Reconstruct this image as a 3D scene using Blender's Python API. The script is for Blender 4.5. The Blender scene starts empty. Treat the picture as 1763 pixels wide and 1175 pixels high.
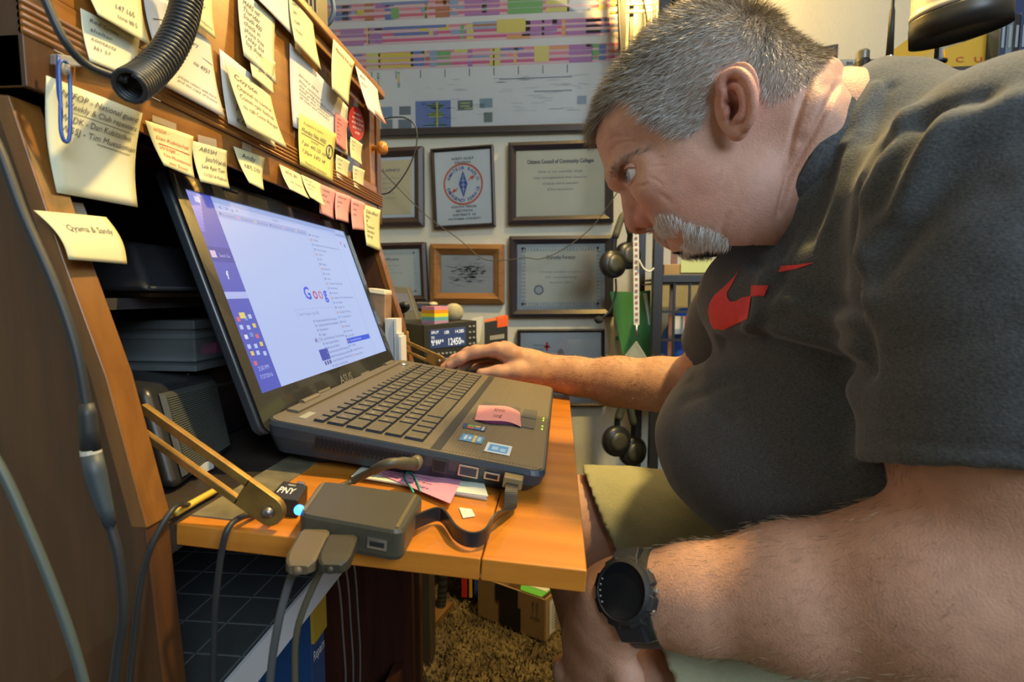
import bpy, bmesh, math, random
import numpy as np
from math import sin, cos, pi, radians, sqrt, atan2, hypot
from mathutils import Vector, Matrix

# ------------------------------------------------------------------ camera
IMW, IMH, FPX = 1763, 1175, 900.0
YAW, PITCH, CZ = radians(5.1), radians(5.2), 0.885
_fw = np.array([-sin(YAW)*cos(PITCH), cos(YAW)*cos(PITCH), -sin(PITCH)])
_rt = np.array([cos(YAW), sin(YAW), 0.0])
_dn = np.cross(_fw, _rt)
CAM = np.array([0, 0, CZ])
scene = bpy.context.scene
COL = scene.collection
cd = bpy.data.cameras.new('camera'); cam = bpy.data.objects.new('camera', cd); COL.objects.link(cam)
cd.sensor_width = 36.0; cd.lens = FPX/IMW*36.0; cd.clip_start = 0.02
cam.matrix_world = Matrix(((_rt[0], -_dn[0], -_fw[0], CAM[0]), (_rt[1], -_dn[1], -_fw[1], CAM[1]),
                           (_rt[2], -_dn[2], -_fw[2], CAM[2]), (0, 0, 0, 1)))
cd.dof.use_dof = True; cd.dof.focus_distance = 0.56; cd.dof.aperture_fstop = 9.0
scene.camera = cam

# ------------------------------------------------------------------ world, lights, exposure
wd = bpy.data.worlds.new('World'); scene.world = wd; wd.use_nodes = True
wd.node_tree.nodes['Background'].inputs[0].default_value = (0.62, 0.72, 0.80, 1)
wd.node_tree.nodes['Background'].inputs[1].default_value = 0.10
def lamp(name, kind, loc, energy, color, size=0.1, target=None, size_y=None, spread=None):
    l = bpy.data.lights.new(name, kind); l.energy = energy; l.color = color
    if kind == 'AREA':
        l.size = size
        if size_y: l.shape = 'RECTANGLE'; l.size_y = size_y
        if spread: l.spread = spread
    else: l.shadow_soft_size = size
    o = bpy.data.objects.new(name, l); COL.objects.link(o); o.location = loc
    if target is not None:
        o.rotation_euler = (Vector(target)-Vector(loc)).to_track_quat('-Z', 'Y').to_euler()
    return o
lamp('cool_fill', 'AREA', (1.25, -1.35, 1.95), 56, (0.66, 0.83, 1.0), 1.2, (0.10, 0.6, 1.0), 1.0)  # added cool fill from behind the camera; the room has no window there
lamp('shelf_lamp_bulb', 'POINT', (0.27, 1.60, 1.86), 34, (1.0, 0.62, 0.16), 0.035)
_s = lamp('ceiling_spot', 'SPOT', (0.62, 0.60, 2.34), 205, (1.0, 0.72, 0.28), 0.05, (0.15, 0.58, 0.75))
_s.data.spot_size = radians(95); _s.data.spot_blend = 0.7
lamp('ceiling_lamp', 'AREA', (0.1, 0.9, 2.40), 4, (1.0, 0.80, 0.52), 0.5, (0.0, 0.8, 0))
vs = scene.view_settings
vs.view_transform = 'Standard'; vs.look = 'None'; vs.exposure = -0.15; vs.gamma = 1.0; vs.use_curve_mapping = False

# ------------------------------------------------------------------ helpers
def ray(px, py): return _rt*(px-IMW/2)/FPX + _dn*(py-IMH/2)/FPX + _fw
def PY(px, py, Y): r = ray(px, py); return CAM + r*(Y/r[1])
def PX(px, py, X): r = ray(px, py); return CAM + r*(X/r[0])
def PZ(px, py, Z): r = ray(px, py); return CAM + r*((Z-CZ)/r[2])
V3 = lambda *a: np.array(a, float)
def nrm(v): v = np.asarray(v, float); return v/np.linalg.norm(v)

MATS = {}
def mat(name, col=(0.5, 0.5, 0.5), rough=0.6, metal=0.0, var=0.0, scale=20.0, bump=0.0, bscale=80.0, col2=None,
        stretch=None, spec=0.5, detail=4.0, trans=0.0, emis=None, estr=0.0, alpha=1.0, sss=0.0, coat=0.0, vcol=False, sheen=0.0):
    if name in MATS: return MATS[name]
    m = bpy.data.materials.new(name); m.use_nodes = True; MATS[name] = m
    nt = m.node_tree; b = nt.nodes['Principled BSDF']
    b.inputs['Base Color'].default_value = (*col, 1); b.inputs['Roughness'].default_value = rough
    b.inputs['Metallic'].default_value = metal; b.inputs['Specular IOR Level'].default_value = spec
    b.inputs['Transmission Weight'].default_value = trans; b.inputs['Alpha'].default_value = alpha
    b.inputs['Coat Weight'].default_value = coat; b.inputs['Sheen Weight'].default_value = sheen
    if sss: b.inputs['Subsurface Weight'].default_value = sss; b.inputs['Subsurface Radius'].default_value = (0.006, 0.0025, 0.0012); b.inputs['Subsurface Scale'].default_value = 1.0
    if emis: b.inputs['Emission Color'].default_value = (*emis, 1); b.inputs['Emission Strength'].default_value = estr
    tc = nt.nodes.new('ShaderNodeTexCoord'); mp = nt.nodes.new('ShaderNodeMapping')
    nt.links.new(tc.outputs['Object'], mp.inputs[0])
    if stretch: mp.inputs['Scale'].default_value = stretch
    src = None
    if vcol:
        at = nt.nodes.new('ShaderNodeVertexColor'); at.layer_name = 'Col'; src = at.outputs[0]
    if var or col2:
        n = nt.nodes.new('ShaderNodeTexNoise'); n.inputs['Scale'].default_value = scale; n.inputs['Detail'].default_value = detail
        nt.links.new(mp.outputs[0], n.inputs['Vector'])
        if vcol:
            mx = nt.nodes.new('ShaderNodeMix'); mx.data_type = 'RGBA'; mx.blend_type = 'MULTIPLY'
            r = nt.nodes.new('ShaderNodeValToRGB'); nt.links.new(n.outputs[0], r.inputs[0])
            r.color_ramp.elements[0].position = 0.3; r.color_ramp.elements[1].position = 0.7
            r.color_ramp.elements[0].color = (1-var, 1-var, 1-var, 1); r.color_ramp.elements[1].color = (1, 1, 1, 1)
            mx.inputs[0].default_value = 1.0
            nt.links.new(src, mx.inputs[6]); nt.links.new(r.outputs[0], mx.inputs[7]); src = mx.outputs[2]
        else:
            r = nt.nodes.new('ShaderNodeValToRGB'); nt.links.new(n.outputs[0], r.inputs[0])
            c2 = col2 or tuple(min(1, c*(1-var)) for c in col)
            r.color_ramp.elements[0].position = 0.32; r.color_ramp.elements[1].position = 0.68
            r.color_ramp.elements[0].color = (*c2, 1); r.color_ramp.elements[1].color = (*col, 1)
            src = r.outputs[0]
    if src is not None: nt.links.new(src, b.inputs['Base Color'])
    if bump:
        n2 = nt.nodes.new('ShaderNodeTexNoise'); n2.inputs['Scale'].default_value = bscale; n2.inputs['Detail'].default_value = 3
        nt.links.new(tc.outputs['Object'], n2.inputs['Vector'])
        bp = nt.nodes.new('ShaderNodeBump'); bp.inputs['Strength'].default_value = bump; bp.inputs['Distance'].default_value = 0.002
        nt.links.new(n2.outputs[0], bp.inputs['Height']); nt.links.new(bp.outputs[0], b.inputs['Normal'])
    return m

def wood(name, c1, c2, axis='Y', rough=0.35, scale=9.0, coat=0.25):
    if name in MATS: return MATS[name]
    m = mat(name, c1, rough, coat=coat)
    nt = m.node_tree; b = nt.nodes['Principled BSDF']
    tc = nt.nodes.new('ShaderNodeTexCoord'); mp = nt.nodes.new('ShaderNodeMapping'); nt.links.new(tc.outputs['Object'], mp.inputs[0])
    s = [7.0, 7.0, 7.0]; s['XYZ'.index(axis)] = 0.6; mp.inputs['Scale'].default_value = s
    n = nt.nodes.new('ShaderNodeTexNoise'); n.inputs['Scale'].default_value = scale; n.inputs['Detail'].default_value = 8; n.inputs['Roughness'].default_value = 0.62
    n.inputs['Distortion'].default_value = 0.6
    nt.links.new(mp.outputs[0], n.inputs['Vector'])
    r = nt.nodes.new('ShaderNodeValToRGB'); nt.links.new(n.outputs[0], r.inputs[0])
    r.color_ramp.elements[0].position = 0.28; r.color_ramp.elements[1].position = 0.72
    r.color_ramp.elements[0].color = (*c2, 1); r.color_ramp.elements[1].color = (*c1, 1)
    nt.links.new(r.outputs[0], b.inputs['Base Color'])
    bp = nt.nodes.new('ShaderNodeBump'); bp.inputs['Strength'].default_value = 0.08; bp.inputs['Distance'].default_value = 0.001
    nt.links.new(n.outputs[0], bp.inputs['Height']); nt.links.new(bp.outputs[0], b.inputs['Normal'])
    return m

def vemit(name, strength):
    if name in MATS: return MATS[name]
    m = bpy.data.materials.new(name); m.use_nodes = True; MATS[name] = m
    nt = m.node_tree; b = nt.nodes['Principled BSDF']
    at = nt.nodes.new('ShaderNodeVertexColor'); at.layer_name = 'Col'
    b.inputs['Base Color'].default_value = (0.01, 0.01, 0.01, 1); b.inputs['Roughness'].default_value = 0.35
    nt.links.new(at.outputs[0], b.inputs['Emission Color']); b.inputs['Emission Strength'].default_value = strength
    return m

def setcol(o, cols):
    """per-face colours (linear rgb) as a corner attribute"""
    me = o.data
    at = me.color_attributes.new('Col', 'FLOAT_COLOR', 'CORNER')
    buf = np.ones((len(me.loops), 4), np.float32); li = 0
    n = np.zeros(len(me.polygons), np.int32); me.polygons.foreach_get('loop_total', n)
    buf[:, :3] = np.repeat(np.asarray(cols, np.float32), n, axis=0)
    at.data.foreach_set('color', buf.ravel())

def put(o, parent=None):
    COL.objects.link(o)
    if parent is not None: o.parent = parent
    return o
def rootpos(parent):
    p = np.zeros(3)
    while parent is not None:
        p = p + np.array(parent.location); parent = parent.parent
    return p
def tag(o, label, cat, group=None):
    o['label'] = label; o['category'] = cat
    if group: o['group'] = group
    return o
def thing(name, label, cat, loc, group=None):
    o = bpy.data.objects.new(name, None); o.empty_display_size = 0.02; COL.objects.link(o); o.location = tuple(loc)
    return tag(o, label, cat, group)

class MB:
    def __init__(s): s.v = []; s.f = []; s.fc = []; s.cc = None
    def add(s, vs, fs):
        k = len(s.v); s.v += [tuple(map(float, p)) for p in vs]; s.f += [tuple(i+k for i in f) for f in fs]
        if s.cc is not None: s.fc += [s.cc]*len(fs)
        return s
    def col(s, c): s.cc = c; return s
    def box(s, c, size, R=None):
        c = np.asarray(c, float); h = np.asarray(size, float)/2
        p = np.array([[x, y, z] for x in (-1, 1) for y in (-1, 1) for z in (-1, 1)])*h
        if R is not None: p = p @ np.asarray(R).T
        return s.add(p+c, [(0, 1, 3, 2), (4, 6, 7, 5), (0, 4, 5, 1), (2, 3, 7, 6), (0, 2, 6, 4), (1, 5, 7, 3)])
    def hexa(s, a, b):
        """a, b: two quads of corners (4 pts each) joined into a solid"""
        return s.add(list(a)+list(b), [(3, 2, 1, 0), (4, 5, 6, 7), (0, 1, 5, 4), (1, 2, 6, 5), (2, 3, 7, 6), (3, 0, 4, 7)])
    def prism(s, poly, d):
        """poly list of 3d pts, extruded by vector d"""
        n = len(poly); p = [np.asarray(q, float) for q in poly]; d = np.asarray(d, float)
        return s.add(p+[q+d for q in p], [tuple(range(n))[::-1], tuple(range(n, 2*n))]+[(i, (i+1) % n, n+(i+1) % n, n+i) for i in range(n)])
    def quad(s, a, b, c, d): return s.add([a, b, c, d], [(0, 1, 2, 3)])
    def tube(s, pts, r, n=10, caps=True):
        P = [np.asarray(p, float) for p in pts]; m = len(P)
        rr = r if hasattr(r, '__len__') else [r]*m
        T = []
        for i in range(m):
            a = P[max(i-1, 0)]; b = P[min(i+1, m-1)]; T.append(nrm(b-a))
        up = V3(0, 0, 1) if abs(T[0][2]) < 0.9 else V3(1, 0, 0)
        N = nrm(np.cross(T[0], up)); vs = []
        for i in range(m):
            N = nrm(N-T[i]*(N@T[i])); B = np.cross(T[i], N)
            for k in range(n):
                a = 2*pi*k/n; vs.append(P[i]+rr[i]*(cos(a)*N+sin(a)*B))
        fs = [(i*n+k, i*n+(k+1) % n, (i+1)*n+(k+1) % n, (i+1)*n+k) for i in range(m-1) for k in range(n)]
        if caps: fs += [tuple(range(n))[::-1], tuple(range((m-1)*n, m*n))]
        return s.add(vs, fs)
    def lathe(s, prof, o, ax=(0, 0, 1), n=24, sx=1.0):
        """prof: [(radius, height)] revolved about ax through o"""
        ax = nrm(ax); t = V3(1, 0, 0) if abs(ax[0]) < 0.9 else V3(0, 1, 0)
        e1 = nrm(np.cross(t, ax)); e2 = np.cross(ax, e1); o = np.asarray(o, float); vs = []
        for r, h in prof:
            for k in range(n):
                a = 2*pi*k/n; vs.append(o+ax*h+r*(sx*cos(a)*e1+sin(a)*e2))
        m = len(prof)
        fs = [(i*n+k, i*n+(k+1) % n, (i+1)*n+(k+1) % n, (i+1)*n+k) for i in range(m-1) for k in range(n)]
        fs += [tuple(range(n))[::-1], tuple(range((m-1)*n, m*n))]
        return s.add(vs, fs)
    def ball(s, c, r, n=16, m=10, R=None):
        r = np.asarray(r if hasattr(r, '__len__') else [r]*3, float)
        vs = []
        for i in range(m+1):
            t = pi*i/m
            for k in range(n):
                a = 2*pi*k/n; p = V3(sin(t)*cos(a), sin(t)*sin(a), cos(t))*r
                vs.append(np.asarray(c)+(np.asarray(R) @ p if R is not None else p))
        return s.add(vs, [(i*n+k, (i+1)*n+k, (i+1)*n+(k+1) % n, i*n+(k+1) % n) for i in range(m) for k in range(n)])
    def sheet(s, fn, nu, nv, th=None):
        """fn(u,v)->pt, grid; th = thickness vector for a solid sheet"""
        g = [fn(i/nu, j/nv) for j in range(nv+1) for i in range(nu+1)]; w = nu+1
        fs = [(j*w+i, j*w+i+1, (j+1)*w+i+1, (j+1)*w+i) for j in range(nv) for i in range(nu)]
        if th is None: return s.add(g, fs)
        k = len(g); th = np.asarray(th, float)
        g2 = [np.asarray(p)+th for p in g]
        fs2 = [tuple(i+k for i in f[::-1]) for f in fs]
        rim = [j*w for j in range(nv+1)]+[nv*w+i for i in range(1, nu+1)]+[j*w+nu for j in range(nv-1, -1, -1)]+[i for i in range(nu-1, 0, -1)]
        n = len(rim); fs3 = [(rim[i], rim[(i+1) % n], rim[(i+1) % n]+k, rim[i]+k) for i in range(n)]
        return s.add(g+g2, fs+fs2+fs3)
    def build(s, name, m, parent=None, origin=None, smooth=False, bevel=0, seg=2, sub=0, auto=None, kind=None):
        pts = np.array(s.v, float)
        if origin is None:
            origin = rootpos(parent) if parent is not None else np.array([*(pts[:, :2].min(0)+pts[:, :2].max(0))/2, pts[:, 2].min()])
        me = bpy.data.meshes.new(name); me.from_pydata((pts-origin).tolist(), [], s.f)
        bm = bmesh.new(); bm.from_mesh(me); bmesh.ops.recalc_face_normals(bm, faces=bm.faces); bm.to_mesh(me); bm.free()
        me.materials.append(m); o = bpy.data.objects.new(name, me)
        if s.fc: setcol(o, s.fc)
        put(o, parent); o.location = tuple(np.asarray(origin)-rootpos(parent))
        if smooth: me.polygons.foreach_set('use_smooth', [True]*len(me.polygons))
        if bevel:
            b = o.modifiers.new('bevel', 'BEVEL'); b.width = bevel; b.segments = seg; b.limit_method = 'ANGLE'; b.angle_limit = radians(40)
            me.polygons.foreach_set('use_smooth', [True]*len(me.polygons)); b.harden_normals = True
        if sub:
            q = o.modifiers.new('sub', 'SUBSURF'); q.levels = sub; q.render_levels = sub
        if kind: o['kind'] = kind
        return o

def spline(pts, n=8):
    """Catmull-Rom through pts"""
    P = [np.asarray(p, float) for p in pts]; P = [2*P[0]-P[1]]+P+[2*P[-1]-P[-2]]; out = []
    for i in range(1, len(P)-2):
        for k in range(n):
            t = k/n; a, b, c, d = P[i-1], P[i], P[i+1], P[i+2]
            out.append(0.5*((2*b)+(c-a)*t+(2*a-5*b+4*c-d)*t*t+(3*b-a-3*c+d)*t**3))
    out.append(P[-2]); return out

_txt = {}
def text2d(s, shear=0.0, bold=0.0, res=2):
    """flat triangulated lettering: verts (n,2) with height ~1, faces"""
    key = (s, shear, bold)
    if key in _txt: return _txt[key]
    cu = bpy.data.curves.new('t', 'FONT'); cu.body = s; cu.shear = shear; cu.offset = bold; cu.resolution_u = res; cu.size = 1.0
    o = bpy.data.objects.new('t', cu); COL.objects.link(o)
    me = bpy.data.meshes.new_from_object(o.evaluated_get(bpy.context.evaluated_depsgraph_get()))
    v = np.array([q.co[:2] for q in me.vertices]).reshape(-1, 2); f = [tuple(p.vertices) for p in me.polygons]
    bpy.data.objects.remove(o); bpy.data.curves.remove(cu); bpy.data.meshes.remove(me)
    _txt[key] = (v, f); return v, f
def text_on(mb, s, fn, u0, v0, h, w=None, shear=0.0, bold=0.0, slope=0.0, aspect=1.0):
    """write s with fn(u,v)->3d; u right, v DOWN; baseline at (u0,v0), cap height h (in v units); w = total width in u"""
    v, f = text2d(s, shear, bold)
    if len(v) == 0: return
    k = h/0.7; kx = k*aspect
    if w: kx = w/max(1e-6, v[:, 0].max())
    mb.add([fn(u0+x*kx, v0-y*k+slope*x*kx) for x, y in v], f)
# ------------------------------------------------------------------ implicit-surface toolkit for the figure
from mathutils.bvhtree import BVHTree
class Field:
    def __init__(s, lo, hi, res):
        s.lo = np.asarray(lo, float); s.res = res
        s.n = np.ceil((np.asarray(hi)-s.lo)/res).astype(int)+1
        s.ax = [(s.lo[i]+res*np.arange(s.n[i])).astype(np.float32) for i in range(3)]
        s.a = np.full(s.n, 0.06, np.float32)
    def sl(s, lo, hi):
        i0 = np.clip(np.floor((np.asarray(lo)-s.lo)/s.res).astype(int), 0, s.n); i1 = np.clip(np.ceil((np.asarray(hi)-s.lo)/s.res).astype(int)+1, 0, s.n)
        S = tuple(slice(a, b) for a, b in zip(i0, i1))
        X = s.ax[0][S[0]][:, None, None]; Y = s.ax[1][S[1]][None, :, None]; Z = s.ax[2][S[2]][None, None, :]
        return S, X, Y, Z
    def comb(s, S, d, k, mode):
        A = s.a[S]
        if A.size == 0: return
        if mode < 0: d = -d
        if mode > 0:
            h = np.maximum(k-np.abs(A-d), 0)/max(k, 1e-6); s.a[S] = np.minimum(A, d)-h*h*k*0.25
        else:
            h = np.maximum(k-np.abs(A-d), 0)/max(k, 1e-6); s.a[S] = np.maximum(A, d)+h*h*k*0.25
    def ell(s, c, r, R=None, k=0.012, mode=1):
        c = np.asarray(c, float); r = np.asarray(r, float); m = r.max()*1.0+k+0.02
        S, X, Y, Z = s.sl(c-m, c+m)
        X, Y, Z = X-c[0], Y-c[1], Z-c[2]
        if R is not None:
            R = np.asarray(R); X, Y, Z = X*R[0, 0]+Y*R[1, 0]+Z*R[2, 0], X*R[0, 1]+Y*R[1, 1]+Z*R[2, 1], X*R[0, 2]+Y*R[1, 2]+Z*R[2, 2]
        q0 = np.sqrt((X/r[0])**2+(Y/r[1])**2+(Z/r[2])**2); q1 = np.sqrt((X/r[0]**2)**2+(Y/r[1]**2)**2+(Z/r[2]**2)**2)+1e-9
        s.comb(S, (q0*(q0-1)/q1).astype(np.float32), k, mode); return s
    def cap(s, a, b, ra, rb, k=0.012, mode=1, flat=None):
        a = np.asarray(a, float); b = np.asarray(b, float); m = max(ra, rb)+k+0.015
        S, X, Y, Z = s.sl(np.minimum(a, b)-m, np.maximum(a, b)+m)
        d = b-a; L2 = d@d+1e-12; X, Y, Z = X-a[0], Y-a[1], Z-a[2]
        t = np.clip((X*d[0]+Y*d[1]+Z*d[2])/L2, 0, 1)
        D = np.sqrt((X-t*d[0])**2+(Y-t*d[1])**2+(Z-t*d[2])**2)-(ra+(rb-ra)*t)
        s.comb(S, D.astype(np.float32), k, mode); return s
    def chain(s, pts, rr, k=0.012, mode=1, sub=1):
        for i in range(len(pts)-1): s.cap(pts[i], pts[i+1], rr[i], rr[i+1], k, mode)
        return s
    def half(s, n, o, k=0.004):
        """keep the side where (p-o).n > 0"""
        S, X, Y, Z = s.sl(s.lo, s.lo+s.res*s.n)
        d = ((X-o[0])*n[0]+(Y-o[1])*n[1]+(Z-o[2])*n[2]); s.comb(S, (d+0*s.a).astype(np.float32), k, -1)
        return s
    def mesh(s):
        a = s.a; n = s.n; ins = a < 0
        c = np.zeros(n-1, np.uint8)
        for i in (0, 1):
            for j in (0, 1):
                for k in (0, 1): c += ins[i:n[0]-1+i, j:n[1]-1+j, k:n[2]-1+k]
        act = (c > 0) & (c < 8); idx = np.full(n-1, -1, np.int32); I = np.argwhere(act); idx[act] = np.arange(len(I))
        P = np.zeros((len(I), 3)); N = np.zeros(len(I))
        corner = [(i, j, k) for i in (0, 1) for j in (0, 1) for k in (0, 1)]
        val = {q: a[I[:, 0]+q[0], I[:, 1]+q[1], I[:, 2]+q[2]].astype(float) for q in corner}
        for q in corner:
            for ax in range(3):
                if q[ax] == 0:
                    r = list(q); r[ax] = 1; r = tuple(r); v0, v1 = val[q], val[r]; m = (v0 < 0) != (v1 < 0)
                    t = np.where(m, v0/np.where(m, v0-v1, 1), 0)
                    p = np.array(q, float)[None]+np.zeros((len(I), 3)); p[:, ax] = t
                    P += np.where(m[:, None], p, 0); N += m
        V = s.lo+s.res*(I+P/N[:, None]); F = []
        for ax in range(3):
            b, cx = (ax+1) % 3, (ax+2) % 3
            s0 = [slice(None)]*3; s1 = [slice(None)]*3
            s0[ax] = slice(0, n[ax]-1); s1[ax] = slice(1, n[ax])
            e = ins[tuple(s0)] != ins[tuple(s1)]
            E = np.argwhere(e); ok = (E[:, b] > 0) & (E[:, cx] > 0) & (E[:, b] < n[b]-1) & (E[:, cx] < n[cx]-1); E = E[ok]
            def g(db, dc):
                q = E.copy(); q[:, b] += db; q[:, cx] += dc; return idx[q[:, 0], q[:, 1], q[:, 2]]
            Q = np.stack([g(-1, -1), g(0, -1), g(0, 0), g(-1, 0)], 1)
            fl = ins[E[:, 0], E[:, 1], E[:, 2]]
            Q[~fl] = Q[~fl][:, ::-1]; F.append(Q)
        return V, np.concatenate(F)
def mesh_normals(V, F):
    n = np.cross(V[F[:, 2]]-V[F[:, 0]], V[F[:, 3]]-V[F[:, 1]]); N = np.zeros_like(V)
    for k in range(4): np.add.at(N, F[:, k], n)
    return N/(np.linalg.norm(N, axis=1)[:, None]+1e-12)
def relax(V, F, it=2, lam=0.5):
    E = np.concatenate([F[:, [0, 1]], F[:, [1, 2]], F[:, [2, 3]], F[:, [3, 0]]]); n = len(V)
    cnt = np.bincount(E.ravel(), minlength=n)[:, None]
    for _ in range(it):
        A = np.zeros_like(V)
        for k in range(3): A[:, k] = np.bincount(E[:, 0], V[E[:, 1], k], n)+np.bincount(E[:, 1], V[E[:, 0], k], n)
        V = V+lam*(A/np.maximum(cnt, 1)-V)
    return V
def polydist(P, pts):
    """distance of points P (n,d) to a polyline"""
    best = np.full(len(P), 1e9)
    for a, b in zip(pts[:-1], pts[1:]):
        a = np.asarray(a, float); b = np.asarray(b, float); d = b-a
        t = np.clip(((P-a)@d)/(d@d+1e-12), 0, 1); best = np.minimum(best, np.linalg.norm(P-a-t[:, None]*d, axis=1))
    return best
def inpoly(x, y, poly):
    r = np.zeros(np.shape(x), bool); n = len(poly)
    for i in range(n):
        x0, y0 = poly[i]; x1, y1 = poly[(i+1) % n]
        c = ((y0 > y) != (y1 > y)) & (x < (x1-x0)*(y-y0)/((y1-y0) if y1 != y0 else 1e-9)+x0); r ^= c
    return r
def blur2(a, s):
    k = np.exp(-0.5*(np.arange(-int(3*s), int(3*s)+1)/s)**2); k /= k.sum(); p = len(k)//2
    for ax in (0, 1):
        b = np.pad(a, [(p, p) if i == ax else (0, 0) for i in range(2)], mode='edge')
        a = np.apply_along_axis(lambda v: np.convolve(v, k, 'valid'), ax, b)
    return a
def vnoise(P, scale, seed=0):
    """cheap smooth value noise in [-1,1]"""
    r = np.random.default_rng(seed); out = np.zeros(len(P))
    for k in range(5):
        d = r.normal(0, 1, (3, 3)); ph = r.uniform(0, 6.28, 3)
        q = P*scale @ d.T; out += np.sin(q[:, 0]+ph[0]+1.3*np.sin(q[:, 1]+ph[1]))*np.cos(q[:, 2]+ph[2])
    return out/5
def nmesh(name, V, F, m, parent=None, cols=None, smooth=True):
    o3 = rootpos(parent) if parent is not None else V.mean(0)*0
    me = bpy.data.meshes.new(name); me.vertices.add(len(V)); me.vertices.foreach_set('co', (V-o3).astype(np.float32).ravel())
    k = F.shape[1]; me.loops.add(F.size); me.loops.foreach_set('vertex_index', F.astype(np.int32).ravel())
    me.polygons.add(len(F)); me.polygons.foreach_set('loop_start', np.arange(0, F.size, k, dtype=np.int32)); me.polygons.foreach_set('loop_total', np.full(len(F), k, np.int32))
    me.update(); me.validate()
    me.polygons.foreach_set('use_smooth', np.full(len(me.polygons), smooth))
    if cols is not None:
        at = me.color_attributes.new('Col', 'FLOAT_COLOR', 'POINT'); c = np.ones((len(V), 4), np.float32); c[:, :3] = cols; at.data.foreach_set('color', c.ravel())
    me.materials.append(m); o = bpy.data.objects.new(name, me); put(o, parent); o.location = tuple(o3-rootpos(parent)) if parent is None else (0, 0, 0)
    return o
# ------------------------------------------------------------------ structure
WY = 1.80                                   # back wall
M_wall = mat('wall_paint', (0.63, 0.61, 0.49), 0.85, var=0.06, scale=6, bump=0.5, bscale=140)
M_ceil = mat('ceiling_paint', (0.72, 0.70, 0.64), 0.9, bump=0.5, bscale=90)
M_carpet = mat('carpet', (0.17, 0.125, 0.055), 0.95, col2=(0.055, 0.036, 0.016), scale=16, bump=1.0, bscale=420, detail=8)
M_base = mat('baseboard_paint', (0.38, 0.34, 0.26), 0.6, var=0.1)
def struct(name, mb, m, **k):
    o = mb.build(name, m, origin=(0, 0, 0), **k); o['kind'] = 'structure'; return o
XL, XR, YB, ZC = -1.15, 2.3, -2.2, 2.45
struct('wall_back', MB().box(((XL+XR)/2, WY+0.05, ZC/2), (XR-XL+0.2, 0.1, ZC)), M_wall)
struct('wall_left', MB().box((XL-0.05, (YB+WY)/2, ZC/2), (0.1, WY-YB, ZC)), M_wall)
struct('wall_right', MB().box((XR+0.05, (YB+WY)/2, ZC/2), (0.1, WY-YB, ZC)), M_wall)
struct('floor', MB().box(((XL+XR)/2, (YB+WY)/2, -0.05), (XR-XL+0.2, WY-YB+0.2, 0.1)), M_carpet)
struct('ceiling', MB().box(((XL+XR)/2, (YB+WY)/2, ZC+0.05), (XR-XL+0.2, WY-YB+0.2, 0.1)), M_ceil)
struct('baseboard_back', MB().box(((XL+XR)/2, WY-0.007, 0.045), (XR-XL, 0.014, 0.09)), M_base, bevel=0.004)
# carpet tufts where the floor is in view
rng = np.random.default_rng(5)
n = 16000
px = rng.uniform(-0.45, 0.35, n); py = rng.uniform(1.02, 1.78, n)
hh = rng.uniform(0.008, 0.018, n); a = rng.uniform(0, 2*pi, n); ln = rng.normal(0, 0.006, (n, 2)); wd_ = 0.0028
v = np.zeros((n, 3, 3)); v[:, 0] = np.stack([px-wd_*np.cos(a), py-wd_*np.sin(a), np.zeros(n)], 1)
v[:, 1] = np.stack([px+wd_*np.cos(a), py+wd_*np.sin(a), np.zeros(n)], 1); v[:, 2] = np.stack([px+ln[:, 0], py+ln[:, 1], hh], 1)
me = bpy.data.meshes.new('carpet_pile'); me.from_pydata(v.reshape(-1, 3).tolist(), [], np.arange(3*n).reshape(-1, 3).tolist())
me.materials.append(mat('carpet_tuft', (0.20, 0.145, 0.060), 0.95, col2=(0.06, 0.04, 0.017), scale=14, detail=6))
o = bpy.data.objects.new('carpet_pile', me); put(o); o['kind'] = 'stuff'; tag(o, 'mottled golden brown carpet pile on the floor', 'carpet')
# ------------------------------------------------------------------ secretary desk
XH = -0.322
DY0, DY1 = 0.32, 0.92
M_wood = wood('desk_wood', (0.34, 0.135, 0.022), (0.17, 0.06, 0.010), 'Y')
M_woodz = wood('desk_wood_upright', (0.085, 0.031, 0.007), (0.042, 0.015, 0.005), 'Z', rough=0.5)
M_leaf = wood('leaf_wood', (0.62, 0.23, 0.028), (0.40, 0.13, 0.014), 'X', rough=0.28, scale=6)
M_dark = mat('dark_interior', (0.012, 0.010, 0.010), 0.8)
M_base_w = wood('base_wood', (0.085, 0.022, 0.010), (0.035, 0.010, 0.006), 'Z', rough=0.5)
M_brass = mat('brass_arm', (0.42, 0.25, 0.07), 0.38, metal=0.75, var=0.4, scale=60)
M_bolt = mat('dull_steel', (0.25, 0.23, 0.2), 0.4, metal=0.9)
desk = thing('secretary_desk', 'small brown wooden secretary desk with hutch and lowered writing leaf', 'desk', (-0.45, 0.62, 0))
ZB = 1.009                                    # hutch underside
def sidepanel(y0, y1):
    prof = [(-0.72, 0.0), (-0.258, 0.0), (-0.256, 0.62), (-0.262, 0.735), (-0.283, 0.833), (-0.306, 0.906), (-0.334, ZB-0.004), (-0.36, ZB), (-0.72, ZB)]
    return MB().prism([(x, y0, z) for x, z in prof], (0, y1-y0, 0))
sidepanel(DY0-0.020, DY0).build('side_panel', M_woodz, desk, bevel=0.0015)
sidepanel(DY1, DY1+0.020).build('side_panel', M_woodz, desk, bevel=0.0015)
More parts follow.
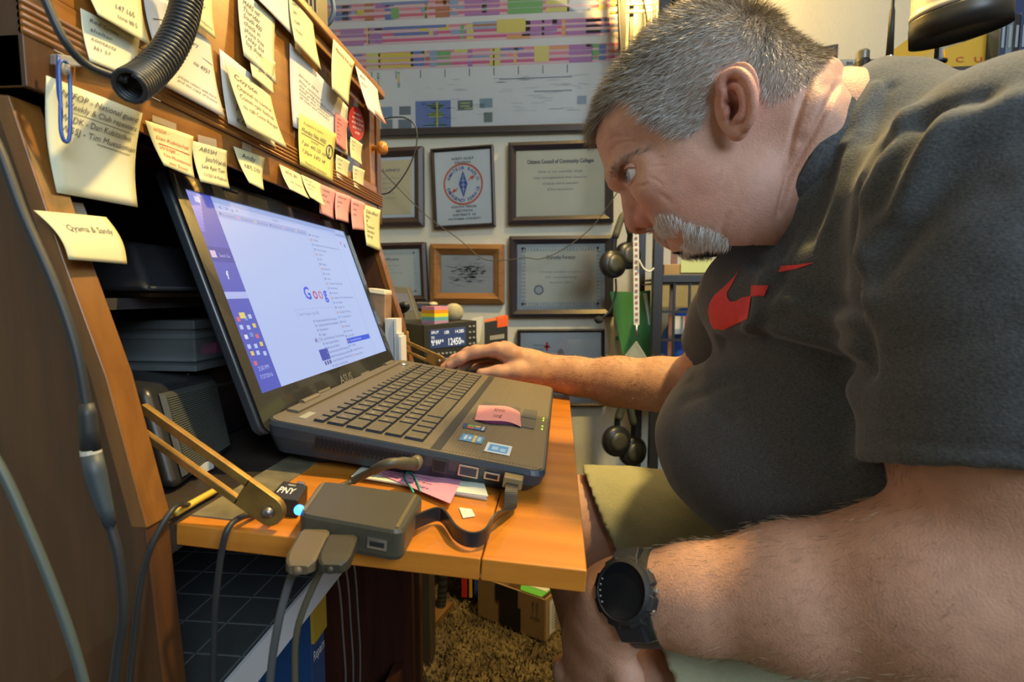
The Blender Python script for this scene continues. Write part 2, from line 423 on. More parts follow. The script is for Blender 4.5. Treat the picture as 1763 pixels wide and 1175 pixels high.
# lighter slanted lip on the front of each side panel
for y in (DY0-0.0205, DY1-0.0005):
    pr = [(-0.262, 0.735), (-0.283, 0.833), (-0.306, 0.906), (-0.334, ZB-0.004)]
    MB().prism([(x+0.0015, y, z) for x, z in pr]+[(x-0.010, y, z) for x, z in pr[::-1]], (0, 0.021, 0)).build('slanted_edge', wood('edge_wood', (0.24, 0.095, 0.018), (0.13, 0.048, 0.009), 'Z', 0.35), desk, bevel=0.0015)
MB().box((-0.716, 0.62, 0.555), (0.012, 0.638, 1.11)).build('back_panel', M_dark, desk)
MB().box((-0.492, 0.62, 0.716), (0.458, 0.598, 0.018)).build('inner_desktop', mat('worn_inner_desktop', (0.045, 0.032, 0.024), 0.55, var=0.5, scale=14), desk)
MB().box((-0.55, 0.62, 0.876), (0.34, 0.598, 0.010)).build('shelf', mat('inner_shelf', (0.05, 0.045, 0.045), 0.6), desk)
# hutch carcass
MB().box((-0.52, 0.62, ZB+0.006), (0.39, 0.638, 0.012)).build('hutch_bottom', M_woodz, desk)
MB().box((XH-0.0125, 0.62, ZB+0.0155), (0.025, 0.64, 0.031)).build('lower_rail', M_wood, desk, bevel=0.001)
m = MB()
for k in range(5):
    m.tube([(XH+0.0015, 0.300, ZB+0.033+k*0.0042), (XH+0.0015, 0.940, ZB+0.033+k*0.0042)], 0.0023, 8)
m.build('reeded_moulding', M_wood, desk, smooth=True)
MB().box((XH-0.009, 0.62, ZB+0.058), (0.018, 0.64, 0.012)).build('rail', M_wood, desk, bevel=0.001)
ZT = 1.243
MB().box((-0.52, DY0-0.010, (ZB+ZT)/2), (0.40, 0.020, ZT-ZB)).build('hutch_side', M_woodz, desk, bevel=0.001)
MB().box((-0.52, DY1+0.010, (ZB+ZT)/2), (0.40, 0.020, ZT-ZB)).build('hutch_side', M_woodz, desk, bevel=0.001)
# upper front: two frame-and-panel doors
zt0 = ZB+0.064
def door(y0, y1, knob):
    d = MB()
    w = 0.040
    d.box((XH-0.010, y0+w/2, (zt0+1.230)/2), (0.018, w, 1.230-zt0)).box((XH-0.010, y1-w/2, (zt0+1.230)/2), (0.018, w, 1.230-zt0))
    d.box((XH-0.010, (y0+y1)/2, zt0+w*0.3), (0.018, y1-y0-2*w, w*0.6)).box((XH-0.010, (y0+y1)/2, 1.230-w*0.3), (0.018, y1-y0-2*w, w*0.6))
    o = d.build('door', M_wood, desk, bevel=0.0012)
    MB().box((XH-0.014, (y0+y1)/2, (zt0+1.23)/2), (0.004, y1-y0-2*w+0.004, 1.23-zt0-w)).build('door_panel', mat('door_panel_wood', (0.17, 0.075, 0.018), 0.22, var=0.4, scale=18, stretch=(1, 1, 0.1), coat=0.5), o)
    if knob:
        MB().lathe([(0.004, 0), (0.004, 0.008), (0.010, 0.012), (0.0115, 0.018), (0.009, 0.024), (0.003, 0.026)], (XH, y1-0.020, 1.135), (1, 0, 0), 16).build('knob', M_leaf, o, smooth=True)
MB().box((XH-0.010, 0.4755, (zt0+1.233)/2), (0.018, 0.309, 1.233-zt0)).build('door', M_wood, desk, bevel=0.0012)
m = MB(); y0, y1 = 0.632, 0.918
m.box((XH-0.010, y1-0.012, (zt0+1.233)/2), (0.018, 0.024, 1.233-zt0)).box((XH-0.010, (y0+y1)/2-0.012, 1.224), (0.018, y1-y0-0.024, 0.018)).box((XH-0.010, y0+.005, (zt0+1.215)/2), (0.018, 0.010, 1.215-zt0))
o = m.build('door', M_wood, desk, bevel=0.0012)
MB().box((XH-0.0125, (y0+y1)/2-0.010, (zt0+1.22)/2), (0.003, y1-y0-0.03, 1.22-zt0)).build('door_panel', mat('door_panel_wood', (0.17, 0.075, 0.018), 0.22, var=0.4, scale=18, stretch=(1, 1, 0.1), coat=0.5), o)
MB().lathe([(0.004, 0), (0.004, 0.008), (0.010, 0.012), (0.0115, 0.018), (0.009, 0.024), (0.003, 0.026)], (XH, y1-0.014, 1.135), (1, 0, 0), 16).build('knob', M_leaf, o, smooth=True)
MB().box((-0.515, 0.62, ZT-0.005), (0.405, 0.66, 0.016)).build('hutch_top', M_wood, desk, bevel=0.005)
# drop leaf, drooping slightly
LO = V3(-0.263, 0.327, 0.726); LD = nrm((0.282, 0, -0.020)); LN = V3(-LD[2], 0, LD[0])
def LFP(s, y, h=0.0): return LO + LD*s + V3(0, y-LO[1], 0) + LN*h
def LF(px, py, h=0.0):
    r = ray(px, py); o = LO+LN*h; return CAM + r*(((o-CAM) @ LN)/(r @ LN))
def leafboard(s0, s1, y0, y1, th):
    a = [LFP(s0, y0), LFP(s1, y0), LFP(s1, y1), LFP(s0, y1)]; b = [p-LN*th for p in a]
    return MB().hexa(b, a)
leaf = leafboard(0.0, 0.2135, 0.327, 0.918, 0.0155).build('drop_leaf', M_leaf, desk, bevel=0.0012)
leafboard(0.2143, 0.2835, 0.327, 0.918, 0.0155).build('leaf_end_board', M_leaf, leaf, bevel=0.0012)
MB().hexa([LFP(.002, .34, .0001), LFP(.034, .34, .0001), LFP(.034, .90, .0001), LFP(.002, .90, .0001)], [LFP(.002, .34, .0012), LFP(.034, .34, .0012), LFP(.034, .90, .0012), LFP(.002, .90, .0012)]).build('hinge_strip', mat('hinge_strip_worn', (0.20, 0.17, 0.10), 0.6, var=0.5, scale=50), leaf)
# support arms
def arm(y, bolt, top, low, off):
    w = V3(0, 0.0025, 0); out = []
    def bar(a, b, h, nm='support_arm'):
        d = nrm(b-a); n = nrm(np.cross(d, V3(0, 1, 0))); mb = MB()
        mb.hexa([a-n*h-w, b-n*h-w, b+n*h-w, a+n*h-w], [a-n*h+w, b-n*h+w, b+n*h+w, a+n*h+w])
        return mb
    m1 = MB(); 
    d = nrm(bolt-top); n = nrm(np.cross(d, V3(0, 1, 0)))
    if n[2] < 0: n = -n
    # flat brass arm with a long slot: upper rail, lower rail, rounded end
    A, Bp = top, bolt
    L = np.linalg.norm(Bp-A)
    def strip(o0, o1, t0, t1):
        q = [A+d*t0+n*o0, A+d*t1+n*o0, A+d*t1+n*o1, A+d*t0+n*o1]
        m1.hexa([p-w for p in q], [p+w for p in q])
    strip(0.0045, 0.0105, 0, L-0.022); strip(-0.0105, -0.0055, 0.004, L-0.022)
    pl = [A+d*(L-0.024)+n*0.0105]
    for k in range(9):
        t = pi/2-pi*k/8; pl.append(Bp+d*0.0105*cos(t)+n*0.0105*sin(t))
    pl.append(A+d*(L-0.024)-n*0.0105)
    m1.prism([p-w for p in pl], 2*w)
    o = m1.build('support_arm', M_brass, desk, bevel=0.0006)
    MB().lathe([(0.0042, 0), (0.0042, 0.002), (0.003, 0.0042), (0.001, 0.0046)], Bp-w, (0, -1, 0), 14).build('bolt', M_bolt, o, smooth=True)
    MB().tube([Bp-w, Bp+V3(0, 0.013, 0)], 0.003, 8).build('pin', M_bolt, o)
yA = 0.332
arm(yA, PY(466, 879, yA), PY(236, 716, yA), None, 0)
yA = 0.905
arm(yA, PY(757, 628, yA)+V3(0, 0, 0.006), PY(684, 590, yA), None, 0)
# base: pull-out shelf, inner partitions
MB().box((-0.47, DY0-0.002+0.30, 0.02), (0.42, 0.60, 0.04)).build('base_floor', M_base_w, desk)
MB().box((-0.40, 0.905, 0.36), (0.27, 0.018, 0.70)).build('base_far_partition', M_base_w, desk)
sh = MB().hexa([(-0.70, 0.33, 0.560), (-0.252, 0.33, 0.560), (-0.252, 0.70, 0.560), (-0.70, 0.70, 0.560)],
               [(-0.70, 0.33, 0.590), (-0.252, 0.33, 0.590), (-0.252, 0.70, 0.590), (-0.70, 0.70, 0.590)])
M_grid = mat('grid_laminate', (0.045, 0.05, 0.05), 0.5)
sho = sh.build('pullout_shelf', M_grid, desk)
MB().box((-0.2505, 0.515, 0.575), (0.003, 0.37, 0.030)).build('white_edge_band', mat('white_edge', (0.55, 0.56, 0.57), 0.5), sho)
m = MB()
for k in range(12): m.box((-0.695+k*0.04, 0.515, 0.5903), (0.0012, 0.37, 0.0006))
for k in range(10): m.box((-0.476, 0.34+k*0.04, 0.5903), (0.448, 0.0012, 0.0006))
m.build('grid_lines', mat('grid_line', (0.11, 0.12, 0.12), 0.5), sho)
# ------------------------------------------------------------------ laptop
M_lap = mat('laptop_grey_brown', (0.15, 0.128, 0.092), 0.5, var=0.10, scale=260, metal=0.25)
M_lapdk = mat('laptop_dark', (0.025, 0.028, 0.032), 0.42)
M_bezel = mat('glossy_bezel', (0.022, 0.021, 0.018), 0.12, coat=0.4)
M_edge = mat('laptop_side', (0.035, 0.045, 0.058), 0.4)
M_key = mat('key_plastic', (0.115, 0.100, 0.070), 0.5, var=0.25, scale=160)
M_keyside = mat('key_well', (0.012, 0.016, 0.026), 0.5)
BO = V3(-0.263, 0.441, 0.7722); BU = nrm((0.0094, 0.9998, 0.0172)); BV = nrm((0.9866, -0.0065, -0.1632)); BW = nrm(np.cross(BV, BU)); BW = BW if BW[2] > 0 else -BW
LW, LDp = 0.378, 0.255
def B(u, v, w=0.0): return BO+BU*u+BV*v+BW*w
laptop = thing('laptop', 'open black laptop showing a search page on the desk leaf', 'laptop', (-0.14, 0.62, 0.712))
def rrect(u0, u1, v0, v1, r, n=5):
    out = []
    for cx, cy, a0 in ((u1-r, v1-r, 0), (u0+r, v1-r, 90), (u0+r, v0+r, 180), (u1-r, v0+r, 270)):
        for k in range(n+1):
            a = radians(a0+90*k/n); out.append((cx+r*cos(a), cy+r*sin(a)))
    return out
m = MB()
rings = []
for w_, ins in ((0.0, 0.0), (-0.004, -0.0015), (-0.014, 0.001), (-0.024, 0.010)):
    rings.append([B(u, v, w_ - (0.008*(1-v/LDp) if w_ < -0.02 else 0)) for u, v in rrect(ins, LW-ins, ins*0.5, LDp-ins, 0.012)])
nn = len(rings[0]); vs = [p for r in rings for p in r]
fs = [tuple(range(nn))]+[tuple(range(3*nn, 4*nn))[::-1]]+[(i*nn+k, i*nn+(k+1) % nn, (i+1)*nn+(k+1) % nn, (i+1)*nn+k) for i in range(3) for k in range(nn)]
m.add(vs, fs); base = m.build('base', M_edge, laptop, smooth=False)
m = MB(); pl = rrect(0.0012, LW-0.0012, 0.002, LDp-0.002, 0.011)
m.prism([B(u, v, 0) for u, v in pl], BW*0.0008); m.build('top_deck', M_lap, laptop)
# raised strip at the hinge, palm rest with fine ribs
MB().prism([B(u, v, 0.0006) for u, v in ((0.03, 0.004), (LW-0.03, 0.004), (LW-0.03, 0.016), (0.03, 0.016))], BW*0.003).build('hinge_strip', M_lap, laptop, bevel=0.0008)
m = MB()
for k in range(30):
    v = 0.163+k*0.003
    m.prism([B(u, q, 0.0006) for u, q in ((0.006, v), (LW-0.006, v), (LW-0.006, v+0.0015), (0.006, v+0.0015))], BW*0.0006)
m.build('ribbed_palm_rest', M_lap, laptop)
MB().prism([B(u, q, 0.0004) for u, q in ((0.004, 0.1525), (LW-0.004, 0.1525), (LW-0.004, 0.162), (0.004, 0.162))], BW*0.0006).build('deck_groove', M_lapdk, laptop)
# keyboard well and single keys
MB().prism([B(u, q, 0.0003) for u, q in ((0.012, 0.036), (LW-0.010, 0.036), (LW-0.010, 0.1515), (0.012, 0.1515))], BW*0.0006).build('keyboard_well', M_lap, laptop)
_keymesh = {}
def key(u0, u1, v0, v1):
    kw, kd = round(u1-u0, 4), round(v1-v0, 4)
    if (kw, kd) not in _keymesh:
        mb = MB(); h = 0.0026
        for a, b in ((0, 0.0009),):
            mb.hexa([(0, 0, 0), (kw, 0, 0), (kw, kd, 0), (0, kd, 0)], [(b, b, h), (kw-b, b, h), (kw-b, kd-b, h), (b, kd-b, h)])
        me = bpy.data.meshes.new('key'); me.from_pydata(mb.v, [], mb.f); me.materials.append(M_key); me.materials.append(M_keyside)
        for p in me.polygons: p.material_index = 0 if p.index == 1 else 1
        _keymesh[(kw, kd)] = me
    o = bpy.data.objects.new('key', _keymesh[(kw, kd)]); put(o, laptop)
    mw = Matrix(((BU[0], BV[0], BW[0], 0), (BU[1], BV[1], BW[1], 0), (BU[2], BV[2], BW[2], 0), (0, 0, 0, 1)))
    o.matrix_local = Matrix.Translation(Vector(B(u0, v0, 0.0008)-rootpos(laptop))) @ mw
    return o
U1 = 0.0185; g = 0.0027
rows = [  # (v0, v1, widths in key units, start)
    (0.0375, 0.0475, [0.82]*17+[0.78]*4),
    (0.0505, 0.0665, [1]*13+[2]+[1]*4),
    (0.0690, 0.0850, [1.5]+[1]*12+[1.5]+[1]*4),
    (0.0875, 0.1035, [1.75]+[1]*11+[2.25]+[1]*4),
    (0.1060, 0.1220, [2.25]+[1]*10+[1.75, 1, 1]+[1]*3),
    (0.1245, 0.1425, [1.25, 1, 1, 1.25, 5, 1.25, 1, 1, 1, 1, 1]+[1]*4)]
klab = ['', '`1234567890-=', ' QWERTYUIOP[]', ' ASDFGHJKL;', ' ZXCVBNM,./', '']
for rI, (v0, v1, ws) in enumerate(rows):
    tot = sum(ws); pitch = (LW-0.032)/tot; u = 0.016
    lm = MB()
    for k, w_ in enumerate(ws):
        key(u, u+w_*pitch-g, v0, v1)
        s = klab[rI][k] if k < len(klab[rI]) else ('.' if w_ < 1.2 else '-')
        if s.strip():
            uu, ww = u, w_*pitch-g
            text_on(lm, s, (lambda a, b: B(a, b, 0.00362)), uu+0.0035, v0+(v1-v0)*0.55, 0.0042)
        u += w_*pitch
    if lm.v: lm.build('key_lettering', mat('key_print', (0.45, 0.45, 0.38), 0.6), laptop)
# touchpad, buttons, leds, power button
MB().prism([B(u, q, 0.0007) for u, q in rrect(0.120, 0.205, 0.170, 0.218, 0.002, 2)], BW*0.0008).build('touchpad', mat('touchpad_grey', (0.075, 0.075, 0.065), 0.5), laptop)
for a, b in ((0.122, 0.160), (0.163, 0.203)):
    MB().prism([B(u, q, 0.0007) for u, q in rrect(a, b, 0.2215, 0.239, 0.0015, 2)], BW*0.0014).build('pad_button', mat('pad_button_grey', (0.11, 0.11, 0.10), 0.35, metal=0.3), laptop)
for u in (0.128, 0.140, 0.165, 0.175):
    MB().box(B(u, 0.2475, 0.0016), (0.0015, 0.0015, 0.001)).build('status_led', mat('led_green', (0.2, 0.5, 0.05), 0.5, emis=(0.45, 1.0, 0.05), estr=2.2), laptop)
MB().prism([B(u, q, 0.0007) for u, q in ((0.335, 0.020), (0.352, 0.020), (0.352, 0.027), (0.335, 0.027))], BW*0.0016).build('power_button', M_lap, laptop, bevel=0.0004)
MB().box(B(0.337, 0.0235, 0.0028), (0.003, 0.003, 0.0008)).build('power_led', mat('led_white', (0.9, 0.9, 0.9), 0.5, emis=(0.95, 0.97, 1), estr=5), laptop)
MB().prism([B(u, q, 0.0007) for u, q in ((0.018, 0.022), (0.040, 0.022), (0.040, 0.029), (0.018, 0.029))], BW*0.0006).build('spec_label', mat('spec_label', (0.28, 0.27, 0.22), 0.5), laptop)
# stickers on the palm rest
def decal(name, u0, u1, v0, v1, cols, parent=laptop):
    mb = MB(); 
    for (a, b, c, d, col) in cols:
        mb.col(col).add([B(u0+(u1-u0)*x, v0+(v1-v0)*y, 0.0016+0.00005*len(mb.f)) for x, y in ((a, c), (b, c), (b, d), (a, d))], [(0, 1, 2, 3)])
    return mb.build(name, mat('sticker', vcol=True, rough=0.3), parent)
decal('windows_sticker', 0.080, 0.097, 0.166, 0.190, [(0, 1, 0, 1, (0.02, 0.05, 0.16)), (.15, .5, .2, .5, (0.6, 0.12, 0.03)), (.55, .85, .2, .5, (0.2, 0.45, 0.06)), (.15, .5, .52, .75, (0.05, 0.2, 0.6)), (.55, .85, .52, .75, (0.7, 0.5, 0.05)), (.1, .9, .82, .94, (.4, .45, .5))])
decal('processor_sticker', 0.040, 0.062, 0.171, 0.193, [(0, 1, 0, 1, (0.10, 0.32, 0.58)), (.0, 1, .55, .68, (0.75, 0.55, 0.1)), (.2, .8, .15, .28, (.65, .75, .8)), (.3, .7, .34, .46, (.65, .75, .8)), (.25, .8, .75, .9, (.5, .65, .75))])
decal('energy_sticker', 0.022, 0.050, 0.198, 0.222, [(0, 1, 0, 1, (0.72, 0.78, 0.80)), (.14, .84, .12, .88, (0.10, 0.38, 0.72)), (.3, .65, .25, .5, (.45, .65, .85)), (.25, .55, .58, .8, (.45, .65, .85))])
# left side: vents, jack, ports
S = BU*-1
def sideface(v, w): return B(0, v, w)+S*0.0012
m = MB()
for k in range(22):
    v = 0.050+k*0.0040
    m.prism([sideface(v, -0.0065), sideface(v+0.0022, -0.0065), sideface(v+0.0022, -0.0165)+BU*0.001, sideface(v, -0.0165)+BU*0.001], S*0.0012)
m.build('vent_slots', mat('vent_black', (0.004, 0.004, 0.005), 0.8), laptop)
def port(v0, v1, w0, w1, m1, m2, nm):
    o = MB().prism([sideface(v0, w0), sideface(v1, w0), sideface(v1, w1), sideface(v0, w1)], S*0.0012).build(nm, m1, laptop, bevel=0.0004)
    MB().prism([sideface(v0+0.0018, w0-0.0015)+S*0.0012, sideface(v1-0.0018, w0-0.0015)+S*0.0012, sideface(v1-0.0018, w1+0.0015)+S*0.0012, sideface(v0+0.0018, w1+0.0015)+S*0.0012], S*0.0006).build('socket', m2, o)
M_metal = mat('port_metal', (0.5, 0.48, 0.43), 0.35, metal=0.8)
port(0.158, 0.171, -0.005, -0.017, M_lapdk, mat('port_black', (0.006, 0.006, 0.008), 0.6), 'ethernet_port')
port(0.181, 0.199, -0.006, -0.016, M_metal, mat('vga_blue', (0.03, 0.04, 0.06), 0.5), 'display_port')
port(0.204, 0.218, -0.008, -0.0145, M_metal, MATS['port_black'], 'video_port')
# lid
HO = V3(-0.258, 0.4315, 0.7635); HU = nrm((0.005, 1, 0.006)); HD = nrm((-0.324, -0.005, 0.946)); HN = nrm(np.cross(HU, HD)); HN = HN if HN[0] > 0 else -HN
def Lp(u, h, n=0.0): return HO+HU*u+HD*h+HN*n
m = MB()
pl = rrect(0.0, LW, -0.004, 0.247, 0.012, 5)
m.prism([Lp(u, h, -0.0125) for u, h in pl], HN*0.0098); lid = m.build('lid', mat('lid_back', (0.03, 0.035, 0.042), 0.25), laptop, bevel=0.003, seg=3)
# bezel ring
m = MB(); out_ = rrect(0.002, LW-0.002, -0.003, 0.245, 0.010, 5); inn = rrect(0.0165, LW-0.0165, 0.0325, 0.2265, 0.0006, 5)
N = len(out_)
z0 = [Lp(u, h, 0.0) for u, h in out_]; z1 = [Lp(u, h, 0.0) for u, h in inn]; z2 = [Lp(u, h, -0.002) for u, h in inn]; z3 = [Lp(u, h, -0.0012) for u, h in out_]
m.add(z3+z0+z1+z2, [(r*N+i, r*N+(i+1) % N, (r+1)*N+(i+1) % N, (r+1)*N+i) for r in range(3) for i in range(N)])
bez = m.build('bezel', M_bezel, lid)
for u in (0.075, 0.290):
    MB().prism([Lp(a, b, 0) for a, b in ((u, 0.2375), (u+0.024, 0.2375), (u+0.024, 0.2405), (u, 0.2405))], HN*0.0012).build('rubber_bumper', mat('rubber', (0.012, 0.012, 0.012), 0.8), lid)
for u in (0.112, 0.235):
    MB().prism([Lp(a, b, 0) for a, b in ((u, 0.012), (u+0.028, 0.012), (u+0.028, 0.0145), (u, 0.0145))], HN*0.0012).build('rubber_bumper', mat('bumper_tan', (0.16, 0.14, 0.09), 0.5), lid)
m = MB(); text_on(m, 'ASUS', lambda a, b: Lp(a, -b, 0.0004), 0.172, -0.0115, 0.0105, w=0.036, bold=0.02)
m.build('maker_lettering', mat('silver_letter', (0.30, 0.29, 0.24), 0.3, metal=0.6), lid)
# hinge knuckles
for u in (0.055, 0.300):
    MB().tube([B(u, 0.006, 0.003), B(u+0.034, 0.006, 0.003)], 0.0036, 12).build('hinge', M_lap, laptop, smooth=False)
# display with its page
SU0, SU1, SH0, SH1 = 0.0165, LW-0.0165, 0.0325, 0.2265
class Scr(MB):
    lv = 0
def sp(u, v, k=0): return Lp(SU0+(SU1-SU0)*u, SH1+(SH0-SH1)*v, -0.0018+0.00003*k)
scr = MB(); lay = [0]
def sq(u0, u1, v0, v1, c, k=1): scr.col(c).add([sp(u0, v0, k), sp(u1, v0, k), sp(u1, v1, k), sp(u0, v1, k)], [(0, 1, 2, 3)])
def st(s, u, v, h, c, k=6, w=None, bold=0.0):
    scr.col(c); text_on(scr, s, lambda a, b: sp(a, b, k), u, v, h, w=w, bold=bold, aspect=194/344)
PG = (0.46, 0.57, 0.92); SB = (0.085, 0.11, 0.55); DK = (0.06, 0.08, 0.30); GR = (0.20, 0.24, 0.48)
sq(0, 1, 0, 1, PG, 0)
sq(0, 0.105, 0, 1, SB, 1)
for a in range(10):     # pale sheen of the desktop wallpaper in the sidebar
    sq(0, 0.060-0.004*a, 0.0+a*0.02, 0.02+a*0.02, (0.36-0.02*a, 0.36-0.02*a, 0.80), 2)
sq(0.105, 1, 0, 0.030, (0.36, 0.46, 0.80), 2); sq(0.105, 0.62, 0.030, 0.068, (0.50, 0.58, 0.92), 2); sq(0.105, 0.62, 0.068, 0.105, (0.36, 0.45, 0.82), 2)
for k, u in enumerate((0.125, 0.155, 0.18, 0.205)): st('<>o^'[k], u, 0.060, 0.022, DK)
for k in range(6): st('Bookmark', 0.13+k*0.085, 0.094, 0.014, GR, w=0.06); sq(0.118+k*0.085, 0.125+k*0.085, 0.078, 0.092, [(0.1, 0.15, 0.5), (0.8, 0.3, 0.6), (0.7, 0.6, 0.2)][k % 3], 4)
st('Search', 0.40, 0.055, 0.016, GR)
# sidebar icons
sq(0.03, 0.05, 0.022, 0.05, (0.75, 0.78, 0.98), 5)
sq(0.0, 0.105, 0.27, 0.345, (0.05, 0.07, 0.42), 3); st('Search Go', 0.045, 0.32, 0.018, (0.45, 0.5, 0.9), w=0.045); sq(0.012, 0.034, 0.29, 0.325, (0.7, 0.55, 0.8), 5)
st('f', 0.045, 0.43, 0.04, (0.75, 0.8, 1.0), bold=0.03)
sq(0, 0.105, 0.495, 0.53, (0.42, 0.50, 0.90), 3)
random.seed(3)
for k in range(16):
    u = 0.02+0.028*(k % 3)+random.uniform(-.004, .004); v = 0.62+0.045*(k//3)+random.uniform(-.008, .008)
    sq(u, u+0.014, v, v+0.022, random.choice([(0.75, 0.8, 0.95), (0.8, 0.6, 0.15), (0.7, 0.15, 0.2), (0.5, 0.6, 0.95), (0.15, 0.3, 0.7)]), 5)
sq(0.035, 0.06, 0.60, 0.63, (0.8, 0.65, 0.2), 6)
st('2:50 PM', 0.03, 0.895, 0.022, (0.5, 0.55, 0.9), w=0.05); st('7/27/2016', 0.025, 0.935, 0.02, (0.5, 0.55, 0.9), w=0.06)
# big word mark, cut off by the menu
for ch, u, c in (('G', 0.432, (0.03, 0.10, 0.75)), ('o', 0.492, (0.50, 0.10, 0.28)), ('o', 0.534, (0.50, 0.22, 0.40)), ('g', 0.577, (0.03, 0.10, 0.72))):
    st(ch, u, 0.545, 0.080 if ch == 'G' else 0.080, c, 5, bold=0.022)
sq(0.335, 0.625, 0.605, 0.607, (0.3, 0.38, 0.7), 4); sq(0.335, 0.337, 0.605, 0.665, (0.3, 0.38, 0.7), 4)
st('Search Google or type URL', 0.348, 0.645, 0.020, GR, w=0.14)
lines = ['My Health Home Patient Portal Online Healthcare', 'My Health Home Patient Portal Online Healthcare', 'My Health Home', 'Login', 'Citizens Medical Center 115th Heart Hospital Inc', 'Patient Support Notification', 'Patient Account Notification', 'South Texas San Antonio 350 Social Detail Center', 'Patient Portal Login Registration and Information', 'Citizens Medical Center 115th Heart Hospital Inc', 'Sign On - Citizens Connect']
wds = [0.17, 0.17, 0.065, 0.03, 0.185, 0.11, 0.10, 0.185, 0.18, 0.185, 0.11]
for k, s_ in enumerate(lines):
    v = 0.695+k*0.0295; st(s_, 0.445+0.002*k, v, 0.016, DK, w=wds[k])
    sq(0.428+0.002*k, 0.435+0.002*k, v-0.016, v, (0.2, 0.25, 0.5), 4)
sq(0.385, 0.44, 0.79, 0.82, (0.42, 0.48, 0.8), 4); sq(0.393, 0.402, 0.795, 0.815, (0.1, 0.12, 0.4), 5)
sq(0.39, 0.455, 0.865, 0.935, (0.06, 0.08, 0.45), 4)
for k in range(3): sq(0.40+0.018*k, 0.412+0.018*k, 0.94, 0.965, (0.1, 0.12, 0.35), 5)
# right hand bookmark menu
sq(0.628, 0.985, 0.055, 1, (0.47, 0.58, 0.92), 7); sq(0.626, 0.628, 0.055, 1, (0.3, 0.36, 0.7), 8); sq(0.868, 0.870, 0.0, 1, (0.3, 0.36, 0.7), 8)
mn = ['Get Toolbar', 'Weather', 'Bookmarks bar and all your favorites', 'News and paper', 'Amazon', 'QRZ', 'Paypal', 'Fileserver', 'Netflix', 'Yahoo', 'Customer Notification', 'My Webmail', 'Southwest', 'Logistics 2016 Hamfest Victoria', 'Echo Nodes', 'Google Calc', 'Google Info Manual', 'Commission Board', 'Email', 'Voicemail', 'Radio show', 'Log in QST', 'Community Blogroller', 'Traffic', 'Google Ham Calls', 'Victoria Club']
for k, s_ in enumerate(mn):
    v = 0.10+k*0.0345
    if k == 22: sq(0.632, 0.866, v-0.024, v+0.012, (0.03, 0.10, 0.75), 8)
    st(s_, 0.655, v, 0.014, (0.6, 0.7, 1.0) if k == 22 else DK, 9, w=0.006*len(s_))
    sq(0.636, 0.645, v-0.014, v+0.002, [(0.15, 0.2, 0.5), (0.6, 0.25, 0.2), (0.1, 0.3, 0.7)][k % 3], 9)
for k in range(28): st('-', 0.89, 0.10+k*0.032, 0.012, GR, 9)
sq(0.90, 0.985, 0.0, 0.035, (0.45, 0.55, 0.88), 9); sq(0.89, 1, 0.035, 0.05, (0.3, 0.38, 0.7), 9)
st('P', 0.91, 0.125, 0.028, (0.4, 0.1, 0.4), 9, bold=0.04); st('&', 0.945, 0.135, 0.03, (0.15, 0.15, 0.35), 9, bold=0.04)
scr.build('screen', vemit('screen_glow', 1.0), lid)
# ------------------------------------------------------------------ things on the leaf
M_blk = mat('black_plastic', (0.022, 0.022, 0.020), 0.45, var=.1, scale=200)
M_hub = mat('hub_plastic', (0.060, 0.054, 0.036), 0.42, var=.12, scale=500)
M_cab = mat('dark_cable', (0.020, 0.023, 0.026), 0.5)
M_cabg = mat('grey_cable', (0.07, 0.075, 0.078), 0.5)
M_steel = mat('steel', (0.55, 0.53, 0.5), 0.3, metal=0.9)
# usb hub
HT = .0215
c = [LF(*p, HT) for p in ((552, 828), (730, 852), (694, 917), (512, 884))]
h0 = LF(620, 900); h0 = V3(h0[0], h0[1], h0[2])
hub = thing('usb_hub', 'black usb hub with glowing blue light on the leaf', 'usb hub', h0)
def roundquad(Q, r, n=5):
    out = []
    for i in range(4):
        p = Q[i]; a = nrm(Q[i-1]-p); b = nrm(Q[(i+1) % 4]-p)
        for k in range(n+1):
            t = k/n; q0 = p+a*r; q1 = p+b*r; out.append((1-t)**2*q0+2*t*(1-t)*p+t*t*q1)
    return out
top = roundquad(c, .009)
m = MB(); n_ = len(top); cen = sum(top)/n_
rg = [[p+(cen-p)*.03 for p in top], [p-LN*.0022 for p in top], [p-LN*(HT-.004) for p in top], [p+(cen-p)*.03-LN*(HT-.0012) for p in top]]
m.add([p for r in rg for p in r], [tuple(range(n_)), tuple(range(3*n_, 4*n_))[::-1]]+[(i*n_+k, i*n_+(k+1) % n_, (i+1)*n_+(k+1) % n_, (i+1)*n_+k) for i in range(3) for k in range(n_)])
hb = m.build('hub_body', M_hub, hub)
def lerp3(a, b, t): return a*(1-t)+b*t
for t in (.045, .93):
    a, b = lerp3(c[0], c[1], t), lerp3(c[3], c[2], t); e = nrm(c[1]-c[0])*.0012
    MB().hexa([a+(b-a)*.05-e, a+(b-a)*.05+e, a+(b-a)*.93+e, a+(b-a)*.93-e], [p+LN*.0006 for p in (a+(b-a)*.05-e, a+(b-a)*.05+e, a+(b-a)*.93+e, a+(b-a)*.93-e)]).build('trim_line', mat('hub_trim', (0.20, 0.16, 0.08), .35, metal=.4), hub)
MB().ball(lerp3(c[3], c[0], .12)+nrm(c[0]-c[1])*.001-LN*.001, .0034).build('blue_light', mat('led_blue', (.05, .2, .9), .3, emis=(.03, .22, 1.0), estr=7), hub, smooth=True)
nf = nrm(c[3]-c[0])           # towards the viewer
ex = nrm(c[2]-c[3])
def hubport(t, w, h, m_, nm, dep=.0012):
    p = lerp3(c[3], c[2], t)-LN*.0105+nf*.0002
    return MB().hexa([p-ex*w-LN*h, p+ex*w-LN*h, p+ex*w+LN*h, p-ex*w+LN*h], [q+nf*dep for q in (p-ex*w-LN*h, p+ex*w-LN*h, p+ex*w+LN*h, p-ex*w+LN*h)]).build(nm, m_, hub)
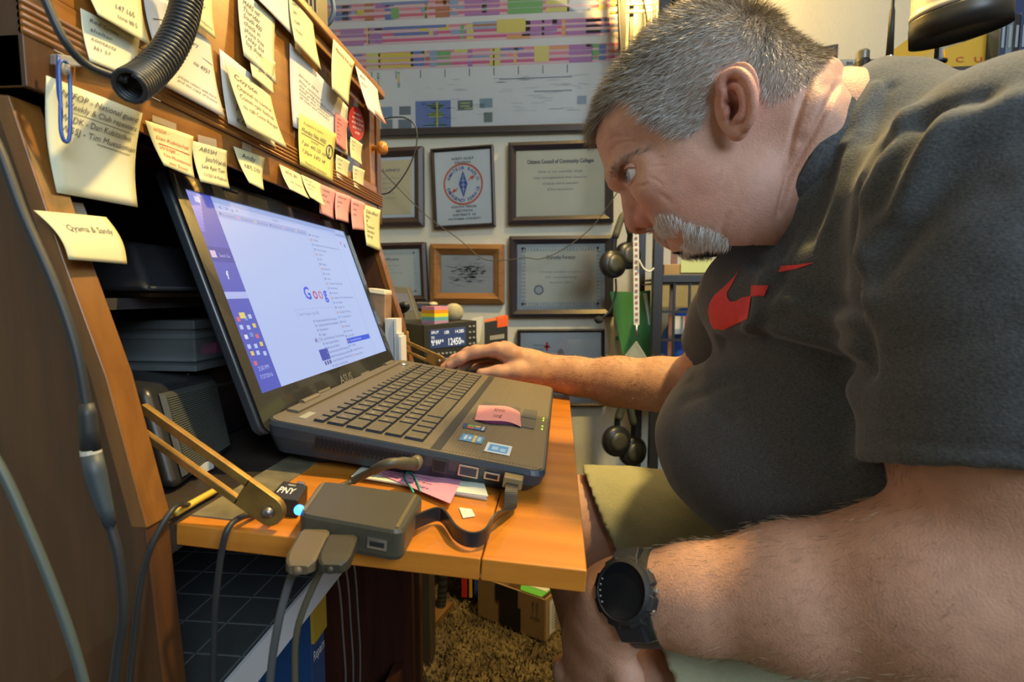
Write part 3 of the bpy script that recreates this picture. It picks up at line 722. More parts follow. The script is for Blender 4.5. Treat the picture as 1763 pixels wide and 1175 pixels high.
hubport(.77, .0068, .0034, M_steel, 'usb_socket'); hubport(.77, .0050, .0016, M_blk, 'usb_slot', .0016)
# two usb plugs and their leads
def plug(name, label, p0, p1, cable, m_body, rc, mc, grp):
    o = thing(name, label, 'cable', p0, grp)
    d = nrm(p1-p0); sd = nrm(np.cross(d, LN)); up = nrm(np.cross(sd, d)); L = np.linalg.norm(p1-p0)
    w, h = .0095, .0050
    m = MB(); rings = []
    for t, f in ((0, .9), (.08, 1), (.72, 1), (.9, .85), (1, .55)):
        q = p0+d*L*t; rings.append([q+sd*w*f*a+up*h*f*b for a, b in ((-1, -.7), (-.8, -1), (.8, -1), (1, -.7), (1, .7), (.8, 1), (-.8, 1), (-1, .7))])
    m.add([p for r in rings for p in r], [tuple(range(8))[::-1], tuple(range(32, 40))]+[(i*8+k, i*8+(k+1) % 8, (i+1)*8+(k+1) % 8, (i+1)*8+k) for i in range(4) for k in range(8)])
    m.build('plug_body', m_body, o)
    MB().hexa([p0-d*.004-sd*.006-up*.0022, p0+d*.002-sd*.006-up*.0022, p0+d*.002+sd*.006-up*.0022, p0-d*.004+sd*.006-up*.0022], [p0-d*.004-sd*.006+up*.0022, p0+d*.002-sd*.006+up*.0022, p0+d*.002+sd*.006+up*.0022, p0-d*.004+sd*.006+up*.0022]).build('metal_tip', M_steel, o)
    pts = spline([p1]+cable, 10)
    MB().tube([p1-d*.002]+pts[:4], [.0034, .0030, .0027, .0025, rc*1.05], 10).build('strain_relief', m_body, o, smooth=True)
    MB().tube(pts, rc, 10).build('cord', mc, o, smooth=True)
    return o
pa = lerp3(c[3], c[2], .20)-LN*.011+nf*.004; pb = lerp3(c[3], c[2], .46)-LN*.011+nf*.004
plug('usb_cable', 'grey usb cable with tan plug, left one in the hub', pa, pa+nf*.036-LN*.003, [PY(499, 1000, .292), PY(478, 1080, .288), PY(465, 1175, .29), PY(462, 1300, .29)], mat('plug_tan', (.105, .08, .048), .5), .0025, M_cabg, 'cables plugged into the hub')
plug('usb_cable', 'dark usb cable with black plug, right one in the hub', pb, pb+nf*.030-LN*.002, [PY(552, 985, .303), PY(513, 1080, .30), PY(508, 1175, .30), PY(512, 1300, .30)], mat('plug_dark', (.035, .031, .022), .5), .0021, mat('olive_cable', (.08, .07, .04), .5), 'cables plugged into the hub')
# flat ribbon lead from hub to laptop
fl = thing('flat_usb_lead', 'flat black usb lead looping from the hub to the laptop', 'cable', LF(830, 930))
pU = B(0, .2300, -.009)+S*.003
path = spline([lerp3(c[1], c[2], .45)-LN*.010-ex*.002, LF(757, 886, .008), LF(785, 918, .008), LF(812, 930, .008), LF(836, 922, .009), LF(850, 895, .011), pU+S*.036-V3(0, 0, .011), pU+S*.020-V3(0, 0, .003), pU+S*.010], 9)
m = MB(); wv = .0052; fs = []; vs = []; pn_ = None
for i, p in enumerate(path):
    t = i/(len(path)-1); q_ = min(1, max(0, (t-.50)/.40)); q_ = q_*q_*(3-2*q_)
    tt_ = nrm(path[min(i+1, len(path)-1)]-path[max(i-1, 0)]); ac = LN*(1-q_)+BV*q_; ac = nrm(ac-tt_*(ac@tt_)); nn2 = np.cross(tt_, ac); vs += [p-ac*wv-nn2*.0009, p+ac*wv-nn2*.0009, p+ac*wv+nn2*.0009, p-ac*wv+nn2*.0009]
for i in range(len(path)-1): fs += [(4*i+k, 4*i+(k+1) % 4, 4*i+4+(k+1) % 4, 4*i+4+k) for k in range(4)]
m.add(vs, fs); m.build('ribbon', mat('ribbon_black', (.018, .018, .020), .35), fl)
m = MB(); e1, e2, e3 = BV*.0085, BW*.0048, S*.012
m.hexa([pU-e1-e2, pU+e1-e2, pU+e1+e2, pU-e1+e2], [pU-e1*.95-e2+e3, pU+e1*.95-e2+e3, pU+e1*.95+e2+e3, pU-e1*.95+e2+e3]); m.build('plug_body', mat('plug_gold', (.20, .155, .07), .45), fl, bevel=.001)
# memory-card adapter left of the hub
q = [LF(*p, .014) for p in ((488, 828), (530, 836), (513, 862), (462, 856))]
sd_ = thing('card_adapter', 'small black card adapter with white lettering behind the hub', 'adapter', LF(495, 850))
MB().hexa([p-LN*.0135 for p in q], q).build('adapter_body', M_blk, sd_, bevel=.001)
def qf(u, v): return lerp3(lerp3(q[0], q[1], u), lerp3(q[3], q[2], u), v)+LN*.0004
m = MB(); text_on(m, 'PNY', qf, .12, .72, .35, w=.6, bold=.02); text_on(m, 'micro', qf, .3, .25, .14, w=.3); m.build('lettering', mat('white_ink', (.7, .7, .66), .5), sd_)
MB().hexa([qf(.55, -.12), qf(.85, -.12), qf(.85, 0.02), qf(.55, .02)], [p-LN*.004 for p in (qf(.55, -.12), qf(.85, -.12), qf(.85, 0.02), qf(.55, .02))]).build('metal_tip', M_steel, sd_)
# laptop power lead
pp = B(0, .144, -.010)+S*.001; pw = thing('power_lead', 'black angled power plug in the side of the laptop', 'cable', pp)
pk = [pp+S*.002, pp+S*.014]; el = pk[1]
MB().tube([pp-S*.0, pp+S*.010], [.0055, .0062], 14).build('plug_body', mat('plug_olive', (.13, .105, .05), .45), pw, smooth=True)
pts = spline([el-S*.004, PY(672, 798, .408)+0, PY(640, 812, .412), PY(608, 828, .420), LF(585, 838, .006), LF(560, 845, .004)], 6)
MB().tube(pts, [.0054]*4+[.0044]*8+[.0034]*7+[.0023]*(len(pts)-19), 12).build('boot', mat('boot_dark', (.06, .052, .03), .5), pw, smooth=True)
# puck stand under the laptop
pk = thing('cooling_puck', 'round black rubber puck propping up the back of the laptop', 'laptop stand', LF(560, 790))
pc_ = LF(556, 788); MB().lathe([(.036, 0), (.038, .003), (.038, .010), (.034, .013), (.034, .016), (.030, .018)], pc_+V3(.0, .02, .0), (0, 0, 1), 28).build('puck_base', mat('rubber_black', (.012, .013, .016), .6), pk, smooth=False)
MB().lathe([(.026, .018), (.026, .020), (.020, .0215)], pc_+V3(0, .02, 0), (0, 0, 1), 24).build('puck_top', MATS['rubber_black'], pk)
# note stack with clip
ns = thing('note_stack', 'stack of pink and pale note papers under the laptop edge', 'notes', LF(720, 840))
def leafsheet(name, pts_px, h0, h1, m_):
    Q = [LF(*p, h0) for p in pts_px]; return MB().hexa(Q, [p+LN*(h1-h0) for p in Q]).build(name, m_, ns)
leafsheet('paper_pad', [(612, 812), (640, 785), (822, 812), (836, 862), (745, 876)], 0.0002, .004, mat('paper_pale', (.62, .64, .50), .8)) if False else None
M_pale = mat('paper_pale', (.66, .68, .53), .8, var=.06, scale=30); M_pinkp = mat('paper_pink', (.62, .26, .36), .8, var=.1, scale=30)
for k in range(5):
    j = random.uniform(-3, 3)
    leafsheet('note_sheet', [(606+j, 822), (634+j, 795), (826+j, 818), (838+j, 862-k*1.5)][:4], .0004+k*.0009, .0011+k*.0009, M_pale if k % 2 == 0 else mat('paper_white', (.70, .70, .66), .8))
leafsheet('pink_note', [(640, 812), (648, 796), (800, 815), (775, 868)], .0052, .0056, M_pinkp)
def nsf(u, v):
    Q = [LF(*p, .0058) for p in [(640, 812), (648, 796), (800, 815), (775, 868)]]
    return lerp3(lerp3(Q[1], Q[2], u), lerp3(Q[0], Q[3], u), v)
m = MB(); 
for k, s_ in enumerate(('check the club roster', 'call about repeater', 'net at seven', 'bring the logs')): text_on(m, s_, nsf, .12, .30+.18*k, .07, w=.6, shear=.3)
m.build('handwriting', mat('ink_purple', (.16, .05, .16), .7), ns)
pc2 = [LF(*p, .0068) for p in ((712, 848), (698, 824), (699, 815), (706, 814), (714, 822), (724, 846))]
MB().tube(spline(pc2, 5), .0008, 8).build('paper_clip', mat('clip_green', (.03, .36, .24), .4), ns, smooth=True)
tg = [LF(*p, .0006) for p in ((790, 875), (812, 878), (818, 890), (797, 893))]
tag(MB().hexa(tg, [p+LN*.0005 for p in tg]).build('paper_tag', mat('paper_cream', (.66, .62, .48), .8)), 'tiny cream paper tag lying on the leaf beside the note stack', 'paper')
# pink folded note on the touchpad
def pn(u, v):
    Q = [PZ(0, 0, 1)]*0
    a, b, c_, d = (824, 699), (895, 712), (897, 737), (817, 724)
    px = (a[0]*(1-u)+b[0]*u)*(1-v)+(d[0]*(1-u)+c_[0]*u)*v; py = (a[1]*(1-u)+b[1]*u)*(1-v)+(d[1]*(1-u)+c_[1]*u)*v
    o_ = BO+BW*.0018; r = ray(px, py+3*sin(u*6)*.6); P = CAM+r*(((o_-CAM)@BW)/(r@BW)); return P+BW*(.0045*sin(pi*min(1, max(0, u)))**.8*(1-.25*v)+.0006)
pnk = thing('pink_sticky_note', 'small pink folded note lying on the touchpad', 'sticky note', B(.15, .2, .002))
MB().sheet(pn, 16, 5, th=-BW*.0004).build('paper', mat('sticky_pink_light', (.66, .27, .26), .75), pnk)
MB().sheet(lambda u, v: pn(u, .98)-BW*(.0004+.0036*v*sin(pi*u)), 16, 2, th=BV*.0003).build('folded_side', mat('sticky_magenta', (.16, .02, .07), .8), pnk)
m = MB(); text_on(m, 'Xmit', lambda u, v: pn(u, v)+BW*.0004, .36, .42, .22, w=.28, shear=.25); text_on(m, 'log', lambda u, v: pn(u, v)+BW*.0004, .36, .78, .22, w=.22, shear=.25); m.build('handwriting', mat('ink_brown', (.30, .10, .08), .8), pnk)
# mouse under the hand
ms = V3(-.135, .878, LFP(.128, .878)[2])
mo_ = thing('computer_mouse', 'black computer mouse under his right hand', 'mouse', ms)
F_m = Field(ms+(-.075, -.045, -.002), ms+(.075, .045, .05), .0025)
F_m.ell(ms+(0, 0, .010), (.056, .031, .026), k=.01); F_m.ell(ms+(.012, 0, .014), (.038, .028, .024), k=.01); F_m.half(V3(0, 0, 1), ms+V3(0, 0, .003), .002)
mv, mf = F_m.mesh(); nmesh('mouse_shell', mv, mf, mat('mouse_black', (.02, .02, .018), .3, coat=.3), mo_)
MB().lathe([(.008, -.003), (.009, 0), (.008, .003)], ms+V3(-.036, 0, .031), (0, 1, 0), 16).build('scroll_wheel', mat('wheel_rubber', (.05, .05, .05), .7), mo_, smooth=True)

# ------------------------------------------------------------------ cables down the left side
def cable(name, label, pts, r, m_, group=None, n=8):
    return tag(MB().tube(spline(pts, n), r, 12).build(name, m_, smooth=True), label, 'cable', group)
Yc = .275
ck = thing('extension_lead', 'dark cable with inline connector running down the desk side', 'cable', PY(170, 800, Yc))
MB().tube(spline([PY(*p, Yc) for p in ((-40, 180), (0, 262), (40, 370), (95, 495), (130, 600), (150, 705))], 8), .0029, 12).build('upper_cord', M_cab, ck, smooth=True)
MB().tube([PY(*p, Yc-.002) for p in ((149, 695), (151, 715), (153, 740), (157, 776))], [.0036, .0045, .0048, .0050], 14).build('connector_plug', M_cab, ck, smooth=True)
MB().tube([PY(*p, Yc-.002) for p in ((156, 774), (157, 783))], [.0052, .0052], 14).build('connector_ring', mat('ring_pale', (.55, .52, .42), .4), ck)
MB().tube([PY(*p, Yc-.002) for p in ((157, 782), (164, 815), (172, 845), (181, 875), (190, 905))], [.0053, .0056, .0050, .0041, .0032], 14).build('connector_socket', mat('socket_blue_grey', (.035, .05, .06), .5), ck, smooth=True)
MB().tube(spline([PY(*p, Yc) for p in ((188, 900), (204, 960), (212, 1050), (203, 1120), (196, 1180), (185, 1300))], 8), .0028, 12).build('lower_cord', M_cab, ck, smooth=True)
cable('loose_cable', 'grey-green cable hanging at the lower left of the desk side', [PY(*p, .255) for p in ((-60, 720), (0, 805), (55, 925), (105, 1050), (140, 1160), (160, 1260))], .0027, mat('cable_greygreen', (.055, .075, .072), .5))
cable('loose_cable', 'thin black cable hanging over the leaf corner', [LF(385, 838, .002), LF(330, 868, .003), PY(303, 872, .315), PY(268, 925, .300), PY(243, 1000, .296), PY(230, 1100, .295), PY(222, 1180, .295), PY(215, 1300, .295)], .0018, M_cab)
cable('loose_cable', 'black cable drooping over the near edge of the leaf', [LF(468, 868, .003), LF(440, 884, .004), PY(412, 893, .330), PY(392, 912, .318), PY(380, 960, .316), PY(371, 1040, .316), PY(368, 1125, .318), PY(366, 1300, .32)], .0021, M_cab)
cable('pencil', 'yellow pencil lying along the leaf hinge', [LF(302, 884, .004), LF(340, 862, .004), LF(376, 842, .004)], .0026, mat('pencil_yellow', (.62, .42, .05), .4))
# coiled microphone cord
cc = thing('coiled_cord', 'black coiled microphone cord hanging before the notes', 'cable', PX(260, 100, -.285))
def at_d(px, py, t): return PX(px, py, t)
cl = spline([PX(330, -60, -.288), PX(322, 0, -.288), PX(309, 50, -.286), PX(285, 95, -.284), PX(252, 130, -.280), PX(222, 150, -.272)], 30)
m_pts = []; turns = 36; Nn = turns*14; R_c = .0092
Tn = [nrm(cl[min(i+1, len(cl)-1)]-cl[max(i-1, 0)]) for i in range(len(cl))]
for i in range(Nn+1):
    t = i/Nn*(len(cl)-1); k = min(int(t), len(cl)-2); f = t-k; p = cl[k]*(1-f)+cl[k+1]*f; T_ = nrm(Tn[k]*(1-f)+Tn[k+1]*f)
    n1 = nrm(np.cross(T_, V3(.3, 1, .2))); n2 = np.cross(T_, n1); a = 2*pi*turns*i/Nn; m_pts.append(p+R_c*(cos(a)*n1+sin(a)*n2))
MB().tube(m_pts, .0019, 6).build('coil', mat('cord_black', (.022, .026, .030), .42), cc, smooth=True)
MB().tube(spline([PX(60, -40, -.30), PX(78, 0, -.297), PX(110, 68, -.292), PX(150, 112, -.288), PX(205, 134, -.280), PX(220, 138, -.276)], 8), .0026, 10).build('straight_end', MATS['cord_black'], cc, smooth=True)
# ------------------------------------------------------------------ notes taped to the hutch
PAPER = {'y': (0.651, 0.616, 0.352), 'y2': (0.634, 0.616, 0.317), 'w': (0.651, 0.634, 0.581), 'p': (.74, .30, .30), 'g': (.66, .66, .47), 'r': (.74, .22, .20), 'b': (0.704, 0.651, 0.194)}
INK = {'k': (.10, .10, .11), 'r': (.55, .09, .04), 'b': (.08, .10, .22)}
M_tape = mat('clear_tape', (.55, .48, .36), .25, alpha=.45)
def note(label, quad, col, off=(.002, .008), lines=(), ink='k', bulge=.002, X=None, extra=None, tape=None, name='sticky_note', lay=0, group='notes stuck on the hutch'):
    X = XH if X is None else X; base = .0012*lay
    o0, o1 = off if hasattr(off, '__len__') else (off, off)
    A = PX(*quad[0], X+o0+base); Bq = PX(*quad[1], X+o0+base); C = PX(*quad[2], X+o1+base); D = PX(*quad[3], X+o1+base)
    def fn(u, v, e=0.0):
        p = lerp3(lerp3(A, Bq, u), lerp3(D, C, u), v); 
        return p+V3(bulge*sin(pi*v)*-1+.0015*sin(2.2*u+v*2)+e, 0, 0)
    o = thing(name, label, 'note', (A+Bq+C+D)/4, group)
    MB().sheet(fn, 8, 10, th=V3(-.00035, 0, 0)).build('paper', mat('note_'+col, PAPER[col], .8, var=.05, scale=25), o, smooth=True)
    if lines:
        m = MB(); n = len(lines)
        for k, ln_ in enumerate(lines):
            if isinstance(ln_, tuple): s_, u0, v0, w, h = ln_
            else: s_, u0, v0, w, h = ln_, .10, .18+.70*k/max(n, 4), min(.82, .055*len(ln_)), .075
            if s_ == '_':
                m.add([fn(u0, v0, .0006), fn(u0+w, v0+.01, .0006), fn(u0+w, v0+.01+h, .0006), fn(u0, v0+h, .0006)], [(0, 1, 2, 3)])
            else: text_on(m, s_, lambda u, v: fn(u, v, .0006), u0, v0, h, w=w, shear=.25)
        m.build('handwriting', mat('ink_'+ink, INK[ink], .8), o)
    if tape:
        T_ = [PX(*q, X+.0022+base) for q in tape]
        MB().hexa(T_, [p+V3(.0003, 0, 0) for p in T_]).build('tape', M_tape, o)
    if extra: extra(o, fn)
    return o
note('large pale note under the blue paper clip at far left', [(80, 130), (243, 195), (240, 357), (95, 332)], 'g', (.003, .006), [('NSFOP - National guard', .12, .12, .84, .055), ('Weekly & Club repeaters', .16, .21, .80, .055), ('_', .2, .235, .74, .005), ('W5DK - Dan Kubitschek', .12, .33, .80, .06), ('W5SJ - Tim Muesseman', .12, .43, .86, .06), ('_', .5, .455, .42, .006)], bulge=.004)
note('slanted cream note taped to the near desk side edge', [(58, 362), (180, 374), (222, 455), (115, 447)], 'y', (.012, .030), [('Qyama & Sandy', .18, .38, .72, .13)], bulge=-.004, X=-.325, tape=[(70, 342), (142, 350), (152, 376), (78, 368)])
note('cream note written in red ink below the reeded moulding', [(250, 207), (331, 235), (338, 307), (280, 285)], 'y', (.002, .010), ['W5DK -', ('Dan Kubitschek', .10, .36, .80, .08), ('_', .12, .45, .8, .018), ('W5SJK -', .10, .58, .5, .08), ('Tim Muesseman', .12, .74, .8, .08), ('see Scott', .2, .90, .6, .08)], 'r', tape=[(262, 198), (303, 213), (303, 224), (262, 209)])
note('cream note with four lines of black writing above the screen', [(330, 242), (390, 260), (398, 325), (343, 313)], 'y', (.002, .008), [('AB5SH', .15, .20, .5, .10), ('Jim/Wanda', .30, .42, .66, .12), ('Link Rptr Tom', .15, .62, .75, .10), ('11/22/14 Mullinax', .15, .82, .8, .08)], tape=[(340, 232), (372, 240), (373, 254), (341, 246)])
note('small blue-grey shaded note with tape right of four-line note', [(402, 252), (454, 272), (457, 328), (427, 315)], 'y', (.002, .012), [('Andy', .15, .25, .5, .14), ('KB7L 2153', .15, .52, .7, .11)], tape=[(417, 244), (433, 251), (433, 263), (417, 256)])
note('cream note curling away just left of the smaller curled note', [(481, 283), (517, 302), (535, 343), (497, 326)], 'y', (.002, .016), [('WXL 3H', .15, .28, .55, .14), ('net control', .25, .6, .6, .10)])
note('small curled cream note beside the pink notes', [(519, 301), (551, 317), (563, 357), (533, 340)], 'y', (.002, .014), ['N5 net', 'call list', 'roster'])
note('pink note left of three in the row under the hutch', [(552, 317), (579, 330), (577, 378), (549, 367)], 'p', (.002, .006), ['repeater', 'offset', 'tone 103.5'])
note('pink note middle of three in the row under the hutch', [(579, 330), (604, 340), (602, 384), (577, 378)], 'p', (.003, .008), ['linked net', 'Sunday', 'eve'], lay=1)
note('pink note right of three in the row under the hutch', [(605, 341), (628, 351), (629, 397), (606, 395)], 'p', (.002, .005), ['antenna', 'tuner', 'check'])
note('yellow note at the far end of the row under the hutch', [(626, 352), (654, 362), (657, 433), (630, 423)], 'y2', (.002, .006), ['Club officers', 'Pres', 'VP', 'Treasurer', 'Secretary', 'Net mgr'])
note('cream note at top edge of picture left of the coiled cord', [(138, -60), (238, -25), (263, 79), (166, 26)], 'y', (.004, .012), [('147.165', .4, .62, .4, .10), ('tone 88.5', .4, .80, .4, .09)])
note('shaded cream note below the topmost left note', [(139, 14), (238, 68), (246, 140), (152, 106)], 'g', (.003, .008), ['Red Cross', 'shelter', 'contacts', '361 57'])
note('white slip partly hidden behind the coiled cord', [(246, -20), (300, 10), (292, 60), (263, 79)], 'w', .003, [('_', .2, .5, .7, .02)])
note('yellow note right of the top of the coiled cord', [(330, -45), (366, -25), (374, 67), (329, 36)], 'y2', (.003, .010), [('files', .3, .55, .3, .07), ('frequency', .3, .88, .6, .07)])
note('large white sheet below the coiled cord', [(320, 40), (360, 72), (390, 203), (280, 148)], 'w', (.003, .010), [('_', .05, .30, .9, .008), ('Mary', .2, .22, .3, .06), ('no 4957', .4, .48, .45, .06), ('please return with form', .15, .78, .75, .035), ('and the copy of licence', .15, .84, .75, .035)])
note('long cream note densely written, upper middle of the hutch', [(409, -22), (472, 33), (478, 146), (418, 96)], 'g', (.003, .008), ['MARS net', 'Thursday', 'South 400', 'check in', 'phone tree', 'relay list', 'log sheet'], lay=0)
note('short cream note overlapping the long densely written one', [(431, 78), (473, 108), (474, 163), (433, 132)], 'y', (.004, .010), [('of', .1, .35, .15, .12), ('gasoline', .3, .6, .6, .14)], lay=1)
note('white sheet cropped by the top edge near hutch centre', [(440, -40), (500, -40), (507, 62), (443, 0)], 'w', (.004, .008), [])
note('tall yellow note right of the cropped white sheet', [(497, -12), (535, 12), (555, 121), (506, 72)], 'y', (.004, .010), ['Larry', '361', 'call', 'tower'], lay=1)
note('white sheet behind the wide cream note', [(378, 84), (445, 140), (478, 255), (391, 212)], 'w', (.002, .006), [('JW', .2, .72, .2, .08), ('KG5', .15, .92, .3, .08)])
note('wide cream note curling out with several handwritten lines', [(386, 103), (464, 166), (497, 256), (424, 220)], 'y', (.005, .020), [('Coyote', .1, .2, .5, .09), ('Channel to control', .1, .36, .8, .08), ('Comm rptr backup', .1, .5, .8, .08), ('to call Conn Ranger', .1, .66, .85, .08)], lay=2)
note('white typed letter on the recessed door panel', [(499, 74), (598, 185), (601, 269), (503, 218)], 'w', .002, [('January 2016', .12, .28, .3, .028), ('Dear operators', .12, .36, .35, .028), ('the spring hamfest will be', .12, .42, .6, .028), ('held at the community', .12, .47, .55, .028), ('center with tables for', .12, .52, .5, .028), ('all clubs and members', .12, .57, .5, .028)])
def bang(o, fn):
    m = MB(); P = [(.84+.10*cos(a), .42+.13*sin(a)) for a in np.linspace(0, 2*pi, 25)]
    m.tube([fn(u, v, .0008) for u, v in P], .0006, 6, caps=False); text_on(m, '!', lambda u, v: fn(u, v, .0006), .80, .50, .16, w=.06, bold=.02); m.build('exclamation_mark', mat('ink_k', INK['k'], .8), o)
note('bright yellow reminder note with circled exclamation mark', [(515, 194), (578, 231), (575, 314), (515, 284)], 'b', .004, [('A reminder to check in', .10, .16, .5, .04), ('Monday Nite ARES', .06, .32, .66, .08), ('_', .06, .35, .62, .01), ('(voice)', .30, .43, .2, .05), ('7 pm  443.125  net  link', .06, .56, .86, .07), ('7:30pm  3.873  HF', .06, .72, .68, .07), ('Thanks for checking in', .12, .92, .66, .05)], extra=bang, lay=2)
note('small coral note on the typed letter', [(578, 193), (598, 209), (598, 262), (578, 248)], 'r', .003, ['tower', 'site key', 'gate', 'code', 'ask Bob', 'first'], lay=1)
def disc(cx, cy, rx, ry):
    c0 = PX(cx, cy, XH+.003); ey = PX(cx+rx, cy+rx*.45, XH+.003)-c0; ez = PX(cx, cy-ry, XH+.003)-c0
    o = thing('round_sticker', 'round dark red sticker on the recessed door panel', 'sticker', c0)
    MB().prism([c0+ey*cos(a)+ez*sin(a) for a in np.linspace(0, 2*pi, 40)[:-1]], (.0005, 0, 0)).build('disc', mat('sticker_red', (.42, .025, .022), .4, var=.2, scale=60), o)
    m = MB()
    rs = random.Random(6)
    for k, w in enumerate((.8, 1.2, 1.3, 1.1, .5)):
        u = -w/2; v = -.62+.28*k
        while u < w/2-.1:
            l = rs.uniform(.12, .3); e_ = lambda a, b: c0+ey*a-ez*b+V3(.0008, 0, 0); m.add([e_(u, v), e_(u+l, v), e_(u+l, v+.12), e_(u, v+.12)], [(0, 1, 2, 3)]); u += l+.08
    m.build('lettering', mat('sticker_print', (.62, .34, .30), .5), o)
disc(614, 213, 13, 29)
note('pale yellow note below the round red sticker', [(604, 235), (623, 249), (625, 285), (603, 272)], 'y', .003, ['sched', 'Tues', 'Thur'])
note('small cream note left of two at the bottom of the door panel', [(579, 266), (601, 279), (602, 318), (579, 306)], 'y', .003, ['WX 147', 'relay', 'nodes'])
note('small cream note right of two at the bottom of the door panel', [(608, 285), (627, 294), (629, 331), (609, 323)], 'y', .003, ['echo', 'link', 'sys', 'op'])
note('yellow note hanging from the hutch top edge', [(574, 67), (609, 107), (602, 181), (570, 153)], 'y', (.010, .016), ['Meeting first Sat'], lay=2)
note('white note with coral tail sticking out past the hutch corner', [(612, 113), (649, 155), (664, 214), (632, 188)], 'w', (.010, .022), ['Bill', 'dues'], lay=2)
note('coral slip behind the white corner note', [(637, 158), (650, 165), (667, 215), (646, 196)], 'r', (.009, .024), [], lay=0)
# clear hook with blue paper clip
hk = thing('paper_clip', 'blue paper clip hanging on a clear hook at upper left', 'paper clip', PX(112, 170, XH+.012))
def clip(pts): return MB().tube(spline([PX(x, y, XH+.014) for x, y in pts], 5), .0010, 8)
clip([(100, 95), (100, 150), (104, 178), (106, 180)]).build('clip_wire', mat('clip_blue', (.05, .12, .42), .35), hk, smooth=True)
MB().tube(spline([PX(x, y, XH+.0155) for x, y in ((104, 180), (105, 225), (112, 244), (120, 232), (121, 160), (118, 118), (110, 105), (102, 112), (103, 150), (105, 200))], 5), .0011, 8).build('clip_loop', MATS['clip_blue'], hk, smooth=True)
wh = thing('wall_hook', 'clear plastic adhesive hook at upper left of the hutch', 'hook', PX(105, 105, XH+.002))
q = [PX(x, y, XH+.001) for x, y in ((84, 93), (132, 100), (130, 116), (84, 112))]; MB().hexa(q, [p+V3(.006, 0, 0) for p in q]).build('hook_base', mat('clear_plastic', (.55, .52, .45), .15, alpha=.55), wh, bevel=.001)
MB().tube(spline([PX(108, 108, XH+.006), PX(110, 122, XH+.012), PX(114, 124, XH+.018), PX(116, 112, XH+.019)], 4), .0016, 8).build('hook_arm', MATS['clear_plastic'], wh, smooth=True)
# ------------------------------------------------------------------ inside the desk, behind the laptop
sp_ = thing('desk_speaker', 'black box loudspeaker with grille inside the desk', 'speaker', V3(-.36, .47, .726))
fA, fB, fC, fD = PX(252, 668, -.335), PX(372, 643, -.365), PX(402, 795, -.325), PX(305, 858, -.300)
fD = V3(fD[0], fD[1], .728) ; fC = V3(fC[0], fC[1], .728)
bk = V3(-.10, .0, .01)
MB().hexa([fD, fC, fB, fA], [p+bk for p in (fD, fC, fB, fA)]).build('cabinet', mat('speaker_black', (.02, .02, .022), .35), sp_, bevel=.008, seg=3)
def sf(u, v, e=0): return lerp3(lerp3(fA, fB, u), lerp3(fD, fC, u), v)+V3(.0015+e, -.0005, 0)
MB().hexa([sf(.10, .90), sf(.90, .90), sf(.90, .08), sf(.10, .08)], [sf(.12, .88, .004), sf(.88, .88, .004), sf(.88, .10, .004), sf(.12, .10, .004)]).build('grille', mat('grille_cloth', (.045, .047, .04), .7), sp_)
m = MB()
for k in range(34): v = .12+k*.0225; m.hexa([sf(.13, v+.008, .004), sf(.87, v+.008, .004), sf(.87, v, .004), sf(.13, v, .004)], [sf(.13, v+.008, .005), sf(.87, v+.008, .005), sf(.87, v, .005), sf(.13, v, .005)])
m.build('grille_ribs', mat('grille_rib', (.075, .078, .062), .6), sp_)['kind'] = 'stuff'
m = MB(); m.box(sf(.40, .94, .002), (.002, .022, .008)); m.build('label', mat('label_white', (.55, .55, .5), .5), sp_)
# plastic box on the shelf
cx_ = V3(-.455, .64, .868)
bx = thing('storage_box', 'clear lidded plastic box holding coloured clips on the inner shelf', 'storage box', V3(-.47, .58, .80))
x0, x1, y0, y1 = -.50, -.37, .50, .70
zb = PX(250, 640, -.37)[2]; zt = PX(250, 548, -.37)[2]
MB().box((-.435, .60, zb+.002), (.13, .20, .004)).box((-.435, .60, zt-.010), (.136, .206, .010)).box((-.435, .60, zt-.022), (.132, .202, .006)).build('lid_and_base', mat('frosted_rim', (.12, .13, .13), .3, alpha=.9), bx, bevel=.002)
m = MB()
for a, b in (((x0, y0), (x1, y0)), ((x1, y0), (x1, y1)), ((x1, y1), (x0, y1))):
    d = nrm(V3(b[0]-a[0], b[1]-a[1], 0)); n = V3(-d[1], d[0], 0)*.0015
    A_, B_ = V3(a[0], a[1], zb), V3(b[0], b[1], zb); U_ = V3(0, 0, zt-zb-.012)
    m.hexa([A_-n, B_-n, B_+n, A_+n], [p+U_ for p in (A_-n, B_-n, B_+n, A_+n)])
m.build('clear_wall', mat('clear_wall_plastic', (.35, .37, .36), .12, alpha=.18), bx)
MB().box((-.41, .63, zb+.017), (.05, .12, .026)).build('card_pack', mat('pack_grey', (.30, .30, .24), .7), bx)
MB().box((-.385, .565, zb+.010), (.02, .05, .014)).build('magenta_clip', mat('magenta', (.50, .03, .22), .5), bx, bevel=.003)
MB().box((-.41, .60, zb+.036), (.03, .04, .010)).build('green_pad', mat('lime_pad', (.22, .30, .06), .6), bx)
MB().box((-.42, .545, zb+.036), (.03, .03, .012)).build('red_pad', mat('red_pad', (.30, .05, .03), .6), bx)
MB().box((-.435, .60, zb-.004), (.16, .24, .006)).build('tray', mat('tray_grey', (.10, .11, .11), .4), bx, bevel=.001)
db_ = thing('black_case', 'plain black case under the clear storage box', 'case', V3(-.45, .60, .7255))
MB().box((-.445, .60, (.7255+zb-.008)/2), (.15, .22, zb-.008-.7255)).build('case_body', mat('case_black', (.014, .014, .016), .4), db_, bevel=.004)
MB().box((-.3695, .60, zb-.03), (.003, .20, .003)).build('lid_seam', mat('seam_grey', (.05, .05, .055), .4), db_)
wg = thing('black_pouch', 'black folded pouch lying on top of papers in the desk', 'pouch', V3(-.45, .58, .87))
za = .8865
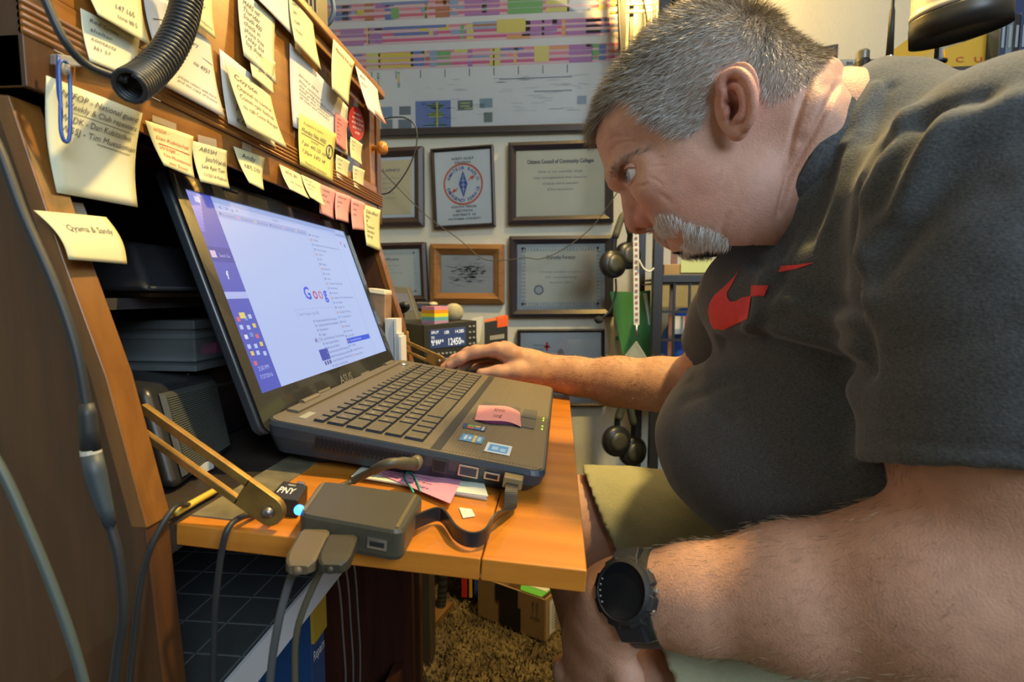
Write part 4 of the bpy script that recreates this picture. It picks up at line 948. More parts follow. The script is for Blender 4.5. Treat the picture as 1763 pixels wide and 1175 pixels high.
m = MB(); m.add([(-.52, .42, za), (-.35, .42, za), (-.35, .66, za), (-.52, .66, za), (-.50, .44, za+.045), (-.38, .44, za+.045), (-.38, .62, za+.045), (-.50, .62, za+.045)], [(3, 2, 1, 0), (4, 5, 6, 7), (0, 1, 5, 4), (1, 2, 6, 5), (2, 3, 7, 6), (3, 0, 4, 7)])
m.build('pouch_body', mat('pouch_black', (.016, .016, .018), .55), wg, bevel=.006)
MB().tube([(-.349, .42, za+.003), (-.349, .66, za+.003)], .002, 6).build('zip', mat('zip_grey', (.05, .05, .055), .4), wg)
pp_ = MB().box((-.46, .58, .8835), (.17, .26, .004)); tag(pp_.build('paper_stack', mat('paper_grey', (.22, .21, .19), .8)), 'thin stack of papers on the inner shelf under the pouch', 'papers')
# books and cards standing at the far end behind the laptop
Yb = .80
def upright(name, label, q, dep, m_, cat):
    Q = [PY(*p[:2], p[2]) for p in q]; o = thing(name, label, cat, V3(Q[2][0], Q[2][1], min(p[2] for p in Q)))
    MB().hexa([Q[3], Q[2], Q[1], Q[0]], [p+V3(0, dep, 0) for p in (Q[3], Q[2], Q[1], Q[0])]).build('block', m_, o, bevel=.0008); return o, Q
o, Q = upright('wood_block_card', 'tan patterned card box standing right of the screen', [(634, 500, .845), (663, 505, .845), (660, 640, .845), (640, 640, .845)], .035, mat('tan_print', (.42, .26, .14), .7, col2=(.20, .12, .08), scale=22), 'box')
MB().hexa([PY(633, 504, .844), PY(663, 508, .844), PY(662, 500, .846), PY(634, 496, .846)], [p+V3(0, .037, 0) for p in (PY(633, 504, .844), PY(663, 508, .844), PY(662, 500, .846), PY(634, 496, .846))]).build('box_lid', mat('lid_cream', (.60, .55, .42), .6), o, bevel=.001)
o, Q = upright('paper_sheaf', 'bundle of white papers and envelopes standing right of the screen', [(662, 549, .835), (677, 549, .835), (688, 650, .835), (664, 650, .835)], .03, mat('sheaf_white', (.58, .58, .54), .8), 'papers')
for k, (a, b) in enumerate(((677, 549), (681, 575), (685, 580))):
    MB().hexa([PY(a+3, 650, .832-.001*k), PY(a+7, 650, .832-.001*k), PY(a+5, b, .832-.001*k), PY(a+1, b, .832-.001*k)], [p+V3(0, .03, 0) for p in (PY(a+3, 650, .832-.001*k), PY(a+7, 650, .832-.001*k), PY(a+5, b, .832-.001*k), PY(a+1, b, .832-.001*k))]).build('envelope', mat('envelope_white%d' % (k % 2), (.62, .62, .60) if k % 2 == 0 else (.5, .5, .47), .8), o)
MB().hexa([PY(666, 625, .833), PY(671, 625, .833), PY(671, 600, .833), PY(666, 600, .833)], [p-V3(0, .0004, 0) for p in (PY(666, 625, .833), PY(671, 625, .833), PY(671, 600, .833), PY(666, 600, .833))]).build('blue_stamp', mat('stamp_blue', (.05, .12, .40), .6), o)
# things under the leaf
bk_ = thing('repair_manual', 'blue and yellow paperback standing in the desk base', 'book', V3(-.34, .60, .04))
bq = [PY(484, 1075, .56), PY(523, 1055, .58)]
xA, yA_ = bq[0][0], .585
MB().box((-.345, .60, .38), (.09, .035, .28)).build('cover', mat('book_blue', (.015, .05, .14), .5), bk_, bevel=.001)
MB().box((-.298, .60, .485), (.004, .0352, .060)).build('yellow_band', mat('book_yellow', (.42, .26, .02), .5), bk_)
m = MB(); text_on(m, 'Repairs', lambda u, v: V3(-.2985, .584+.030*u, .445-.03*v), .0, .5, .45, w=1.0); m.build('title', mat('white_ink', (.7, .7, .66), .5), bk_)
wr_ = thing('wire_rack', 'thin wire file rack in the desk base', 'rack', V3(-.36, .68, .04))
for k, y in enumerate((.62, .645, .67)):
    MB().tube(spline([(-.44, y, .25), (-.44, y, .53), (-.30, y, .56), (-.275, y, .42), (-.28, y, .25)], 6), .0016, 6).build('wire', mat('wire_steel', (.25, .26, .27), .3, metal=.8), wr_, smooth=True)
MB().tube([(-.44, .61, .25), (-.44, .69, .25)], .002, 6).tube([(-.28, .61, .25), (-.28, .69, .25)], .002, 6).build('base_wire', MATS['wire_steel'], wr_)
tag(MB().box((-.30, .80, .600), (.12, .20, .002), Matrix.Rotation(radians(20), 3, 'Z')).build('teal_folder', mat('teal_card', (.02, .10, .17), .6)), 'dark teal card folder on the shelf under the leaf', 'folder')
tag(MB().box((-.285, .76, .588), (.10, .10, .004), Matrix.Rotation(radians(12), 3, 'Z')).build('photo_print', mat('photo_card', (.45, .44, .38), .5, var=.7, scale=25)), 'pale printed photo below the teal folder under the leaf', 'photo')
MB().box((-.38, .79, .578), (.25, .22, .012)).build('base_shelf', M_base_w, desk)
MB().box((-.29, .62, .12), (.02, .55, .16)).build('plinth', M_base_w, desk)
# ------------------------------------------------------------------ frames and chart on the back wall
def pane_mat():
    m = bpy.data.materials.new('pane_glass'); m.use_nodes = True; nt = m.node_tree; nt.nodes.remove(nt.nodes['Principled BSDF'])
    t = nt.nodes.new('ShaderNodeBsdfTransparent'); g = nt.nodes.new('ShaderNodeBsdfGlossy'); g.inputs['Roughness'].default_value = .04
    f = nt.nodes.new('ShaderNodeFresnel'); f.inputs[0].default_value = 1.5; x = nt.nodes.new('ShaderNodeMixShader')
    nt.links.new(f.outputs[0], x.inputs[0]); nt.links.new(t.outputs[0], x.inputs[1]); nt.links.new(g.outputs[0], x.inputs[2]); nt.links.new(x.outputs[0], nt.nodes['Material Output'].inputs[0]); return m
M_pane = pane_mat()
M_frblk = mat('frame_black', (.022, .018, .020), .35, var=.3, scale=30); M_frbrn = mat('frame_brownblack', (.035, .022, .020), .4)
M_froak = wood('frame_oak', (.26, .125, .035), (.15, .065, .018), 'X', .4)
def wq(px4): return [PY(*p, WY-.022) for p in px4]
def picture(label, q4, rail, m_fr, paper, draw=None, matc=None, name='picture_frame', matw=0.0, prof=.018, cat='picture frame'):
    Q = wq(q4); c0 = sum(Q)/4
    o = thing(name, label, cat, V3(c0[0], WY-.01, Q[2][2]), 'frames on the back wall')
    ux = nrm(Q[1]-Q[0]); uz = nrm(Q[0]-Q[3]); w = np.linalg.norm(Q[1]-Q[0]); h = np.linalg.norm(Q[0]-Q[3])
    def f(u, v, d=0.0): return lerp3(lerp3(Q[0], Q[1], u), lerp3(Q[3], Q[2], u), v)+V3(0, -d, 0)
    ru, rv = rail/w, rail/h
    outer = [(0, 0), (1, 0), (1, 1), (0, 1)]; inner = [(ru, rv), (1-ru, rv), (1-ru, 1-rv), (ru, 1-rv)]; mid = [(ru*.45, rv*.45), (1-ru*.45, rv*.45), (1-ru*.45, 1-rv*.45), (ru*.45, 1-rv*.45)]
    for i in range(4):
        j = (i+1) % 4; m = MB()
        a, b = outer[i], outer[j]; c_, d_ = inner[j], inner[i]; e_, g_ = mid[j], mid[i]
        m.add([f(*a, -.020), f(*b, -.020), f(*b, .004), f(*a, .004), f(*e_, prof*.5), f(*g_, prof*.5), f(*c_, -.002), f(*d_, -.002), f(*c_, -.018), f(*d_, -.018)],
              [(0, 1, 2, 3), (3, 2, 4, 5), (5, 4, 6, 7), (7, 6, 8, 9), (9, 8, 1, 0), (0, 3, 5, 7, 9), (1, 8, 6, 4, 2)])
        m.build('frame_rail', m_fr, o)
    def g(u, v, d=0.0): return f(ru+(1-2*ru)*u, rv+(1-2*rv)*v, -.006+d)
    mw = matw
    MB().hexa([g(0, 1, -.004), g(1, 1, -.004), g(1, 0, -.004), g(0, 0, -.004)], [g(0, 1), g(1, 1), g(1, 0), g(0, 0)]).build('mount' if matw else 'paper', mat('mat_%s' % (matc or paper,), matc or paper, .8, var=.08, scale=9), o)
    def pf(u, v, d=0.0): return g(mw+(1-2*mw)*u, mw+(1-2*mw)*v, .0006+d)
    if matw: MB().hexa([pf(0, 1, -.0004), pf(1, 1, -.0004), pf(1, 0, -.0004), pf(0, 0, -.0004)], [pf(0, 1), pf(1, 1), pf(1, 0), pf(0, 0)]).build('paper', mat('paper_%s' % (paper,), paper, .8, var=.08, scale=9), o)
    if draw: draw(o, pf)
    MB().hexa([g(0, 1, .0030), g(1, 1, .0030), g(1, 0, .0030), g(0, 0, .0030)], [g(0, 1, .0042), g(1, 1, .0042), g(1, 0, .0042), g(0, 0, .0042)]).build('glass_pane', M_pane, o)
    return o
INKG = mat('print_grey', (.22, .23, .22), .8); INKD = mat('print_dark', (.08, .08, .09), .8); INKB = mat('print_blue', (.03, .06, .26), .7); INKR = mat('print_redorange', (.62, .10, .03), .7)
def certificate(title, lines, border=None, seal=None, mtxt=INKG, tw=.5):
    def d(o, pf):
        m = MB(); text_on(m, title, lambda u, v: pf(u, v, .0003), .5-tw/2, .2, .06, w=tw, bold=.02)
        m.build('title_print', INKD, o); m = MB()
        for k, (s_, w) in enumerate(lines): text_on(m, s_, lambda u, v: pf(u, v, .0003), .5-w/2, .34+.09*k, .034, w=w)
        m.build('text_print', mtxt, o)
        if border:
            m = MB(); b = border
            for k in range(26):
                for (u, v) in ((k/25*(1-.05), 0.0), (k/25*(1-.05), 1-.07)): m.add([pf(u, v, .0002), pf(u+.026, v, .0002), pf(u+.026, v+.07, .0002), pf(u, v+.07, .0002)], [(0, 1, 2, 3)])
            for k in range(16):
                for u in (0.0, 1-.05): v = k/16; m.add([pf(u, v, .0002), pf(u+.05, v, .0002), pf(u+.05, v+.042, .0002), pf(u, v+.042, .0002)], [(0, 1, 2, 3)])
            m.build('border_print', mat('border_print', (.30, .34, .34), .8, col2=(.46, .47, .43), scale=120), o)
        if seal:
            m = MB(); m.add([pf(seal[0]+.062*cos(a), seal[1]+.085*sin(a), .0004) for a in np.linspace(0, 2*pi, 25)[:-1]], [tuple(range(24))]); so = m.build('seal', mat('seal_grey', (.13, .14, .15), .7), o)
            m = MB(); m.add([pf(seal[0]+.045*cos(a), seal[1]+.062*sin(a), .0007) for a in np.linspace(0, 2*pi, 25)[:-1]], [tuple(range(24))]); m.build('seal_centre', mat('seal_light', (.42, .42, .38), .7), so)
    return d
picture('black-framed gold certificate at upper left of the wall', [(600, 258), (728, 252), (729, 389), (600, 392)], .030, M_frbrn, (.66, .52, .27), certificate('The Lottery', [('of the state of Texas', .5), ('this certificate is given', .5), ('Amateur Radio', .4), ('signed', .3), ('Director', .4)], tw=.55), matw=.05, matc=(.60, .62, .62))
def ares(o, pf):
    m = MB(); text_on(m, 'WEST GULF', lambda u, v: pf(u, v, .0003), .30, .12, .030, w=.40, bold=.02); text_on(m, 'DIVISION', lambda u, v: pf(u, v, .0003), .36, .17, .026, w=.28, bold=.02)
    for k, (s_, w) in enumerate((('SOUTH TEXAS', .46), ('SECTION', .30), ('DISTRICT 10', .42), ('VICTORIA COUNTY', .60))): text_on(m, s_, lambda u, v: pf(u, v, .0003), .5-w/2, .77+.055*k, .028, w=w, bold=.02)
    m.build('lettering', INKD, o)
    def ring(r0, r1, mm, nm, d=.0003):
        m = MB(); k = 48; P = [(.5+r*cos(a), .45+r*.80*sin(a)) for r in (r0, r1) for a in np.linspace(0, 2*pi, k+1)[:-1]]
        m.add([pf(u, v, d) for u, v in P], [(i, (i+1) % k, k+(i+1) % k, k+i) for i in range(k)]); return m.build(nm, mm, o)
    ring(.325, .355, INKR, 'emblem_ring')
    m = MB()
    for s_, a0, a1, fl in (('AMATEUR RADIO', 200, 340, 1), ('EMERGENCY SERVICE', 165, 15, -1)):
        n = len(s_)
        for i, ch in enumerate(s_):
            a = radians(a0+(a1-a0)*i/(n-1)); v_, f_ = text2d(ch, 0, .02)
            if len(v_) == 0: continue
            r = .275; cx, cy = .5+r*cos(a), .45+r*.8*sin(a); tn = a+pi/2*fl
            m.add([pf(cx+.075*((x-.25)*cos(tn)+(y-.35)*sin(tn)*1), cy+.06*((x-.25)*sin(tn)-(y-.35)*cos(tn)), .0003) for x, y in v_], f_)
    m.build('emblem_lettering', INKB, o)
    m = MB(); m.add([pf(.5, .27, .0004), pf(.58, .45, .0004), pf(.5, .63, .0004), pf(.42, .45, .0004)], [(0, 1, 2, 3)]); dm = m.build('emblem_diamond', mat('diamond_blue', (.07, .10, .30), .7), o)
    m = MB()
    for a, b in (((.5, .33), (.5, .57)), ((.46, .40), (.54, .40)), ((.46, .46), (.54, .46)), ((.47, .52), (.53, .52))): m.tube([pf(*a, .0008), pf(*b, .0008)], .0009, 6)
    m.build('diamond_marks', mat('print_white', (.7, .7, .68), .7), dm)
    m = MB()
    for s in (1, -1):
        m.add([pf(.5+s*.08, .45-s*.035, .0004), pf(.5+s*.15, .45-s*.075, .0004), pf(.5+s*.16, .45-s*.045, .0004), pf(.5+s*.22, .45-s*.11, .0004), pf(.5+s*.14, .45-s*.10, .0004)], [(0, 1, 2, 3, 4)])
    m.build('emblem_bolt', INKR, o)
picture('thin black frame with round amateur radio emblem on white paper', [(741, 257), (849, 249), (853, 389), (747, 395)], .011, M_frblk, (.66, .65, .58), ares, prof=.012)
picture('large dark frame with pale certificate, upper right on the wall', [(875, 246), (1056, 240), (1056, 383), (875, 387)], .026, mat('frame_navy', (.025, .024, .034), .35), (.68, .60, .40), certificate('Citizens Council of Community Colleges', [('this is to certify that', .5), ('has completed the course', .6), ('of study and is awarded', .4), ('Director', .3)], tw=.75), prof=.02)
picture('dark frame with bordered certificate left, lower row', [(600, 420), (732, 417), (737, 519), (600, 523)], .022, M_frbrn, (.60, .58, .46), certificate('Certificate', [('of recognition', .4), ('given to', .2), ('for service', .5)], border=True, tw=.4), matw=.06, matc=(.50, .52, .46))
def etching(o, pf):
    m = MB(); r = np.random.default_rng(4)
    for k in range(150):
        u, v = r.normal(.5, .20), r.normal(.45, .16); l = r.uniform(.04, .14)
        if not (.03 < u < .83 and .08 < v < .9): continue
        h = r.uniform(.010, .03); m.add([pf(u, v, .0002), pf(u+l, v+r.normal(0, .02), .0002), pf(u+l, v+h, .0002), pf(u, v+h, .0002)], [(0, 1, 2, 3)])
    m.build('etching_print', mat('etching_ink', (.27, .28, .25), .8, col2=(.40, .39, .33), scale=60), o)
picture('brown oak frame with small grey landscape etching', [(741, 420), (868, 421), (868, 523), (741, 522)], .036, M_froak, (.48, .46, .38), etching, prof=.026)
picture('dark frame with grey-bordered certificate below the large one', [(877, 407), (1056, 405), (1056, 546), (877, 547)], .026, MATS['frame_navy'], (.64, .60, .44), certificate('Dorothy Forston', [('', .01), ('is hereby awarded recognition', .55), ('for outstanding', .4), ('service 2012', .3)], border=True, seal=(.22, .72), tw=.36), matw=.05, matc=(.40, .42, .40), prof=.02)
def redcross(o, pf):
    m = MB(); text_on(m, 'American', lambda u, v: pf(u, v, .0003), .16, .19, .026, w=.13); text_on(m, 'Red Cross', lambda u, v: pf(u, v, .0003), .16, .24, .026, w=.13); text_on(m, 'IN APPRECIATION OF DEDICATED COMMITMENT', lambda u, v: pf(u, v, .0003), .22, .62, .04, w=.58, bold=.02); text_on(m, 'Volunteer', lambda u, v: pf(u, v, .0003), .40, .70, .035, w=.22); m.build('text_print', INKD, o)
    m = MB()
    for a, b in ((.045, .016), (.016, .060)): m.add([pf(.33-a*.8, .20-b, .0004), pf(.33+a*.8, .20-b, .0004), pf(.33+a*.8, .20+b, .0004), pf(.33-a*.8, .20+b, .0004)], [(0, 1, 2, 3)])
    m.build('red_cross', mat('cross_red', (.60, .04, .03), .7), o)
    m = MB(); m.add([pf(.50+.045*cos(a), .33+.10*sin(a), .0003) for a in np.linspace(0, 2*pi, 20)[:-1]], [tuple(range(19))]); m.add([pf(.47, .44, .0003), pf(.53, .44, .0003), pf(.52, .52, .0003), pf(.48, .52, .0003)], [(0, 1, 2, 3)]); m.build('torch_print', INKG, o)
picture('thin black frame with red cross certificate, lowest on the wall', [(891, 568), (1041, 567), (1041, 700), (891, 701)], .010, M_frblk, (.50, .52, .50), redcross, prof=.012)
# wall chart
ch = thing('wall_chart', 'large framed colour-banded frequency chart behind glass on the wall', 'wall chart', V3(-.3, WY-.01, 1.43))
cx0, cx1 = -.80, PY(1066, 120, WY)[0]; cz0, cz1 = 1.436, 2.10; cy = WY-.006
MB().box(((cx0+cx1)/2, cy+.002, (cz0+cz1)/2), (cx1-cx0, .004, cz1-cz0)).build('paper', mat('chart_paper', (.62, .60, .54), .75, var=.04, scale=6), ch)
cpr = MB()
def cxp(px): return PY(px, 120, WY)[0]
def czp(py): return PY(830, py, WY)[2]
def bar(p0, p1, y0, y1, col, k=1):
    cpr.col(col).add([(cxp(p0), cy-.0006*1-.0001*k, czp(y0)), (cxp(p1), cy-.0006-.0001*k, czp(y0)), (cxp(p1), cy-.0006-.0001*k, czp(y1)), (cxp(p0), cy-.0006-.0001*k, czp(y1))], [(0, 1, 2, 3)])
rr = random.Random(8)
PK = [(.58, .10, .16), (.62, .20, .24), (.55, .08, .18)]; CL = [(.08, .14, .34), (.22, .30, .40), (.62, .46, .06), (.40, .13, .05), (.12, .34, .10), (.35, .14, .32), (.60, .28, .10), (.55, .50, .12)]
for gI, (gy, hs_) in enumerate(((-44, 9), (-2, 10), (41, 10), (85, 10))):
    for s_ in range(3):
        y0 = gy+s_*hs_*1.05
        bar(480, 1066, y0, y0+hs_*.52, rr.choice(PK), 1); bar(480, 1066, y0+hs_*.62, y0+hs_*.95, (.66, .40, .40), 1)
    x = 500
    while x < 1060:
        w = rr.choice([4, 6, 8, 12, 16, 24, 40, 60]); c_ = rr.choice(CL)
        if rr.random() < .85:
            st_ = rr.choice([0, 0, 1]); n_s = 3 if rr.random() < .6 else 1
            for s_ in range(n_s): bar(x, min(x+w, 1066), gy+(s_+st_*(n_s == 1))*hs_*1.05+rr.choice([0, 1.5]), gy+(s_+st_*(n_s == 1))*hs_*1.05+hs_*rr.choice([.5, .7, .95]), c_, 2+s_)
        x += w*rr.uniform(.4, 1.3)
bar(663, 770, 41, 46, (.09, .14, .34), 6); bar(680, 740, 52, 57, (.09, .14, .34), 6); bar(660, 740, -2, 3, (.16, .2, .36), 6); bar(815, 856, 39, 43, (.25, .33, .42), 6); bar(815, 856, 48, 52, (.25, .33, .42), 6); bar(815, 856, 44, 47, (.32, .13, .06), 6); bar(856, 905, 37, 60, (.60, .48, .10), 5); bar(920, 945, 85, 112, (.62, .50, .14), 5); bar(676, 690, 8, 27, (.16, .34, .12), 6)
for k in range(9): bar(640+k*42, 641.5+k*42, 118, 132, (.10, .10, .12), 1)
for k in range(7): bar(650, 654, 120+k*4, 123+k*4, rr.choice(CL), 2)
for k in range(7): bar(685, 689, 120+k*4, 123+k*4, rr.choice(CL), 2)
for (a, b, y) in ((860, 985, 138), (920, 985, 161)): bar(a, b, y, y+2, (.20, .22, .26), 1)
for k in range(60):
    a = rr.uniform(720, 1040); y = rr.uniform(134, 205); bar(a, a+rr.uniform(8, 26), y, y+.9, (.42, .42, .40), 1)
for (a, b, y0, y1, c_) in ((655, 675, 180, 198, (.16, .24, .34)), (687, 707, 180, 195, (.10, .13, .14)), (655, 675, 202, 222, (.12, .16, .17)), (685, 708, 203, 220, (.10, .13, .17)), (715, 776, 172, 219, (.10, .15, .34)), (788, 814, 173, 190, (.10, .14, .13)), (826, 848, 171, 187, (.18, .26, .28)), (833, 848, 195, 212, (.12, .16, .12)), (994, 1010, 172, 186, (.25, .30, .33))): bar(a, b, y0, y1, c_, 1)
for k in range(46):
    y = rr.uniform(176, 216); w = max(1.5, 17*math.exp(-((y-180)/5)**2)+17*math.exp(-((y-196)/5)**2)+25*math.exp(-((y-213)/4)**2)); bar(752-w, 752+w*.7, y, y+1.5, rr.choice([(.14, .30, .14), (.30, .38, .08), (.10, .24, .28)]), 2)
bar(751, 754, 174, 218, (.45, .40, .05), 3)
for (x_, y_) in ((793, 177), (793, 182), (800, 186)): bar(x_, x_+16, y_, y_+2, (.40, .40, .12), 3)
cpr.build('chart_print', mat('chart_ink', vcol=True, rough=.7), ch)
for nm, cxm, czm, sx, sz in (('frame_rail', (cx0+cx1)/2, cz0-.010, cx1-cx0+.02, .026), ('frame_rail', (cx0+cx1)/2, cz1+.008, cx1-cx0+.02, .02), ('frame_rail', cx0-.01, (cz0+cz1)/2, .02, cz1-cz0), ('frame_rail', cx1+.008, (cz0+cz1)/2, .016, cz1-cz0)):
    MB().box((cxm, WY-.014, czm), (sx, .026, sz)).build(nm, M_frblk, ch, bevel=.004)
MB().box(((cx0+cx1)/2, cy-.006, (cz0+cz1)/2), (cx1-cx0, .002, cz1-cz0)).build('glass_pane', M_pane, ch)
# thin wires strung across the wall
cable('wall_wire', 'thin dark wire looping across the framed certificates', [PY(*p, 1.70) for p in ((640, 275), (680, 318), (735, 372), (790, 412), (830, 445), (870, 448), (905, 444), (930, 446), (965, 432), (1010, 400), (1040, 365), (1072, 318))], .0016, mat('wire_olive', (.07, .065, .045), .6))
cable('wall_wire', 'black looped wire beside the hutch corner', [PY(*p, 1.05) for p in ((648, 335), (672, 330), (700, 295), (716, 255), (716, 220), (700, 204), (678, 202), (655, 206))], .0014, M_cab)
cable('blue_cable', 'blue-grey cable arching over the hutch top', [PY(*p, .80) for p in ((552, 46), (566, 40), (574, 22), (572, 0), (562, -30))], .0034, mat('cable_blue', (.06, .10, .17), .45))
rd0 = thing('scanner_box', 'dark box on top of the hutch at the picture edge', 'radio', V3(-.40, .72, 1.251))
MB().box((-.40, .72, 1.286), (.12, .12, .07)).build('case', M_blk, rd0, bevel=.003)
m = MB()
for k in range(5): m.box((-.339, .69+.012*k, 1.275), (.002, .004, .03))
m.build('front_slots', mat('slot_grey', (.10, .10, .10), .5), rd0)
# ------------------------------------------------------------------ side table with the radio
M_tab = mat('table_dark', (.05, .035, .025), .5, var=.3, scale=12)
tb = thing('side_table', 'dark side table against the wall carrying the radio', 'table', V3(-.45, 1.45, 0))
MB().box((-.46, 1.44, .665), (.68, .62, .03)).build('table_top', M_tab, tb, bevel=.003)
for x in (-.76, -.32):
    for y in (1.17, 1.71): MB().box((x, y, .325), (.05, .05, .65)).build('leg', M_tab, tb, bevel=.003)
ZTB = .6802
rd = thing('ham_radio', 'black transceiver with lit display and round dial on the side table', 'radio', V3(-.36, 1.33, ZTB))
rF = [PY(728, 560, 1.20), PY(818, 552, 1.29), PY(822, 620, 1.29), PY(735, 640, 1.20)]
rF[2] = V3(rF[1][0], rF[1][1], ZTB+.008); rF[3] = V3(rF[0][0], rF[0][1], ZTB+.008)
rx = nrm(rF[1]-rF[0]); rn = nrm(np.cross(rx, V3(0, 0, 1))); rn = rn if rn[1] < 0 else -rn
MB().hexa([rF[3], rF[2], rF[1], rF[0]], [p-rn*.22 for p in (rF[3], rF[2], rF[1], rF[0])]).build('case', M_blk, rd, bevel=.003)
def rf(u, v, d=0): return lerp3(lerp3(rF[0], rF[1], u), lerp3(rF[3], rF[2], u), v)+rn*(.001+d)
def rbox(nm, u0, u1, v0, v1, d0, d1, mm): return MB().hexa([rf(u0, v1, d0), rf(u1, v1, d0), rf(u1, v0, d0), rf(u0, v0, d0)], [rf(u0, v1, d1), rf(u1, v1, d1), rf(u1, v0, d1), rf(u0, v0, d1)]).build(nm, mm, rd, bevel=.0008)
rbox('front_panel', .0, 1, .0, 1, 0, .006, mat('radio_front', (.028, .028, .024), .45))
rbox('display', .10, .78, .10, .46, .006, .0075, mat('display_glow', (.02, .03, .06), .3, emis=(.03, .05, .13), estr=.8))
m = MB(); 
for s_, u, v, h, w in (('12450', .42, .42, .13, .26), ('SPLIT', .12, .18, .05, .14), ('TX', .12, .28, .05, .06), ('USB', .36, .20, .06, .09), ('14.285', .56, .20, .06, .18), ('S 9+', .13, .40, .07, .16), ('kHz', .66, .40, .06, .08)): text_on(m, s_, lambda a, b: rf(a, b, .0079), u, v, h, w=w, bold=.02)
for k in range(6): m.add([rf(.12+.04*k, .30, .0079), rf(.14+.04*k, .30, .0079), rf(.14+.04*k, .35, .0079), rf(.12+.04*k, .35, .0079)], [(0, 1, 2, 3)])
m.build('display_digits', mat('digit_glow', (.7, .75, .8), .5, emis=(.75, .82, .95), estr=.45), rd)
MB().lathe([(.021, 0), (.021, .012), (.017, .014), (.006, .011)], rf(.72, .70, .006), rn, 24).build('tuning_dial', mat('dial_black', (.025, .025, .022), .3), rd, smooth=False)
MB().lathe([(.007, 0), (.007, .010), (.005, .011)], rf(.92, .72, .006), rn, 14).build('knob', mat('dial_black', (.025, .025, .022), .3), rd)
MB().lathe([(.007, 0), (.007, .010), (.005, .011)], rf(.08, .72, .006), rn, 14).build('knob', MATS['dial_black'], rd)
M_btn = mat('button_grey', (.42, .45, .46), .5)
for u, v in [(.18+.075*k, .57) for k in range(6)]+[(.40+.075*k, .68) for k in range(3)]+[(.40+.075*k, .80) for k in range(3)]+[(.86, .10+.11*k) for k in range(4)]+[(.94, .10+.11*k) for k in range(4)]:
    MB().box(rf(u, v, .0075), (.005, .003, .004)).build('button', M_btn, rd)
# rainbow cube, stone ball
cb_ = thing('rainbow_cube', 'small block with rainbow coloured stripes on the radio', 'block', rF[0]+V3(.02, .04, 0))
ztr = rF[0][2]+.0005
cA_, cB_, cC_ = PY(726, 555, 1.24), PY(748, 553, 1.22), PY(772, 551, 1.255)
cA_[2] = cB_[2] = cC_[2] = ztr; cD_ = cA_+cC_-cB_; hC = PY(750, 528, 1.22)[2]-ztr
RB = [(.62, .26, .36), (.75, .28, .02), (.72, .66, .02), (.12, .40, .42), (.40, .24, .42)]
for k in range(5):
    z0_, z1_ = hC*(1-(k+1)/5), hC*(1-k/5); up_ = V3(0, 0, 1)
    MB().hexa([p+up_*z0_ for p in (cA_, cB_, cC_, cD_)], [p+up_*z1_ for p in (cA_, cB_, cC_, cD_)]).build('stripe', mat('stripe%d' % k, RB[k], .6), cb_)
bl = thing('stone_ball', 'grey-tan stone ball behind the rainbow block', 'ball', PY(778, 550, 1.32))
bc_ = PY(781, 535, 1.33); rb_ = .0255; bc_[2] = ztr+rb_*.95
MB().ball(bc_, (rb_, rb_, rb_*.95), 24, 16).build('ball_body', mat('stone', (.42, .38, .24), .85, col2=(.28, .27, .19), scale=60, bump=.4, bscale=200), bl, smooth=True)
# paper card, black box, small monitor, cup, brass block, teal mat
cdq = [PY(812, 548, 1.42), PY(832, 545, 1.42), PY(826, 590, 1.41), PY(822, 590, 1.41)]
o = thing('white_card', 'white paper card leaning between radio and black box', 'card', cdq[3]); MB().hexa(cdq[::-1], [p+V3(0, .003, 0) for p in cdq[::-1]]).build('card_body', mat('card_white', (.62, .60, .52), .8), o)
bx2 = thing('black_carton', 'black carton with orange lid corner beside the radio', 'box', V3(-.20, 1.5, ZTB))
bq_ = [PY(834, 556, 1.46), PY(874, 549, 1.50), PY(876, 600, 1.50), PY(836, 610, 1.46)]; bq_[2] = V3(bq_[1][0], bq_[1][1], ZTB); bq_[3] = V3(bq_[0][0], bq_[0][1], ZTB); dep = V3(-.02, .14, 0)
MB().hexa([bq_[3], bq_[2], bq_[1], bq_[0]], [p+dep for p in (bq_[3], bq_[2], bq_[1], bq_[0])]).build('carton_body', mat('carton_black', (.025, .025, .025), .45), bx2, bevel=.001)
def bf(u, v, d=0): return lerp3(lerp3(bq_[0], bq_[1], u), lerp3(bq_[3], bq_[2], u), v)+V3(0, -.0008-d, 0)
MB().hexa([bf(.55, .16), bf(1.02, .16), bf(1.02, -.04), bf(.55, -.04)], [p+dep*.98 for p in (bf(.55, .16), bf(1.02, .16), bf(1.02, -.04), bf(.55, -.04))]).build('orange_corner', mat('orange_card', (.72, .10, .015), .6), bx2)
MB().hexa([p+V3(0, 0, .0006) for p in (bq_[0], bq_[1], bq_[1]+dep, bq_[0]+dep)], [p+V3(0, 0, .0022) for p in (bq_[0], bq_[1], bq_[1]+dep, bq_[0]+dep)]).build('orange_top', mat('orange_top', (.58, .15, .06), .6), bx2)
m = MB(); [m.add([bf(.24+.07*k, .42, .0004), bf(.29+.07*k, .42, .0004), bf(.29+.07*k, .32, .0004), bf(.24+.07*k, .32, .0004)], [(0, 1, 2, 3)]) for k in range(9)]; m.build('lettering', mat('print_silver', (.40, .38, .33), .5), bx2)
mn_ = thing('small_monitor', 'small grey display leaning behind the hutch corner', 'monitor', V3(-.48, 1.40, ZTB))
mq = [PY(664, 494, 1.36), PY(702, 495, 1.36), PY(720, 550, 1.30), PY(672, 552, 1.30)]
MB().hexa([mq[3], mq[2], mq[1], mq[0]], [p+V3(0, .03, 0) for p in (mq[3], mq[2], mq[1], mq[0])]).build('case', mat('case_grey', (.09, .09, .075), .5), mn_, bevel=.002)
def mf_(u, v): return lerp3(lerp3(mq[0], mq[1], u), lerp3(mq[3], mq[2], u), v)+V3(0, -.0012, 0)
